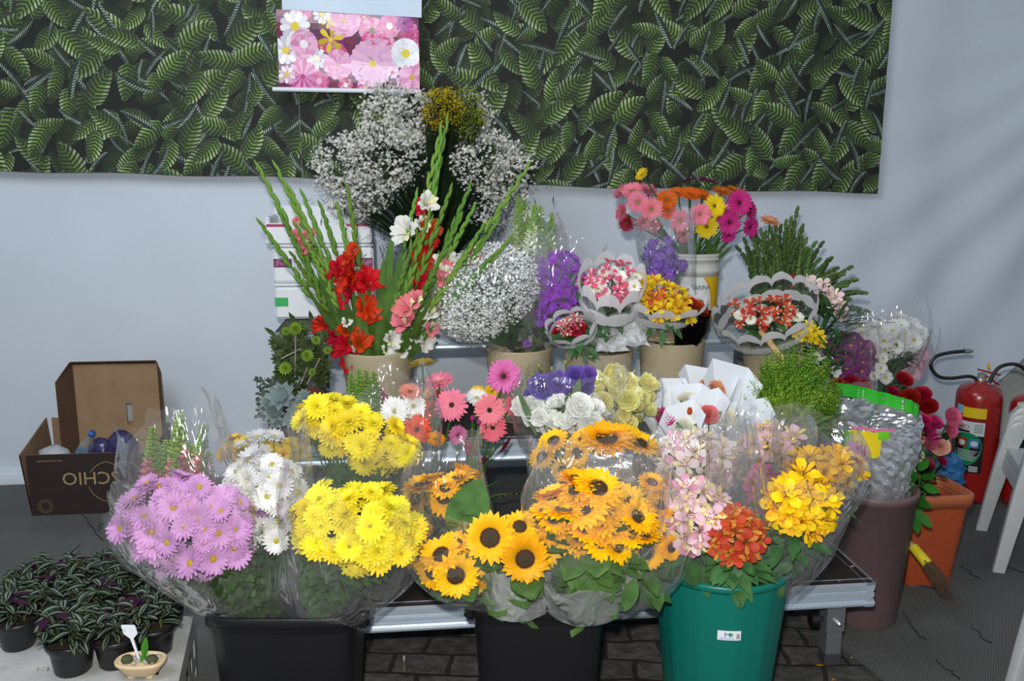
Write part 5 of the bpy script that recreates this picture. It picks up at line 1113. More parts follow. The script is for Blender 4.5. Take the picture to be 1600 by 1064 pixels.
for (px, py, r, col, nrm, D, lab) in [
    (1018, 327, 20, GP, (.1, -1, .15), 3.62, 'pink gerbera facing forward, nearest of the left pink trio on the bucket'), (997, 316, 19, GP, (-.15, -1, .2), 3.66, 'pink gerbera left of the nearest forward-facing one'),
    (988, 298, 19, GP, (-.3, -.6, .8), 3.72, 'pink gerbera facing up at the top left of the bucket bunch'), (972, 332, 16, 'c86070', (-.9, -.5, .1), 3.7, 'dull pink gerbera turned left, at the left edge of the bucket bunch'),
    (972, 300, 17, 'd07080', (-.6, -.3, .6), 3.76, 'pink gerbera behind the left trio, tilted to the left'), (1012, 297, 18, 'd87888', (.2, -.4, .8), 3.78, 'pink gerbera seen from the side at the top, below the yellow one'),
    (1064, 345, 19, GP, (-.1, -1, 0), 3.62, 'pink gerbera facing forward, lower of the right pink pair'), (1094, 335, 19, GP, (.1, -1, .05), 3.60, 'pink gerbera facing forward, right beside the yellow gerberas'),
    (1068, 366, 15, 'd87484', (.1, -.9, -.4), 3.66, 'small pink gerbera hanging under the right pink pair'), (1005, 348, 14, 'd87484', (0, -.9, -.4), 3.68, 'small pink gerbera at the mouth of the clear film'), (1022, 352, 13, 'd87484', (.3, -.9, -.3), 3.7, 'smallest pink gerbera behind the film mouth'),
    (980, 348, 15, '98202a', (-.5, -.8, -.2), 3.74, 'dark red gerbera at the lower left of the bucket bunch'), (1042, 312, 19, GO, (0, -.9, .5), 3.70, 'orange gerbera facing forward between the pink ones'), (1060, 302, 17, GO, (-.1, -.5, .9), 3.78, 'orange gerbera facing up in the middle top'),
    (1080, 304, 18, 'd85014', (0, -.6, .8), 3.76, 'red-orange gerbera facing up in the middle top'), (1098, 306, 17, 'd85a14', (.2, -.5, .8), 3.80, 'orange gerbera behind the yellow one'), (1044, 330, 15, GO, (-.1, -.9, -.1), 3.72, 'orange gerbera under the forward-facing orange one'),
    (1128, 300, 17, 'd0661a', (.1, -.4, .9), 3.82, 'rusty orange gerbera behind the magenta ones'), (1146, 297, 14, 'd8701a', (.3, -.3, .9), 3.86, 'small orange gerbera behind the largest magenta one'),
    (1116, 322, 20, GY, (.3, -1, .2), 3.66, 'upper yellow gerbera right of the pink pair'), (1104, 354, 20, GY, (-.1, -1, -.1), 3.66, 'lower yellow gerbera above the bucket rim'), (1003, 273, 13, GY, (-.6, -.4, .5), 3.7, 'small yellow gerbera standing highest at the left'),
    (1155, 317, 22, GM, (.1, -1, .1), 3.62, 'largest magenta gerbera facing forward, upper right of the bunch'), (1140, 348, 19, GM, (-.1, -1, .0), 3.64, 'magenta gerbera below left of the largest one'), (1172, 355, 17, GM, (.5, -1, 0), 3.68, 'magenta gerbera at the right edge of the bunch'),
    (1138, 368, 13, GM, (0, -.9, -.3), 3.68, 'small magenta gerbera hanging lowest on the right'), (1172, 330, 16, GM, (.7, -.8, .1), 3.74, 'magenta gerbera turned right behind the largest one'), (1128, 335, 15, GM, (-.2, -.9, .1), 3.72, 'magenta gerbera between the yellow and the largest magenta one'),
    (1074, 284, 18, '8a2a72', (-.3, .1, 1), 3.84, 'purple gerbera seen edge-on at the very top, left one'), (1104, 284, 18, '9a2a80', (.3, .1, 1), 3.86, 'purple gerbera seen edge-on at the very top, right one')]:
    nn = V(nrm); cc = '8a8a3a' if col in (GP, 'd07080', 'd87888') else ('3a1024' if col == GM else '7a6a2a')
    gerbera(px, py, r, col, nrm, D, mp + V((0, 0, 0)), lab, cc, None, 'gerberas in the margarine bucket')
mb = MB()
for i in range(14):
    a = mp + V((rnd.uniform(-.06, .08), rnd.uniform(-.08, .02), 0)); b = a + V((rnd.uniform(-.05, .10), -.03, rnd.uniform(.08, .14))); strip_leaf(mb, bez(a, lerp(a, b, .5), b, 5), .006, .012, TOCAM)
t = thing('flag_leaves', mp, 'blades of green leaf standing in the margarine bucket', 'leaves'); mb.build('blades', SPEAR, t)
gerbera(1203, 346, 17, 'e0946a', (.1, -.35, .8), 3.76, P(1205, 500, 3.8), 'salmon gerbera seen from the side, standing above the gladiolus fan', '9a8a4a', 'e8a880', None)

# ================================================================ fan of gladiolus stems in bud, and pale alstroemeria
fanb = P(1215, 488, 3.92); c = P(1222, 474, 3.92); round_bin('black_bucket', 1222, 474, 3.92, M_(56, 3.92, 474), c.z - .925, M_(46, 3.92, 474), BLK, 'black bucket of gladiolus stems in bud, on the highest riser', 'bucket', .925)
LABF = 'green gladiolus stem in bud in the dense fan behind the wide scalloped cone'
top = [(1150, 385), (1162, 372), (1172, 366), (1180, 360), (1188, 358), (1196, 362), (1204, 356), (1212, 350), (1220, 352), (1228, 345), (1236, 340), (1246, 325), (1254, 352), (1240, 365), (1226, 372), (1215, 380), (1200, 385), (1190, 380), (1176, 392), (1260, 372), (1275, 378), (1286, 378), (1268, 395), (1252, 390), (1300, 402), (1290, 412), (1310, 418), (1320, 428), (1332, 416), (1338, 436), (1325, 446), (1306, 440), (1344, 456), (1356, 458), (1285, 430), (1270, 420), (1166, 385), (1184, 372), (1232, 355), (1208, 366)]
top += [(x + rnd.uniform(4, 11), y + rnd.uniform(14, 44)) for x, y in top[4:48]]
for i, (tx, ty) in enumerate(top):
    b = fanb + V(((tx - 1215) * .0012 + rnd.uniform(-.05, .05), rnd.uniform(-.05, .05), 0)); tp = P(tx, ty, 3.85 - (.12 if tx > 1290 else 0) + rnd.uniform(-.06, .06))
    glad(b, tp, V(((tx - 1215) * -.0002, 0, .05)), LABF, (), (.22, 1.0), 16, bm=BUDD, bt=1.4, group='gladiolus stems in bud')
for q in [(1147, 400), (1151, 404)]:
    pass
r_ = thing('gladiolus', fanb, 'gladiolus in the fan with a red flower starting to open', 'gladiolus', 'gladiolus stems in bud'); mb = MB(); tp = P(1238, 436, 3.7); mb.tube(bez(fanb, lerp(fanb, tp, .5), tp, 5), .004, n=5); mb.build('stem', SPEAR, r_); head(('tulip', 'b8281c'), r_, tp, (0, -.3, 1), .018, name='blossom'); head(('tulip', 'b8281c'), r_, tp + V((.0, 0, -.04)), (.2, -.3, 1), .015, name='blossom')
for (px, py, lab) in [(1262, 448, 'pale alstroemeria stem above the right end of the scalloped cone'), (1290, 455, 'pale pink alstroemeria flower high in the leafy stems right of the cone'), (1305, 478, 'pale alstroemeria with pink veins, right of the cone'), (1310, 490, 'pale alstroemeria hanging beside the film of white mums'), (1300, 466, 'small pale alstroemeria between two larger pale ones')]:
    b = P(1265, 560, 3.4); p = P(px, py, 3.42); root = thing('alstroemeria', b, lab, 'alstroemeria', 'pale alstroemeria stems')
    mb = MB(); mb.tube(bez(b, lerp(b, p, .6), p, 6), .0025, n=5); mb.build('stem', GREEN, root)
    for k in range(3): head(AL('ecccd0', 'f4e8d0'), root, p + rv(.015), (rnd.uniform(-.6, .6), -.7, rnd.uniform(0, .8)), M_(14, 3.4), name='blossom')
    mb = MB()
    for k in range(10): t = rnd.uniform(.2, .95); mb.leaf(lerp(b, p, t), V((rnd.uniform(-.6, 1.4), -.3, rnd.uniform(.2, 1))), V((0, 0, 1)), .09, .009)
    mb.build('leaves', FOLI['alstro'][0], root)
for (px, py, lab) in [(1272, 560, 'white flower peeking over the conifer, below the yellow freesia'), (1304, 580, 'white flower at the right edge of the conifer'), (1290, 565, 'white flower between two others above the conifer')]:
    gerbera(px, py, 11, 'e4e6e0', (.1, -1, .3), 3.3, P(1248, 552, 3.44), lab, kind='glad', cat='flower', nm='white_flower', leafy=5)
r_ = thing('leafy_stems', P(1290, 600, 3.25), 'leafy green stems between the conifer and the purple mums', 'foliage'); mb = MB()
for i in range(60):
    t = rnd.random(); p = lerp(P(1275, 600, 3.25), P(1320, 490, 3.3), t) + rv(.03); mb.leaf(p, V((rnd.uniform(-.6, 1.6), -.3, rnd.uniform(.1, 1))), V((0, 0, 1)), .085, .009)
mb.build('leaves', FOLI['alstro'][0], r_)

# ================================================================ right : films with mums, roses
bouquet('film-wrapped white daisy mums, highest of the bunches at the right end', 'bouquet', WHT, (1388, 528, 60, 34, 8), 3.55, (1385, 615, 3.55), [(1385, 618, 22), (1384, 590, 36), (1388, 550, 56), (1390, 510, 66), (1390, 475, 60)], s=14, foli='dark', nleaf=110, n=52)
r_ = [o for o in bpy.data.objects if o.get('label', '').startswith('film-wrapped white daisy mums, highest')][0]
for q in [(1376, 575, 11), (1384, 590, 12), (1366, 588, 9), (1380, 560, 9)]: head(WHT, r_, P(q[0], q[1], 3.42), (0, -1, .3), M_(q[2], 3.42, q[1]))
bouquet('film-wrapped dark purple daisy mums, left of the white mums at the right end', 'bouquet', ('daisy', '7a2a70', 'c9952e'), (1328, 560, 42, 40, 0), 3.5, (1345, 625, 3.5), [(1345, 620, 22), (1335, 590, 36), (1328, 555, 48), (1325, 515, 46)], s=12, foli='dark', nleaf=50, n=50)
bouquet('film-wrapped pale pink daisy mums, right of the white mums', 'bouquet', ('daisy', 'd8a8c0', 'c9952e'), (1418, 555, 28, 42, -20), 3.62, (1392, 625, 3.6), [(1392, 622, 16), (1402, 590, 30), (1420, 545, 42), (1432, 500, 38)], s=10, foli='dark', nleaf=40, n=44)
c = P(1385, 606, 3.55); round_bin('teal_bucket', 1385, 606, 3.55, .085, c.z, .07, TEAL, 'teal bucket under the white mums at the right end', 'bucket')
c = P(1340, 618, 3.50); round_bin('black_bucket', 1338, 618, 3.5, .075, c.z, .06, BLK, 'tall black bucket under the dark purple mums', 'bucket')
def roses(label, lst, D, base, col, rings=None, foli='dark', nleaf=20):
    return bouquet(label, 'bouquet', ('rose', col), (lst[0][0], lst[0][1], 30, 20, 0), D, base, rings, foli=foli, nleaf=nleaf, heads=lst, headname='rose_bloom', fm=FILM2)
roses('dark red roses in a clear sleeve, left of the green-topped foil bag', [(1310, 608, 17, (-.1, -.8, .6)), (1330, 604, 17, (.1, -.8, .6)), (1322, 618, 15, (0, -1, .2)), (1349, 608, 14, (.3, -.8, .4)), (1302, 618, 12, (-.3, -.8, .2))], 3.3, (1330, 680, 3.3), '90101a', [(1330, 680, 24), (1328, 640, 38), (1328, 610, 42), (1328, 592, 40)])
for (px, py, r, lab, b) in [(1411, 595, 14, 'dark red rose standing highest above the green-topped foil bag', (1400, 700, 3.3)), (1422, 622, 15, 'dark red rose left of the lower pair', (1405, 700, 3.3)), (1441, 618, 14, 'dark red rose, upper of the pair at the right', (1410, 700, 3.3)), (1450, 637, 15, 'dark red rose, furthest right and lowest of the red ones', (1412, 710, 3.3)), (1394, 613, 10, 'dark red rose half hidden behind the green label', (1398, 700, 3.3))]:
    gerbera(px, py, r, '941018', (rnd.uniform(-.3, .3), -.6, .7), 3.26, b, lab, kind='rose', cat='rose', group='dark red roses', nm='rose', leafy=4)
for (px, py, r, col, lab) in [(1486, 652, 15, 'dc6a90', 'light pink rose bud, furthest right and highest of the pink ones'), (1484, 672, 12, 'd86088', 'light pink rose bud just under the highest one'), (1459, 662, 13, 'b42464', 'magenta rose above the peach one'), (1444, 658, 11, 'a8205c', 'magenta rose at the top left of the pink group'), (1446, 675, 14, 'b42058', 'magenta rose in the middle of the pink group'),
    (1456, 684, 13, 'd4608c', 'rose-pink rose just above the large peach one'), (1468, 698, 15, 'eab49a', 'large peach rose low in the pink group'), (1432, 684, 13, 'e8b090', 'peach rose beside the foil bag'), (1430, 712, 12, 'dcdcc0', 'cream white rose beside the foil bag'), (1450, 726, 10, 'b02058', 'magenta rose bud low in front of the blue bag'), (1471, 721, 8, 'a01c48', 'small magenta rose bud against the blue bag'), (1452, 697, 9, 'c04878', 'small pink rose behind the large peach one')]:
    gerbera(px, py, r, col, (rnd.uniform(-.3, .4), -.7, rnd.uniform(.2, .8)), 3.2, (1432, 800, 3.14), lab, kind='rose', cat='rose', group='pink and peach roses', nm='rose', leafy=3)
# foil bag standing in the brown bin
def foil_bag():
    D = 3.0; B = P(1362, 835, D); root = thing('foil_flower_bag', B, 'crinkled silver foil bag with a green band, standing in the brown bin', 'bag'); g = random.Random(3); FO = mat('silver_foil', 'c8ccd0')
    rings = [(1358, 830, 50), (1360, 800, 52), (1362, 760, 58), (1366, 715, 64), (1370, 675, 66), (1372, 655, 66), (1370, 628, 62)]
    S = Sleeve(rings, D, D, .7, fold=.16); mb = MB(); rows = []
    for j in range(31):
        rows.append([S.pt(2 * pi * i / 60, .02 + (.95 - .14 * max(0, sin(2 * pi * i / 60)) ** .7) * j / 30, 1 + g.uniform(-.035, .035)) for i in range(60)])
    mb.grid(rows, 0, True); mb.build('foil_sleeve', FO, root, smooth=False)
    Sleeve([(1310, 700, 24), (1318, 665, 34), (1322, 640, 40), (1325, 628, 42)], 3.1, 3.1, .6, fold=.25).film(root, FO, name='foil_flap', peaks=.1)
    mb = MB(); rows = []
    for j, (dz, rr) in enumerate([(0, 1.0), (.012, 1.01), (.034, 1.01), (.046, 1.0)]):
        rows.append([S.pt(a, .97, rr) + V((0, 0, dz - .035 * (cos(a)) - .012)) for a in [pi * 1.12 + i / 30 * pi * .98 for i in range(31)]])
    mb.grid(rows); 
    o = mb.build('green_band', mat('bright_green_print', '2fae2a', rough=.4), root)
    tx = MB(); k = 0
    for i in range(18):
        a = pi * 1.16 + i / 18 * pi * .88
        for j in range(4):
            if rnd.random() < .35: continue
            q = lambda da, dz: S.pt(a + da, .97, 1.018) + V((0, 0, dz - .035 * cos(a + da) - .012)); z = .004 + .009 * j
            tx.add([q(0, z), q(.05, z), q(.05, z + .003), q(0, z + .003)], [(0, 1, 2, 3)])
    tx.build('small_print', mat('print_white', 'd8ecd4', rough=.5), root)
    mb = MB(); fr = lambda u, v, k=1.05: S.pt(pi * .5 + .30 - u * .75, v - .06, k + .02)
    mb.grid([[fr(-.75 + .13 * i, .62 + .045 * j + .01 * sin(i * 2)) for i in range(8)] for j in range(6)], 0)
    mb.grid([[fr(-1.02 + .12 * i, .66 + .04 * j, 1.045) for i in range(4)] for j in range(5)], 2)
    for (u, v, q) in [(-.62, .66, .30), (-.35, .64, .26)]:
        for k in range(9):
            a = k * .7; mb.add([fr(u, v, 1.065), fr(u + q * .5 * cos(a), v + q * .16 * sin(a), 1.07), fr(u + q * cos(a + .3), v + q * .28 * sin(a + .3), 1.068), fr(u + q * .5 * cos(a + .7), v + q * .16 * sin(a + .7), 1.07)], [(0, 1, 2, 3)], 1)
    mb.grid([[fr(.05 + .1 * i, .74 + .03 * j, 1.05) for i in range(4)] for j in range(5)], 2); mb.grid([[fr(-.7 + .15 * i, .86 + .03 * j, 1.055) for i in range(9)] for j in range(2)], 1)
    mb.build('printed_panel', [mat('print_yellow', 'dcc414', rough=.4), mat('print_pink', 'd06a98', rough=.4), mat('print_lime', '6cba20', rough=.4)], root)
foil_bag()
# terracotta planter, leaves, blue bag, brush
def planter():
    D = 3.32; c = P(1437, 790, D); x, z = P(1447, 762, D).x, P(1447, 762, D).z; w, d = .135, .12
    root = thing('terracotta_planter', (x, D, 0), 'square orange terracotta-coloured planter behind the brown bin', 'planter'); T = mat('terracotta', 'b4502a', rough=.55, mottle=.1, mscale=30); h = z + .01
    q = lambda s, z_: sup(x, D, z_, w * s, d * s, 9, 48, rz=.12)
    mb = MB(); mb.loft([q(.66, 0), q(.68, .01), q(.90, h - .05)]); mb.loft([q(.90, h - .05), q(.86, h - .06), q(.66, .02)]); mb.add(q(.66, .02), [tuple(range(48))]); mb.build('planter_body', T, root)
    mb = MB(); mb.loft([q(.93, h - .05), q(1.0, h - .052), q(1.02, h - .004), q(1.0, h), q(.90, h), q(.88, h - .03)]); mb.build('rim', mat('terracotta_rim', 'bc6a44', rough=.55), root)
    mb = MB(); mb.add(q(.86, h - .07), [tuple(range(48))]); mb.build('soil', mat('soil', '2e2118', rough=1, bump=.8, bscale=120), root)
planter()
r_ = thing('broad_leaf_stem', P(1425, 830, 3.0), 'fresh green leafy stem hanging between the brown bin and the terracotta planter', 'foliage'); mb = MB()
for (x, y, dx, dy, L) in [(1425, 765, -16, -10, 34), (1428, 765, 14, -12, 32), (1420, 780, -22, 2, 36), (1430, 782, 18, 4, 34), (1424, 795, -22, 12, 34), (1430, 798, 16, 14, 34), (1422, 805, -14, 24, 30), (1428, 805, 6, 26, 30), (1426, 755, 2, -26, 30), (1440, 748, 24, -12, 30), (1436, 735, 14, -20, 24), (1432, 770, 4, 12, 30), (1418, 790, -28, 8, 28), (1442, 760, 20, 4, 28), (1412, 772, -14, -14, 24)]:
    a, b = P(x, y, 2.98 + rnd.uniform(-.03, .03)), P(x + dx * 1.1, y + dy * 1.1, 2.94); mb.leaf(a, b - a, TOCAM, M_(L, 2.96, y), M_(7.5, 2.96, y), droop=.2, k=6)
mb.build('leaves', petal('glossy_leaf', '3a7a22', mottle=.2), r_); mb = MB(); mb.tube(bez(P(1432, 735, 3.0), P(1424, 780, 2.98), P(1420, 830, 3.0), 6), .003, n=5); mb.build('stem', GREEN, r_)
c = clump('crumpled blue plastic bag on the carpet behind the roses', 1480, 772, 26, 32, 3.7, 16, mat('blue_plastic', '3a78b4', rough=.35, trans=.2, bump=.4, bscale=20), 'blue_bag', 'bag')
def brush():
    D0, D1 = 3.02, 2.86; a, b = P(1408, 838, 3.04), P(1436, 862, 2.98); c, d, e = P(1428, 856, 2.99), P(1450, 882, 2.93), P(1478, 920, 2.86)
    dd = (e - a).normalized(); root = thing('paint_brush', e, 'worn brush with wooden handle and yellow collar, leaning against the brown bin', 'brush')
    mb = MB(); mb.tube(bez(a, lerp(a, c, .5), c, 5), .009, .014, n=10); mb.build('wooden_handle', mat('brush_wood', 'b49a70', rough=.6, mottle=.2, mscale=40), root)
    mb = MB(); mb.tube([c - dd * .004, d], .017, .019, n=12); mb.build('yellow_collar', mat('yellow_tape', 'd8c420', rough=.45), root)
    mb = MB()
    for i in range(130):
        o_ = rv(.014); mb.tube([d - dd * .01 + o_, lerp(d, e, .6) + o_ * 1.3, e + o_ * 1.7 + rv(.006)], .0016, .0009, n=3, cap=False)
    mb.build('bristles', mat('brown_bristles', '5a4430', rough=.9), root)
brush()
# ================================================================ foam boxes on the highest riser
FOAM = mat('white_foam', 'dfe3e6', rough=.7, bump=.3, bscale=180, mottle=.04, mscale=12)
BG = [mat('grape_dark', '5a1f42', rough=.5), mat('grape_purple', '8a3a6a', rough=.4), mat('grape_pink', 'b87aa0', rough=.4), mat('label_magenta', '9a2250', rough=.5), mat('label_leaf_green', '2aa658', rough=.5), mat('label_dark_green', '1c3c2c', rough=.5)]
def foam_box(x0, x1, y0, y1, px0, px1, D, label, kind, open_top=False):
    a, b = P(px0, y1, D), P(px1, y1, D); t = P(px0, y0, D); w = b.x - a.x; h = t.z - a.z; dep = .30
    root = thing('foam_box', ((a.x + b.x) / 2, D, a.z), label, 'box', 'white foam boxes on the highest riser', TH)
    mb = MB(); g = random.Random(int(y0))
    if open_top:
        e = .022
        for (cx, cy, sx, sy, z0, z1) in [(0, e / 2, w, e, 0, h * .62), (0, dep - e / 2, w, e, 0, h * 1.05), (-w / 2 + e / 2, dep / 2, e, dep - 2 * e, 0, h * .8), (w / 2 - e / 2, dep / 2, e, dep - 2 * e, 0, h * .8)]:
            mb.box((cx, cy, (z0 + z1) / 2), (sx, sy, z1 - z0), bev=.008)
        mb.box((0, dep / 2, .012), (w - .01, dep - .01, .02), bev=.005)
        mb.build('box_body', FOAM, root, world=False, smooth=False)
        lb = MB()
        for sx in (-1, 1): lb.add([(sx * w / 2 * .96 - (sx > 0) * .10, -.001, h * .52), (sx * w / 2 * .96 + (sx < 0) * .10, -.001, h * .52), (sx * w / 2 * .96 + (sx < 0) * .10, -.001, h * .60), (sx * w / 2 * .96 - (sx > 0) * .10, -.001, h * .60)], [(0, 1, 2, 3)], 3)
        lb.build('printed_strip', BG, root, world=False, smooth=False); return
    mb.box((0, dep / 2, h * .46), (w, dep, h * .92), bev=.012); mb.build('box_body', FOAM, root, world=False, smooth=False)
    mb = MB(); mb.box((0, dep / 2, h * .965), (w + .004, dep + .004, h * .068), bev=.006); mb.build('lid', FOAM, root, world=False, smooth=False)
    lb = MB()
    if kind == 'grape':
        for sx in (-1, 1):
            x_ = sx * (w / 2 - .045); z_ = h * .53
            lb.add([(x_ - .04, -.0008, z_ - .019), (x_ + .04, -.0008, z_ - .019), (x_ + .04, -.0008, z_ + .019), (x_ - .04, -.0008, z_ + .019)], [(0, 1, 2, 3)], 0)
            for k in range(34):
                u, v, q = x_ + g.uniform(-.033, .033), z_ + g.uniform(-.013, .013), g.uniform(.004, .0062)
                lb.add([(u + q * cos(t), -.0012 - k * 2e-5, v + q * sin(t)) for t in [j * pi / 4 for j in range(8)]], [tuple(range(8))], 1); lb.add([(u - q * .2 + q * .5 * cos(t), -.0013 - k * 2e-5, v + q * .2 + q * .5 * sin(t)) for t in [j * pi / 3 for j in range(6)]], [tuple(range(6))], 2)
        lb.add([(-.07, -.001, h * .55), (-.03, -.001, h * .55), (-.03, -.001, h * .70), (-.07, -.001, h * .70)], [(0, 1, 2, 3)], 5)
    else:
        lb.add([(-w / 2 + .002, -.001, h * .37), (-w / 2 + .06, -.001, h * .37), (-w / 2 + .06, -.001, h * .62), (-w / 2 + .002, -.001, h * .62)], [(0, 1, 2, 3)], 4)
        put_text(lb, 'as', .085, lambda X, Y: V((X + w / 2 - .088, -.0015, h * .37 + Y)), 4, stretch=1.1)
        lb.add([(-.03, -.001, h * .70), (.02, -.001, h * .70), (.02, -.001, h * .95), (-.03, -.001, h * .95)], [(0, 1, 2, 3)], 5)
    lb.build('printed_label', BG, root, world=False, smooth=False)
foam_box(0, 0, 443, 498, 432, 587, 3.98, 'white foam box with green print, lowest of the stack', 'green')
foam_box(0, 0, 382, 442, 429, 584, 3.99, 'white foam box with grape pictures at both corners, middle of the stack', 'grape')
foam_box(0, 0, 328, 382, 416, 580, 3.98, 'open white foam tray with raised back, topmost of the stack', 'open', True)

# ================================================================ cardboard box at the left
def cardboard():
    CBO = mat('cardboard_outer', '2b1f1a', rough=.6, mottle=.1, mscale=20); CBI = mat('cardboard_inner', '8a6e52', rough=.85, mottle=.18, mscale=14); INK = mat('tan_ink', 'a08a62', rough=.6)
    a = PZ(50, 806, 0); ang = R(5.5); h = .295; w, d, e = .55, .32, .006
    root = thing('cardboard_box', a, 'dark brown cardboard box with tan outline logo, open on the carpet at the left', 'box', None, ang)
    mb = MB(); f = lambda s: .018 * s
    def wall(p0, p1, hh0, hh1, fl, mo):   # outer face dark, inner kraft
        (x0, y0), (x1, y1) = p0, p1; n = V((y1 - y0, -(x1 - x0), 0)).normalized(); lo = n * fl
        A, B_, C_, D_ = V((x0, y0, 0)), V((x1, y1, 0)), V((x1, y1, hh1)) + lo, V((x0, y0, hh0)) + lo
        mb.add([A, B_, C_, D_], [(0, 1, 2, 3)], 0); mb.add([q - n * e for q in (A, B_, C_, D_)], [(3, 2, 1, 0)], 1); mb.add([D_, C_, C_ - n * e, D_ - n * e], [(0, 1, 2, 3)], 1)
    wall((0, 0), (w, 0), h, h, .0, 0); wall((w, 0), (w, d), h, h + .05, .012, 0); wall((w, d), (0, d), h + .05, h + .09, 0, 0); wall((0, d), (0, 0), h + .09, h, .03, 0)
    mb.add([(0, 0, .003), (w, 0, .003), (w, d, .003), (0, d, .003)], [(0, 1, 2, 3)], 1)
    mb.build('box_body', [CBO, CBI], root, world=False, smooth=False)
    lb = MB(); S = lambda X, Z: V((X, -.0012, Z))
    put_text(lb, 'SCHIO', .088, lambda X, Y: S(.175 + (.235 - X), .205 - Y), 0, stretch=1.0)
    put_text(lb, 'INDÚSTRIA BRASILEIRA', .011, lambda X, Y: S(.16 - X, .268 - Y), 0)
    # apple outline
    pts = []
    for i in range(80):
        t = 2 * pi * i / 80; r = 1 + .10 * cos(2 * t) - .20 * math.exp(-((t - pi / 2) / .25) ** 2) - .24 * math.exp(-((t - 3 * pi / 2) / .18) ** 2); pts.append((.395 + .118 * r * cos(t), .155 + .115 * r * sin(t)))
    for i in range(80):
        if 34 < i < 42: continue
        (x0, z0), (x1, z1) = pts[i], pts[(i + 1) % 80]; dx, dz = x1 - x0, z1 - z0; L_ = math.hypot(dx, dz); nx_, nz_ = -dz / L_ * .0013, dx / L_ * .0013
        lb.add([S(x0 - nx_, z0 - nz_), S(x1 - nx_, z1 - nz_), S(x1 + nx_, z1 + nz_), S(x0 + nx_, z0 + nz_)], [(0, 1, 2, 3)])
    for rr in (.031, .022):
        for i in range(32):
            t0, t1 = i * pi / 16, (i + 1) * pi / 16; lb.add([S(.065 + r * cos(t), .045 + r * sin(t)) for t, r in ((t0, rr), (t1, rr), (t1, rr + .0012), (t0, rr + .0012))], [(0, 1, 2, 3)])
    lb.build('printing', INK, root, world=False, smooth=False)['label'] = 'upside-down tan lettering, apple outline and round seal'
    # lid tray standing on end inside the box
    lr = thing('cardboard_tray', root.matrix_basis @ V((.13, .30, .012)), 'brown cardboard lid tray standing on end inside the dark box, with a slot in it', 'cardboard tray', None, ang)
    lw, lh, ld = .40, .64, .105; mb = MB(); e = .005; LI = mat('cardboard_plain', '9a7d5e', rough=.85, mottle=.16, mscale=9)
    sl = (.235, .262, .33, .44)
    X = [0, sl[0], sl[1], lw]; Z = [0, sl[2], sl[3], lh]
    for i in range(3):
        for j in range(3):
            if i == 1 and j == 1: continue
            mb.box(((X[i] + X[i + 1]) / 2, .0, (Z[j] + Z[j + 1]) / 2), (X[i + 1] - X[i], e, Z[j + 1] - Z[j]), 0)
    sk = lambda z: .0
    mb.grid([[(0, 0, 0), (0, 0, lh)], [(-.045, -ld, 0), (-.045, -ld, lh * .9), ]], 1); mb.grid([[(lw, 0, 0), (lw, 0, lh)], [(lw + .045, -ld, .0), (lw + .045, -ld, lh * .97)]], 1)
    mb.grid([[(0, 0, lh), (lw, 0, lh)], [(0, -.03, lh + .018), (lw, -.03, lh + .018)]], 1)
    mb.add([(0, 0, lh), (0, -.03, lh + .018), (-.045, -ld, lh * .9)], [(0, 1, 2)], 1); mb.add([(lw, 0, lh), (lw, -.03, lh + .018), (lw + .045, -ld, lh * .97)], [(0, 1, 2)], 1)
    mb.build('tray', [LI, mat('cardboard_side_shaded', '5a4230', rough=.85, mottle=.1, mscale=12)], lr, world=False, smooth=False).modifiers.new('thickness', 'SOLIDIFY').thickness = .004  # side walls and flap in darker brown: their shading is put into the colour
    M = root.matrix_basis
    # contents
    br = thing('plastic_bottle', M @ V((.165, .12, .17)), 'clear plastic bottle with a blue label lying slanted in the cardboard box', 'bottle'); br.rotation_euler = (R(10), R(30), 0)
    mb = MB(); mb.lathe([(.001, 0), (.03, 0), (.033, .01), (.033, .05), (.031, .055), (.033, .06), (.033, .15), (.030, .17), (.016, .20), (.013, .21), (.013, .225), (.001, .226)], n=24); mb.build('bottle_body', film_mat('clear_bottle', veil=.10, gloss=.12, rough=.05, bs=.1), br, world=False)
    mb = MB(); mb.lathe([(.0338, .065), (.0338, .125)], n=24); mb.build('bottle_label', mat('bottle_blue', '3a9ad0', rough=.4, mottle=.3, mscale=30), br, world=False)
    mb = MB(); mb.lathe([(.001, .246), (.0145, .245), (.015, .225), (.0145, .222)], n=20); mb.build('cap', mat('cap_blue', '2a5aa8', rough=.4), br, world=False)
    g = random.Random(8)
    def blob(nm, lab, c, sx, sz, m, cat):
        r_ = thing(nm, M @ V(c), lab, cat); mb = MB(); rows = []
        for j in range(15):
            ph = pi * j / 14; rows.append([(sx * sin(ph) * cos(t) * (q := g.uniform(.86, 1.1)), sx * .75 * sin(ph) * sin(t) * q, -sz * cos(ph) * g.uniform(.9, 1.08) + sz) for t in [2 * pi * i / 22 for i in range(22)]])
        mb.grid(rows, 0, True); mb.build('bag_skin', m, r_, world=False)
    PU = mat('purple_plastic', '34305e', rough=.22, bump=.5, bscale=30, coat=.5)
    blob('plastic_bag', 'shiny purple plastic bag in the cardboard box, beside the bottle', (.285, .14, .17), .065, .078, PU, 'bag'); blob('plastic_bag', 'larger shiny purple plastic bag in the cardboard box, further from the bottle', (.375, .16, .17), .075, .092, PU, 'bag')
    blob('plastic_bag', 'crumpled white plastic bag at the left corner of the cardboard box', (.09, .09, .20), .075, .055, mat('white_plastic_bag', 'c8ced4', rough=.35, trans=.3), 'bag')
cardboard()

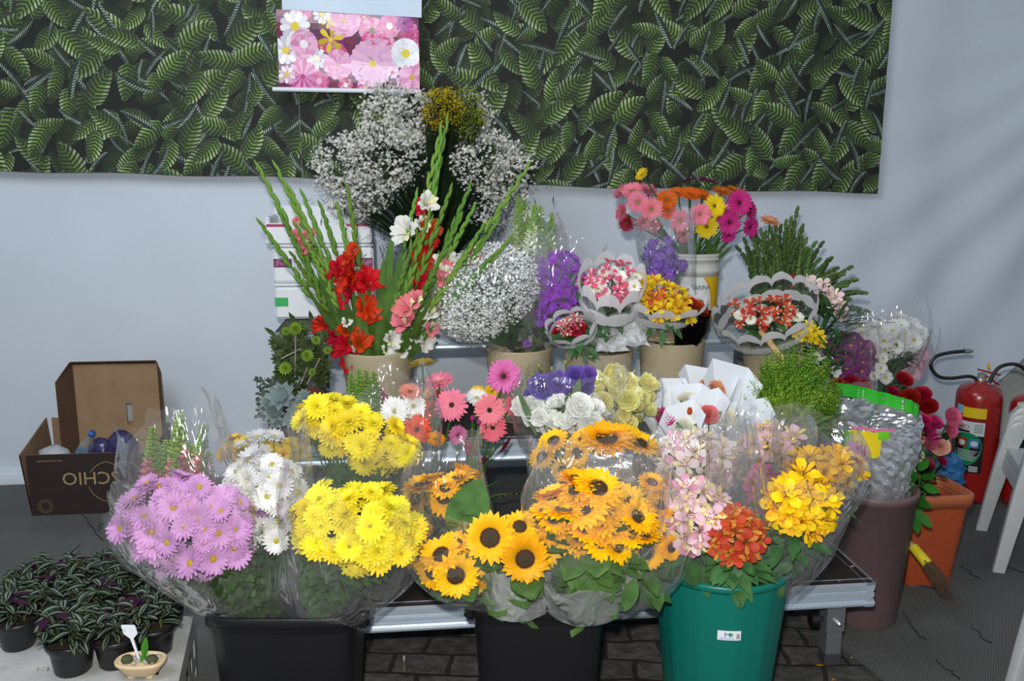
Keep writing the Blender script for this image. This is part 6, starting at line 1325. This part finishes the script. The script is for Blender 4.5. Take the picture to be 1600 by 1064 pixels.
# ================================================================ succulents at the left end of the risers
def rosette(mb, c, n, r, up, m=0, w=.16, lay=3):
    c = V(c); up = V(up).normalized(); s1 = up.orthogonal().normalized(); s2 = up.cross(s1)
    for l in range(lay):
        for k in range(n):
            a = k * 2 * pi / n + l * .5; d = (s1 * cos(a) + s2 * sin(a)) * (1 - l * .22) + up * (.25 + l * .45); mb.leaf(c, d, up, r * (1 - l * .25), r * w * (1 - l * .15), droop=-.1, k=3, m=m, fold=.3)
def succulents():
    D = 3.32; g = random.Random(12); SG = [petal('succulent_olive', '4a5a34', mottle=.4, mscale=30), petal('succulent_bright', '75952f', mottle=.3, mscale=20), petal('succulent_blue', '7c8d8c', mottle=.3, mscale=25), petal('succulent_grey', '5e6a5e', mottle=.4, mscale=25)]
    B = P(470, 655, D); root = thing('succulent_plant', (B.x, D, .63), 'tall dark olive succulent with bright green rosettes, at the left end of the stall', 'plant')
    h = P(470, 612, D).z - .63
    mb = MB(); mb.lathe([(.07, 0), (.085, h - .02), (.09, h), (.082, h), (.08, h - .02), (.001, h - .03)], (B.x, D, .63), 28); mb.build('pot', mat('old_clay', '7a4f3a', rough=.8, mottle=.3, mscale=20), root)
    mb = MB()
    for i in range(64):
        px, py = g.uniform(432, 512), g.uniform(512, 612); e = ((px - 472) / 48) ** 2 + ((py - 562) / 54) ** 2
        if e > 1.1: continue
        rosette(mb, P(px, py, D - .10 + .10 * e + g.uniform(-.03, .03)), 9, M_(g.uniform(12, 17), D), (g.uniform(-.7, .7), -.8, g.uniform(0, 1)), 0, .2, 2)
    for i in range(10): a = P(g.uniform(425, 520), g.uniform(500, 540), D + .05); mb.leaf(a, V((g.uniform(-1, 1), -.2, 1)), TOCAM, .06, .009)
    mb.build('rosettes', SG[0], root)
    mb = MB()
    for (px, py, r) in [(462, 514, 15), (447, 518, 10), (480, 556, 14), (446, 576, 15), (494, 532, 10), (488, 582, 9), (512, 548, 9)]: mb = MB(); rosette(mb, P(px, py, D - .15), 14, M_(r * .8, D), (g.uniform(-.3, .3), -1, .4), 0, .16, 3); mb.build('bright_rosette', SG[1], root)['label'] = 'bright green growing rosette'
    mb = MB()
    for q in [((462, 520), (461, 590)), ((480, 575), (470, 600)), ((440, 560), (470, 545)), ((500, 560), (480, 600))]: mb.tube([P(*q[0], D - .14), P(*q[1], D - .12)], .003, n=5)
    mb.build('bare_stems', mat('dry_stem', '8a8478', rough=.8), root)
    D = 3.22; B = P(448, 690, D); root = thing('succulent_plant', (B.x, D, .63), 'low blue-grey rosette succulents spilling over a pot, below the dark olive one', 'plant')
    h = P(450, 632, D).z - .63
    mb = MB(); mb.lathe([(.06, 0), (.072, max(.03, h - .02)), (.076, max(.05, h))], (B.x, D, .63), 24); mb.lathe([(.076, max(.05, h)), (.001, max(.045, h - .005))], (B.x, D, .63), 24); mb.build('pot', BLK, root)
    mb = MB()
    for (px, py, r) in [(440, 620, 26), (470, 640, 24), (428, 645, 20), (455, 655, 18), (418, 628, 14), (490, 650, 15), (432, 660, 14), (475, 618, 12)]: rosette(mb, P(px, py, D - .08), 9, M_(r, D), (g.uniform(-.3, .3), -1, .6), 0, .24, 2)
    mb.build('rosettes', SG[2], root)
    mb = MB()
    for i in range(240):
        px = g.uniform(402, 435) if g.random() < .7 else g.uniform(402, 520); py = g.uniform(590, 655) if px < 436 else g.uniform(605, 665); p = P(px, py, D - .04 + g.uniform(-.03, .05)); mb.leaf(p, V((g.uniform(-1, 1), -.5, g.uniform(-.6, .8))), TOCAM, .018, .006, k=2)
    mb.build('trailing_leaves', SG[3], root)
    clump('crumpled clear wrapping beside the beige gladioli pot, at the left end', 525, 640, 26, 12, 3.22, 14, mat('dark_foil', '2c2426'), 'dark_wrapping', 'wrapping')
succulents()

# ================================================================ crate with small striped plants
CR = mat('crate_white', 'b9b9b6', rough=.6, bump=.2, bscale=90, mottle=.18, mscale=7)
def crate():
    h = .25; A = PZ(298, 962, h); Bv = PZ(272, 1075, h); x1 = A.x; yb = A.y + .02; yf = Bv.y - .12
    root = thing('plastic_crate', (x1, yb, 0), 'off-white perforated plastic crate lying upside down, under the small striped plants', 'crate'); sl = (Bv.x - A.x) / (A.y - Bv.y)
    nx, ny = 34, 26; W = .95; cw, ch = W / nx, (yb - yf) / ny; mb = MB(); g = random.Random(2)
    def pt(i, j, z): y = yb - j * ch; return (x1 - i * cw + sl * (yb - y) * 1.0 + 0, y, z + (-.012 if i < 1 or j < 1 else 0))
    holes = set()
    for j in range(2, ny - 1):
        for i in range(2, nx - 1):
            if j % 6 == 3 and i % 8 in (2, 3, 4): holes.add((i, j))
            if j % 5 == 0 and i % 4 == 1: holes.add((i, j))
            if i in (2, 3) and j % 3 == 1: holes.add((i, j))
    for j in range(ny):
        for i in range(nx):
            if (i, j) in holes:
                mb.grid([[pt(i, j, h), pt(i + 1, j, h), pt(i + 1, j + 1, h), pt(i, j + 1, h)], [pt(i, j, h - .012), pt(i + 1, j, h - .012), pt(i + 1, j + 1, h - .012), pt(i, j + 1, h - .012)]], 0, True)
            else: mb.add([pt(i, j, h), pt(i + 1, j, h), pt(i + 1, j + 1, h), pt(i, j + 1, h)], [(0, 1, 2, 3)])
    mb.build('top_panel', CR, root, smooth=False)
    mb = MB()
    for j in range(ny):
        for k in range(8):
            if k in (2, 3, 5) and j % 4 in (1, 2): continue
            z0, z1 = h - .012 - k * .030, h - .012 - (k + 1) * .030; a, b = pt(0, j, 0), pt(0, j + 1, 0); mb.add([(a[0], a[1], max(0, z1)), (b[0], b[1], max(0, z1)), (b[0], b[1], z0), (a[0], a[1], z0)], [(0, 1, 2, 3)])
    a, b = pt(0, 0, 0), pt(nx, 0, 0); mb.add([(a[0], a[1], 0), (b[0], b[1], 0), (b[0], b[1], h - .012), (a[0], a[1], h - .012)], [(0, 1, 2, 3)])
    u_ = MB(); u_.grid([[pt(i, j, h - .022) for i in (1, nx)] for j in (1, ny)]); u_.build('added_hole_backing', mat('bright_hole_backing', 'e8e8e6', rough=.5), root)  # plate added under the top, brighter than the crate, so the holes look lit
    a, b = pt(0, ny, 0), pt(nx, ny, 0); mb.add([(a[0], a[1], 0), (b[0], b[1], 0), (b[0], b[1], h), (a[0], a[1], h)], [(0, 1, 2, 3)])
    o = mb.build('side_panels', CR, root, smooth=False)
    return h
CH_ = crate()
STR = [petal('striped_dark', '19241b', var=.1), petal('striped_silver', '748270', var=.1)]; PUR = petal('leaf_underside_purple', '3a1030', var=.1)
def striped_plant_proto():
    g = random.Random(77); mb = MB(); pm = MB(); sm = MB(); st = MB()
    pm.lathe([(.037, 0), (.040, .004), (.046, .05), (.051, .066), (.055, .067), (.056, .078), (.052, .079), (.050, .066), (.047, .062), (.001, .062)], n=28)
    sm.lathe([(.049, .066), (.03, .069), (.001, .070)], n=16)
    for i in range(14):
        a = g.uniform(0, 6.28); L = g.uniform(.035, .095); b = V((.02 * cos(a), .02 * sin(a), .068)); e = b + V((cos(a) * g.uniform(.01, .06), sin(a) * g.uniform(.01, .06), L)); c = bez(b, b + V((0, 0, L * .7)), e, 5); st.tube(c, .0016, .0012, n=4)
        for k in range(5):
            q = c[1 + k]; an = a + k * 2.4 + g.uniform(-.4, .4); up = V((cos(an) * 1, sin(an) * 1, g.uniform(.05, .7)))
            mb.leaf(q, up, V((0, 0, 1)), g.uniform(.040, .062), g.uniform(.010, .0135), droop=g.uniform(.2, .9), k=5, fold=.3, stripes=[0, 1, 0, 1, 0] if g.random() > .05 else [2] * 5)
    r = []
    for nm, m_, mt in (('pot', pm, BLK), ('soil', sm, mat('soil', '2e2118')), ('stems', st, petal('stem_pale', '6a7a3a')), ('leaves', mb, STR + [PUR])):
        o = m_.build(nm, mt); r.append((nm, o.data)); bpy.data.objects.remove(o)
    return r
SPR = striped_plant_proto()
LB = ['small striped-leaf plant in a black pot, furthest left at the front of the crate', 'small striped-leaf plant in a black pot, nearest to the camera on the crate', 'small striped-leaf plant in a black pot, left of the cactus dish', 'small striped-leaf plant in a black pot, behind the white tag and the cactus dish', 'small striped-leaf plant in a black pot, second row behind the front left two',
      'small striped-leaf plant at the back left of the crate', 'small striped-leaf plant at the back of the crate, second from left', 'small striped-leaf plant at the back of the crate, below the carpet crease', 'small striped-leaf plant at the back of the crate, near the pink bouquet', 'small striped-leaf plant in the second row, behind the one left of the dish', 'small striped-leaf plant at the right edge of the crate under the pink bouquet']
for k, (px, py, s_) in enumerate([(30, 1008, 1.0), (115, 1046, 1.08), (182, 1036, 1.0), (243, 1018, 1.0), (82, 985, .95), (48, 965, .95), (100, 950, 1.0), (160, 948, 1.0), (212, 952, .95), (150, 985, .95), (262, 972, 1.0)]):
    b = PZ(px, py, CH_); o = thing('striped_plant', b, LB[k], 'potted plant', 'striped-leaf plants on the crate', rnd.uniform(0, 6)); s_ *= 1.1; o.scale = (s_, s_, s_)
    for nm, me in SPR: q = bpy.data.objects.new(nm, me); COL.objects.link(q); q.parent = o
def dish():
    b = PZ(222, 1056, CH_); root = thing('cactus_dish', b, 'cream oval footed dish with tiny cacti and pebbles, at the front corner of the crate', 'planter'); CRM = mat('cream_ceramic', 'd8bf98', rough=.45)
    x, y, z = b; mb = MB(); S = lambda a_, b_, zz: sup(x, y, z + zz, a_, b_, 2.6, 40)
    mb.loft([S(.034, .020, .008), S(.045, .028, .014), S(.062, .038, .038), S(.066, .041, .042), S(.067, .042, .050), S(.062, .038, .051), S(.058, .035, .044)]); mb.add(S(.058, .035, .044), [tuple(range(40))]); mb.build('bowl', CRM, root)
    for sx in (-1, 1): mb = MB(); mb.box((x + sx * .024, y, z + .006), (.02, .03, .014), bev=.003); mb.build('foot', CRM, root)
    mb = MB(); g = random.Random(3)
    for i in range(26): c = V((x + g.uniform(-.035, .048), y + g.uniform(-.022, .022), z + .049)); r = g.uniform(.004, .008); mb.lathe([(.001, -r * .6), (r, 0), (r * .6, r * .5), (.001, r * .6)], c, 7)
    o = mb.build('pebbles', mat('pebble_grey', 'a8a4a0', rough=.7), root); o['kind'] = 'stuff'
    for dx in (-.034, .033):
        mb = MB(); c = V((x + dx, y - .006, z + .046)); mb.lathe([(.013, 0), (.016, .006), (.013, .014), (.001, .017)], c, 14); mb.build('cactus', mat('cactus_dark', '4a5230', rough=.8, bump=.8, bscale=200), root)
    mb = MB(); mb.tube([V((x + .008, y, z + .045)), V((x + .009, y, z + .058))], .009, .007, n=9); mb.leaf(V((x + .009, y, z + .055)), V((.18, 0, 1)), TOCAM, .062, .010, droop=0, k=6); mb.leaf(V((x + .009, y, z + .055)), V((.25, 0, 1)), RIGHT, .05, .006, droop=0, k=6); mb.build('tall_cactus', petal('cactus_green', '4c9a2e'), root)
    t = thing('plant_tag', V((x - .006, y + .004, z + .045)), 'blank white plastic plant tag stuck in the cactus dish', 'tag'); mb = MB(); o_ = V((x - .006, y + .004, z + .045)); L = lambda u, v, d=0: o_ + V((u - v * .24, d, v))
    pts = [(-.0028, 0), (.0028, 0), (.0045, .062), (.015, .072), (.020, .076), (.021, .098), (.018, .102), (-.014, .102), (-.0175, .098), (-.0175, .076), (-.014, .072), (-.0045, .062)]
    n = len(pts); mb.add([L(u, v) for u, v in pts] + [L(u, v, .0012) for u, v in pts], [tuple(range(n)), tuple(range(2 * n - 1, n - 1, -1))] + [(i, i + n, (i + 1) % n + n, (i + 1) % n) for i in range(n)]); mb.build('tag_body', mat('tag_white', 'dfe6ee', rough=.4), t, smooth=False)
dish()
t = thing('plant_tag', PZ(2, 985, CH_), 'white tag at the left frame edge beside the striped plants', 'tag'); b = PZ(2, 985, CH_); mb = MB(); mb.box(b + V((-.01, 0, .075)), (.035, .002, .05), bev=.0008); mb.box(b + V((-.01, 0, .025)), (.006, .0016, .05)); mb.build('tag_body', MATS['tag_white'], t, smooth=False)

# ================================================================ fire extinguishers
def extinguisher(px, py, D, rpx, ytop, label, labs):
    b = PZ(px, py, 0); D = b.y; x, y = b.x, D + .05; r = M_(rpx, D, py); h = P(px, ytop, D).z; RED = mat('extinguisher_red', 'a01c16', rough=.28, coat=.4, mottle=.08, mscale=30)
    root = thing('fire_extinguisher', (x, y, 0), label, 'fire extinguisher', 'fire extinguishers')
    mb = MB(); mb.lathe([(.001, .005), (r * .92, .005), (r * .98, .02), (r, .05), (r, h - .07), (r * .97, h - .045), (r * .86, h - .02), (r * .62, h - .004), (r * .28, h), (r * .26, h + .012)], (x, y, 0), 48); mb.build('cylinder', RED, root)
    mb = MB(); mb.lathe([(.022, h + .005), (.024, h + .012), (.024, h + .03), (.018, h + .032), (.018, h + .05), (.001, h + .052)], (x, y, 0), 20); mb.build('valve', mat('valve_brass', 'a8a49a', rough=.35, metal=.8), root)
    mb = MB(); mb.box((x + .035, y, h + .055), (.11, .022, .008), rot=Matrix.Rotation(R(-14), 3, 'Y').transposed(), bev=.002); mb.box((x + .045, y, h + .022), (.10, .020, .008), rot=Matrix.Rotation(R(34), 3, 'Y'), bev=.002); mb.build('lever', mat('lever_red', '9a1a16', rough=.35), root)
    mb = MB(); mb.tube([V((x + .03, y, h + .03)) + V((.012 * cos(t), .014 * sin(t), .0)) for t in [k * .7 for k in range(10)]], .002, n=5); mb.box((x + .03, y, h + .085), (.012, .012, .028), bev=.003); mb.build('safety_seal', mat('seal_yellow', 'd8b010', rough=.4), root)
    az = math.atan2(-y, -x) + labs[0]
    S = lambda u, z, k=.001: V((x + (r + k) * cos(az + u / r), y + (r + k) * sin(az + u / r), z))
    def patch(mb, u0, u1, z0, z1, m, k=.001): mb.grid([[S(lerp(u0, u1, i / 10), z, k) for i in range(11)] for z in (z0, z1)], m)
    mats_ = [mat('sticker_white', 'd8dce0', rough=.4), mat('sticker_black', '16181a', rough=.4), mat('sticker_green', '0f8a54', rough=.4), mat('sticker_yellow', 'e6c81a', rough=.4), mat('sticker_blue', '3a88c8', rough=.4), mat('sticker_red', 'b0281e', rough=.4), mat('sticker_lightblue', '7ac0dc', rough=.4)]
    return root, patch, S, mats_, (x, y, r, h), az
root, patch, S, mt, (x, y, r, h), az = extinguisher(1522, 783, 4.1, 33, 603, 'large red fire extinguisher with green label and black hose, left of the two', (-.15,))
mb = MB(); patch(mb, -.085, -.05, h - .135, h - .095, 6); patch(mb, -.05, .055, h - .15, h - .10, 3)
mb.build('yellow_sticker', mt, root)
mb = MB(); patch(mb, -.085, .055, h - .42, h - .165, 1); patch(mb, -.083, .053, h - .235, h - .168, 0, .0015)
n = 30; c0 = (-.018, h - .285); pts = [(c0[0] + .066 * cos(t), c0[1] + (.10 if sin(t) < 0 else .062) * sin(t)) for t in [k * 2 * pi / n for k in range(n)]]
mb.add([S(c0[0], c0[1], .004)] + [S(u, z, .0025) for u, z in pts], [(0, k + 1, (k + 1) % n + 1) for k in range(n)], 2)
put_text(mb, 'VAPO', .030, lambda X, Y: S(X - .082, h - .205 + Y, .004), 5, stretch=.9); patch(mb, -.078, -.01, h - .222, h - .212, 1, .0025)
for k in range(5): patch(mb, .008, .045, h - .182 - k * .009, h - .179 - k * .009, 2, .0035)
for (u, m_) in ((-.06, 5), (-.008, 4)):
    mb.grid([[S(u + .042 * i / 4, h - .272 + q, .005) for i in range(5)] for q in (-.022, .022)], m_); mb.grid([[S(u + .008 + .014 * i, h - .272 + q * (.6 + .4 * (i % 2)), .006) for i in range(3)] for q in (-.016, .012)], 0)
for k in range(6): patch(mb, -.06 + .002 * k, .03 - .006 * (k % 3), h - .312 - k * .009, h - .309 - k * .009, 0, .005)
for k in range(3): patch(mb, .0, .038, h - .392 - k * .010, h - .386 - k * .010, 0, .0025)
mb.build('green_label', mt, root); mb = MB(); patch(mb, -.09, -.028, h - .475, h - .43, 0); put_text(mb, 'H2O', .018, lambda X, Y: S(X - .065, h - .453 + Y, .002), 1); put_text(mb, 'Manutencao', .009, lambda X, Y: S(X - .083, h - .468 + Y, .002), 4); mb.build('small_label', mt, root)
mb = MB(); v0 = V((x - .02, y, h + .02)); pp = [v0, V((x - .06, y, h + .035)), V((x - .16, y - .02, h + .03)), V((x - .225, y - .03, h + .045)), V((x - .262, y - .03, h + .095)), V((x - .245, y - .03, h + .135)), V((x - .19, y - .03, h + .155)), V((x - .10, y - .02, h + .163))]
def smooth(pts, n=6):
    out = []
    for i in range(len(pts) - 1):
        g = lambda k: tuple(pts[max(0, min(len(pts) - 1, k))])
        for j in range(n): out.append(V(cr(g(i - 1), g(i), g(i + 1), g(i + 2), j / n)))
    return out + [V(pts[-1])]
mb.tube(smooth(pp), .0085, n=10); mb.build('hose', mat('rubber_hose', '1b1e20', rough=.5), root)
mb = MB(); mb.tube([pp[-1] - V((.006, 0, 0)), pp[-1] + V((.022, 0, 0))], .011, n=10); mb.tube([pp[-1] + V((.02, 0, 0)), pp[-1] + V((.036, 0, -.001))], .007, n=8); mb.build('nozzle', mat('nozzle_grey', '7c8a84', rough=.4, metal=.4), root)
root, patch, S, mt, (x2, y2, r2, h2), az = extinguisher(1600, 792, 4.1, 27, 622, 'red fire extinguisher with white REDA sticker, half out of frame behind the white chairs', (-.1,))
mb = MB(); patch(mb, -.075, .10, h2 - .15, h2 - .075, 0); put_text(mb, 'REDAGUA', .030, lambda X, Y: S(X - .040, h2 - .113 + Y, .002), 5, stretch=.85)
for (q, t_) in ((-.062, 0),): mb.add([S(q - .010, h2 - .115, .002), S(q + .010, h2 - .115, .002), S(q + .004, h2 - .100, .002), S(q, h2 - .088, .002), S(q - .006, h2 - .100, .002)], [(0, 1, 2, 3, 4)], 5)
patch(mb, -.075, .10, h2 - .40, h2 - .152, 1); patch(mb, -.07, -.02, h2 - .21, h2 - .155, 0, .0015); patch(mb, -.066, -.026, h2 - .185, h2 - .160, 5, .0025); patch(mb, -.018, .07, h2 - .172, h2 - .154, 4, .0015); mb.build('sticker', mt, root)
mb = MB(); pp = [V((x2 - .01, y2 - .01, h2 + .045)), V((x2 - .06, y2 - .04, h2 + .13)), V((x2 - .13, y2 - .06, h2 + .165)), V((x2 - .20, y2 - .06, h2 + .145)), V((x2 - .235, y2 - .06, h2 + .075))]; mb.tube(smooth(pp), .0085, n=10); mb.build('hose', MATS['rubber_hose'], root)

# ================================================================ stacked white plastic chairs
CHW = mat('white_chair_plastic', 'bfc2c2', rough=.38, mottle=.05, mscale=20)
def chair_proto():
    """monobloc arm chair, facing -X; origin on the floor under the seat centre"""
    parts = []; W, Dp = .40, .44; sy = (-W / 2, W / 2)
    def leg_rows(pts, w, t):
        rows = []
        for i, (p, wx, wy) in enumerate(pts): rows.append([p + V((-wx, -wy, 0)), p + V((wx, -wy, 0)), p + V((wx, wy, 0)), p + V((-wx, wy, 0))])
        return rows
    for s in (-1, 1):
        mb = MB(); y = s * W / 2
        mb.loft([[p + V((-wx, -wy, 0)), p + V((wx, -wy, 0)), p + V((wx, wy, 0)), p + V((-wx, wy, 0))] for p, wx, wy in [(V((-.27, y * 1.12, 0)), .022, .018), (V((-.245, y * 1.09, .2)), .026, .020), (V((-.215, y * 1.05, .42)), .031, .022), (V((-.180, y * 1.03, .60)), .040, .026), (V((-.160, y * 1.03, .645)), .030, .028), (V((-.10, y * 1.03, .665)), .03, .032)]])
        parts.append(('leg', mb))
        mb = MB(); mb.loft([[p + V((-wx, -wy, 0)), p + V((wx, -wy, 0)), p + V((wx, wy, 0)), p + V((-wx, wy, 0))] for p, wx, wy in [(V((.30, y * 1.05, 0)), .022, .016), (V((.25, y * .98, .22)), .026, .018), (V((.20, y * .95, .42)), .03, .02)]]); parts.append(('leg', mb))
        mb = MB(); mb.loft([[p + V((0, -wy, -wz)), p + V((0, wy, -wz)), p + V((0, wy, wz)), p + V((0, -wy, wz))] for p, wy, wz in [(V((-.19, y * 1.03, .655)), .026, .010), (V((-.10, y * 1.03, .67)), .030, .011), (V((.08, y * 1.02, .66)), .026, .011), (V((.22, y * .96, .64)), .018, .012)]]); parts.append(('armrest', mb))
    mb = MB(); n = 10; top = [[V((-.22 + .44 * i / n, (-.5 + j / n) * W * 1.02, .42 - .03 * sin(pi * i / n) * sin(pi * j / n) - .02 * i / n)) for j in range(n + 1)] for i in range(n + 1)]
    mb.grid(top); mb.grid([[p - V((0, 0, .012)) for p in r] for r in top]); rim = top[0]; mb.grid([rim, [p - V((.004, 0, .035)) for p in rim]]); mb.grid([[r[0] for r in top], [r[0] - V((0, .004, .03)) for r in top]]); mb.grid([[r[-1] for r in top], [r[-1] - V((0, -.004, .03)) for r in top]]); parts.append(('seat', mb))
    mb = MB()
    for z in (.78,): mb.grid([[V((.20 + .10 * (zz - .42) / .4 + .03 * (1 - (2 * j / n - 1) ** 2), (-.5 + j / n) * W, zz)) for j in range(n + 1)] for zz in (.76, .80, .84)])
    for k in range(7):
        yy = (-.5 + (k + .5) / 7) * W; mb.grid([[V((.20 + .10 * (zz - .42) / .4 + .03 * (1 - (2 * yy / W) ** 2), yy + q, zz)) for q in (-.018, .018)] for zz in (.42, .55, .68, .77)])
    parts.append(('backrest', mb))
    out = []
    for nm, m_ in parts: o = m_.build(nm, CHW); out.append((nm, o.data)); bpy.data.objects.remove(o)
    return out
CHP = chair_proto()
def put_chair(loc, rz, label, group=None):
    o = thing('plastic_chair', loc, label, 'chair', group, rz); o.scale = (1, 1, .80)
    for nm, me in CHP:
        q = bpy.data.objects.new(nm, me); COL.objects.link(q); q.parent = o; md = q.modifiers.new('bevel', 'BEVEL'); md.width = .003; md.segments = 2; md.limit_method = 'ANGLE'
a1, a2 = PZ(1557, 886, 0), PZ(1535, 832, 0); dv = (a2 - a1); ang = math.atan2(dv.y, dv.x) - pi / 2; mid = lerp(a1, a2, .5); off = Matrix.Rotation(ang, 3, 'Z') @ V((.27, 0, 0))
for k, lab in enumerate(['white plastic armchair, bottom of the stack at the right edge', 'white plastic armchair, middle of the stack at the right edge', 'white plastic armchair, top of the stack at the right edge']):
    put_chair(mid + off + V((.006 * k, 0, .032 * k)), ang, lab, 'stacked white plastic chairs')
b = PZ(1560, 1075, 0); put_chair(V((b.x + .335, b.y - .20, 0)), R(8), 'single white plastic chair, only its leg visible at the bottom right corner')

# ================================================================ bits on the floor and deck
def bit(name, label, cat, pts, m, h=.002):
    n = len(pts); c = sum((V(p) for p in pts), V((0, 0, 0))) / n; t = MB(); t.add([V(p) + V((0, 0, h * (1 + .8 * sin(i * 2)))) for i, p in enumerate(pts)] + [V(p) for p in pts], [tuple(range(n))] + [(i, i + n, (i + 1) % n + n, (i + 1) % n) for i in range(n)])
    o = t.build(name, m, None, loc=c); tag(o, label, cat); return o
OP = petal('fallen_petal', 'd8901a'); Z0 = -.004
def petal_at(px, py, L, a, z=Z0, w=.35): c = PZ(px, py, z); return [c + V((L * cos(a + t) * (1 if i % 2 == 0 else w), L * sin(a + t) * (1 if i % 2 == 0 else w), 0)) for i, t in enumerate((0, 1.2, pi, pi + 1.2))]
bit('fallen_petal', 'orange petal on the paving beside the riser leg', 'petal', petal_at(1281, 1039, .016, -.2), OP); bit('fallen_petal', 'orange petal on the paving at the bottom frame edge', 'petal', petal_at(1303, 1061, .013, .6), OP)
bit('fallen_petal', 'reddish leaf scrap on the paving near the carpet corner', 'petal', petal_at(1262, 984, .018, -.3), petal('dry_red', '6a3a30')); bit('paper_scrap', 'tiny white paper scrap beside the riser foot', 'scrap', petal_at(1351, 1029, .009, -.6), PAPER)
bit('paper_scrap', 'small pale scrap on the lowest riser deck near its corner', 'scrap', petal_at(1332, 885, .010, .2, .311), mat('beige_scrap', 'b89a80')); bit('paper_scrap', 'smallest pale scrap on the lowest riser deck', 'scrap', petal_at(1312, 908, .005, .2, .311), mat('beige_scrap', 'b89a80'))
bit('fallen_petal', 'yellow-green petal by the riser foot', 'petal', petal_at(1331, 1027, .008, .4), petal('dry_yellow', 'b0a83a'))
t = thing('weed', PZ(632, 1050, Z0), 'pale dry tuft of weed growing between the paving stones', 'weed'); mb = MB(); b = PZ(632, 1050, Z0)
for i in range(16): a = rnd.uniform(-.4, 3.5); mb.leaf(b, V((cos(a), -.3, .6 + rnd.random())), V((0, 0, 1)), rnd.uniform(.025, .05), .0016, droop=.6)
mb.build('blades', petal('dry_weed', '8c8f74'), t); mb = MB(); mb.lathe([(.001, .035), (.005, .042), (.004, .056), (.001, .06)], b, 8); mb.tube([b, b + V((0, 0, .04))], .0012, n=4); mb.build('seed_head', petal('weed_head', 'b0aca0'), t)
# striped cable tape on the lowest deck, caught leaves at the green bin
mb = MB(); pp = [P(765, 778, 3.0), P(785, 779, 2.98), P(805, 773, 3.0), P(822, 768, 3.02)]; pp = [PZ(q[0], q[1], .313) for q in ((762, 778), (785, 780), (803, 774), (822, 769))]
for i in range(14):
    a, b = lerp(pp[0], pp[-1], i / 14), lerp(pp[0], pp[-1], (i + 1) / 14); w_ = V((.0, .008, 0)); z = V((0, 0, .003 * sin(i))); mb.add([a - w_ + z, b - w_ + z, b + w_ + z, a + w_ + z], [(0, 1, 2, 3)], i % 2)
tag(mb.build('warning_tape', [mat('tape_yellow', 'a8a028', rough=.4), BLK], None, smooth=False, loc=pp[0]), 'strip of yellow and black tape on the bare deck between the bouquets', 'tape')
# ================================================================ camera, light
cd = bpy.data.cameras.new('camera'); cam = bpy.data.objects.new('camera', cd); COL.objects.link(cam)
cam.location = CAM; cam.rotation_euler = (pi / 2 - PIT, 0, 0); cd.sensor_width = 36; cd.lens = 36 * F / 1600; cd.clip_start = .05
sc.camera = cam
def light(name, typ, loc, power, size, col, aim=None):
    ld = bpy.data.lights.new(name, typ); ld.energy = power; ld.color = col
    if typ == 'AREA': ld.shape = 'RECTANGLE'; ld.size = size[0]; ld.size_y = size[1]
    o = bpy.data.objects.new(name, ld); COL.objects.link(o); o.location = loc
    if aim: o.rotation_euler = (V(aim) - V(loc)).to_track_quat('-Z', 'Y').to_euler()
    return o
light('camera_flash', 'AREA', (-.05, -.02, 1.78), 74, (.07, .045), (1, .97, .92), (-.1, 3.5, .95))
light('tent_lamp', 'AREA', (-1.5, 1.2, 3.6), 70, (1.6, 1.6), (.86, .93, 1), (-.6, 4.4, 1.0))
w = bpy.data.worlds.new('world'); sc.world = w; w.use_nodes = True
w.node_tree.nodes['Background'].inputs[0].default_value = (.72, .85, 1, 1); w.node_tree.nodes['Background'].inputs[1].default_value = .34
sc.view_settings.view_transform = 'Standard'; sc.view_settings.look = 'None'; sc.view_settings.gamma = 1; sc.view_settings.exposure = 0
sc.view_settings.use_curve_mapping = False
sc.cycles.transparent_max_bounces = 40; sc.cycles.max_bounces = 8; sc.cycles.use_denoising = True
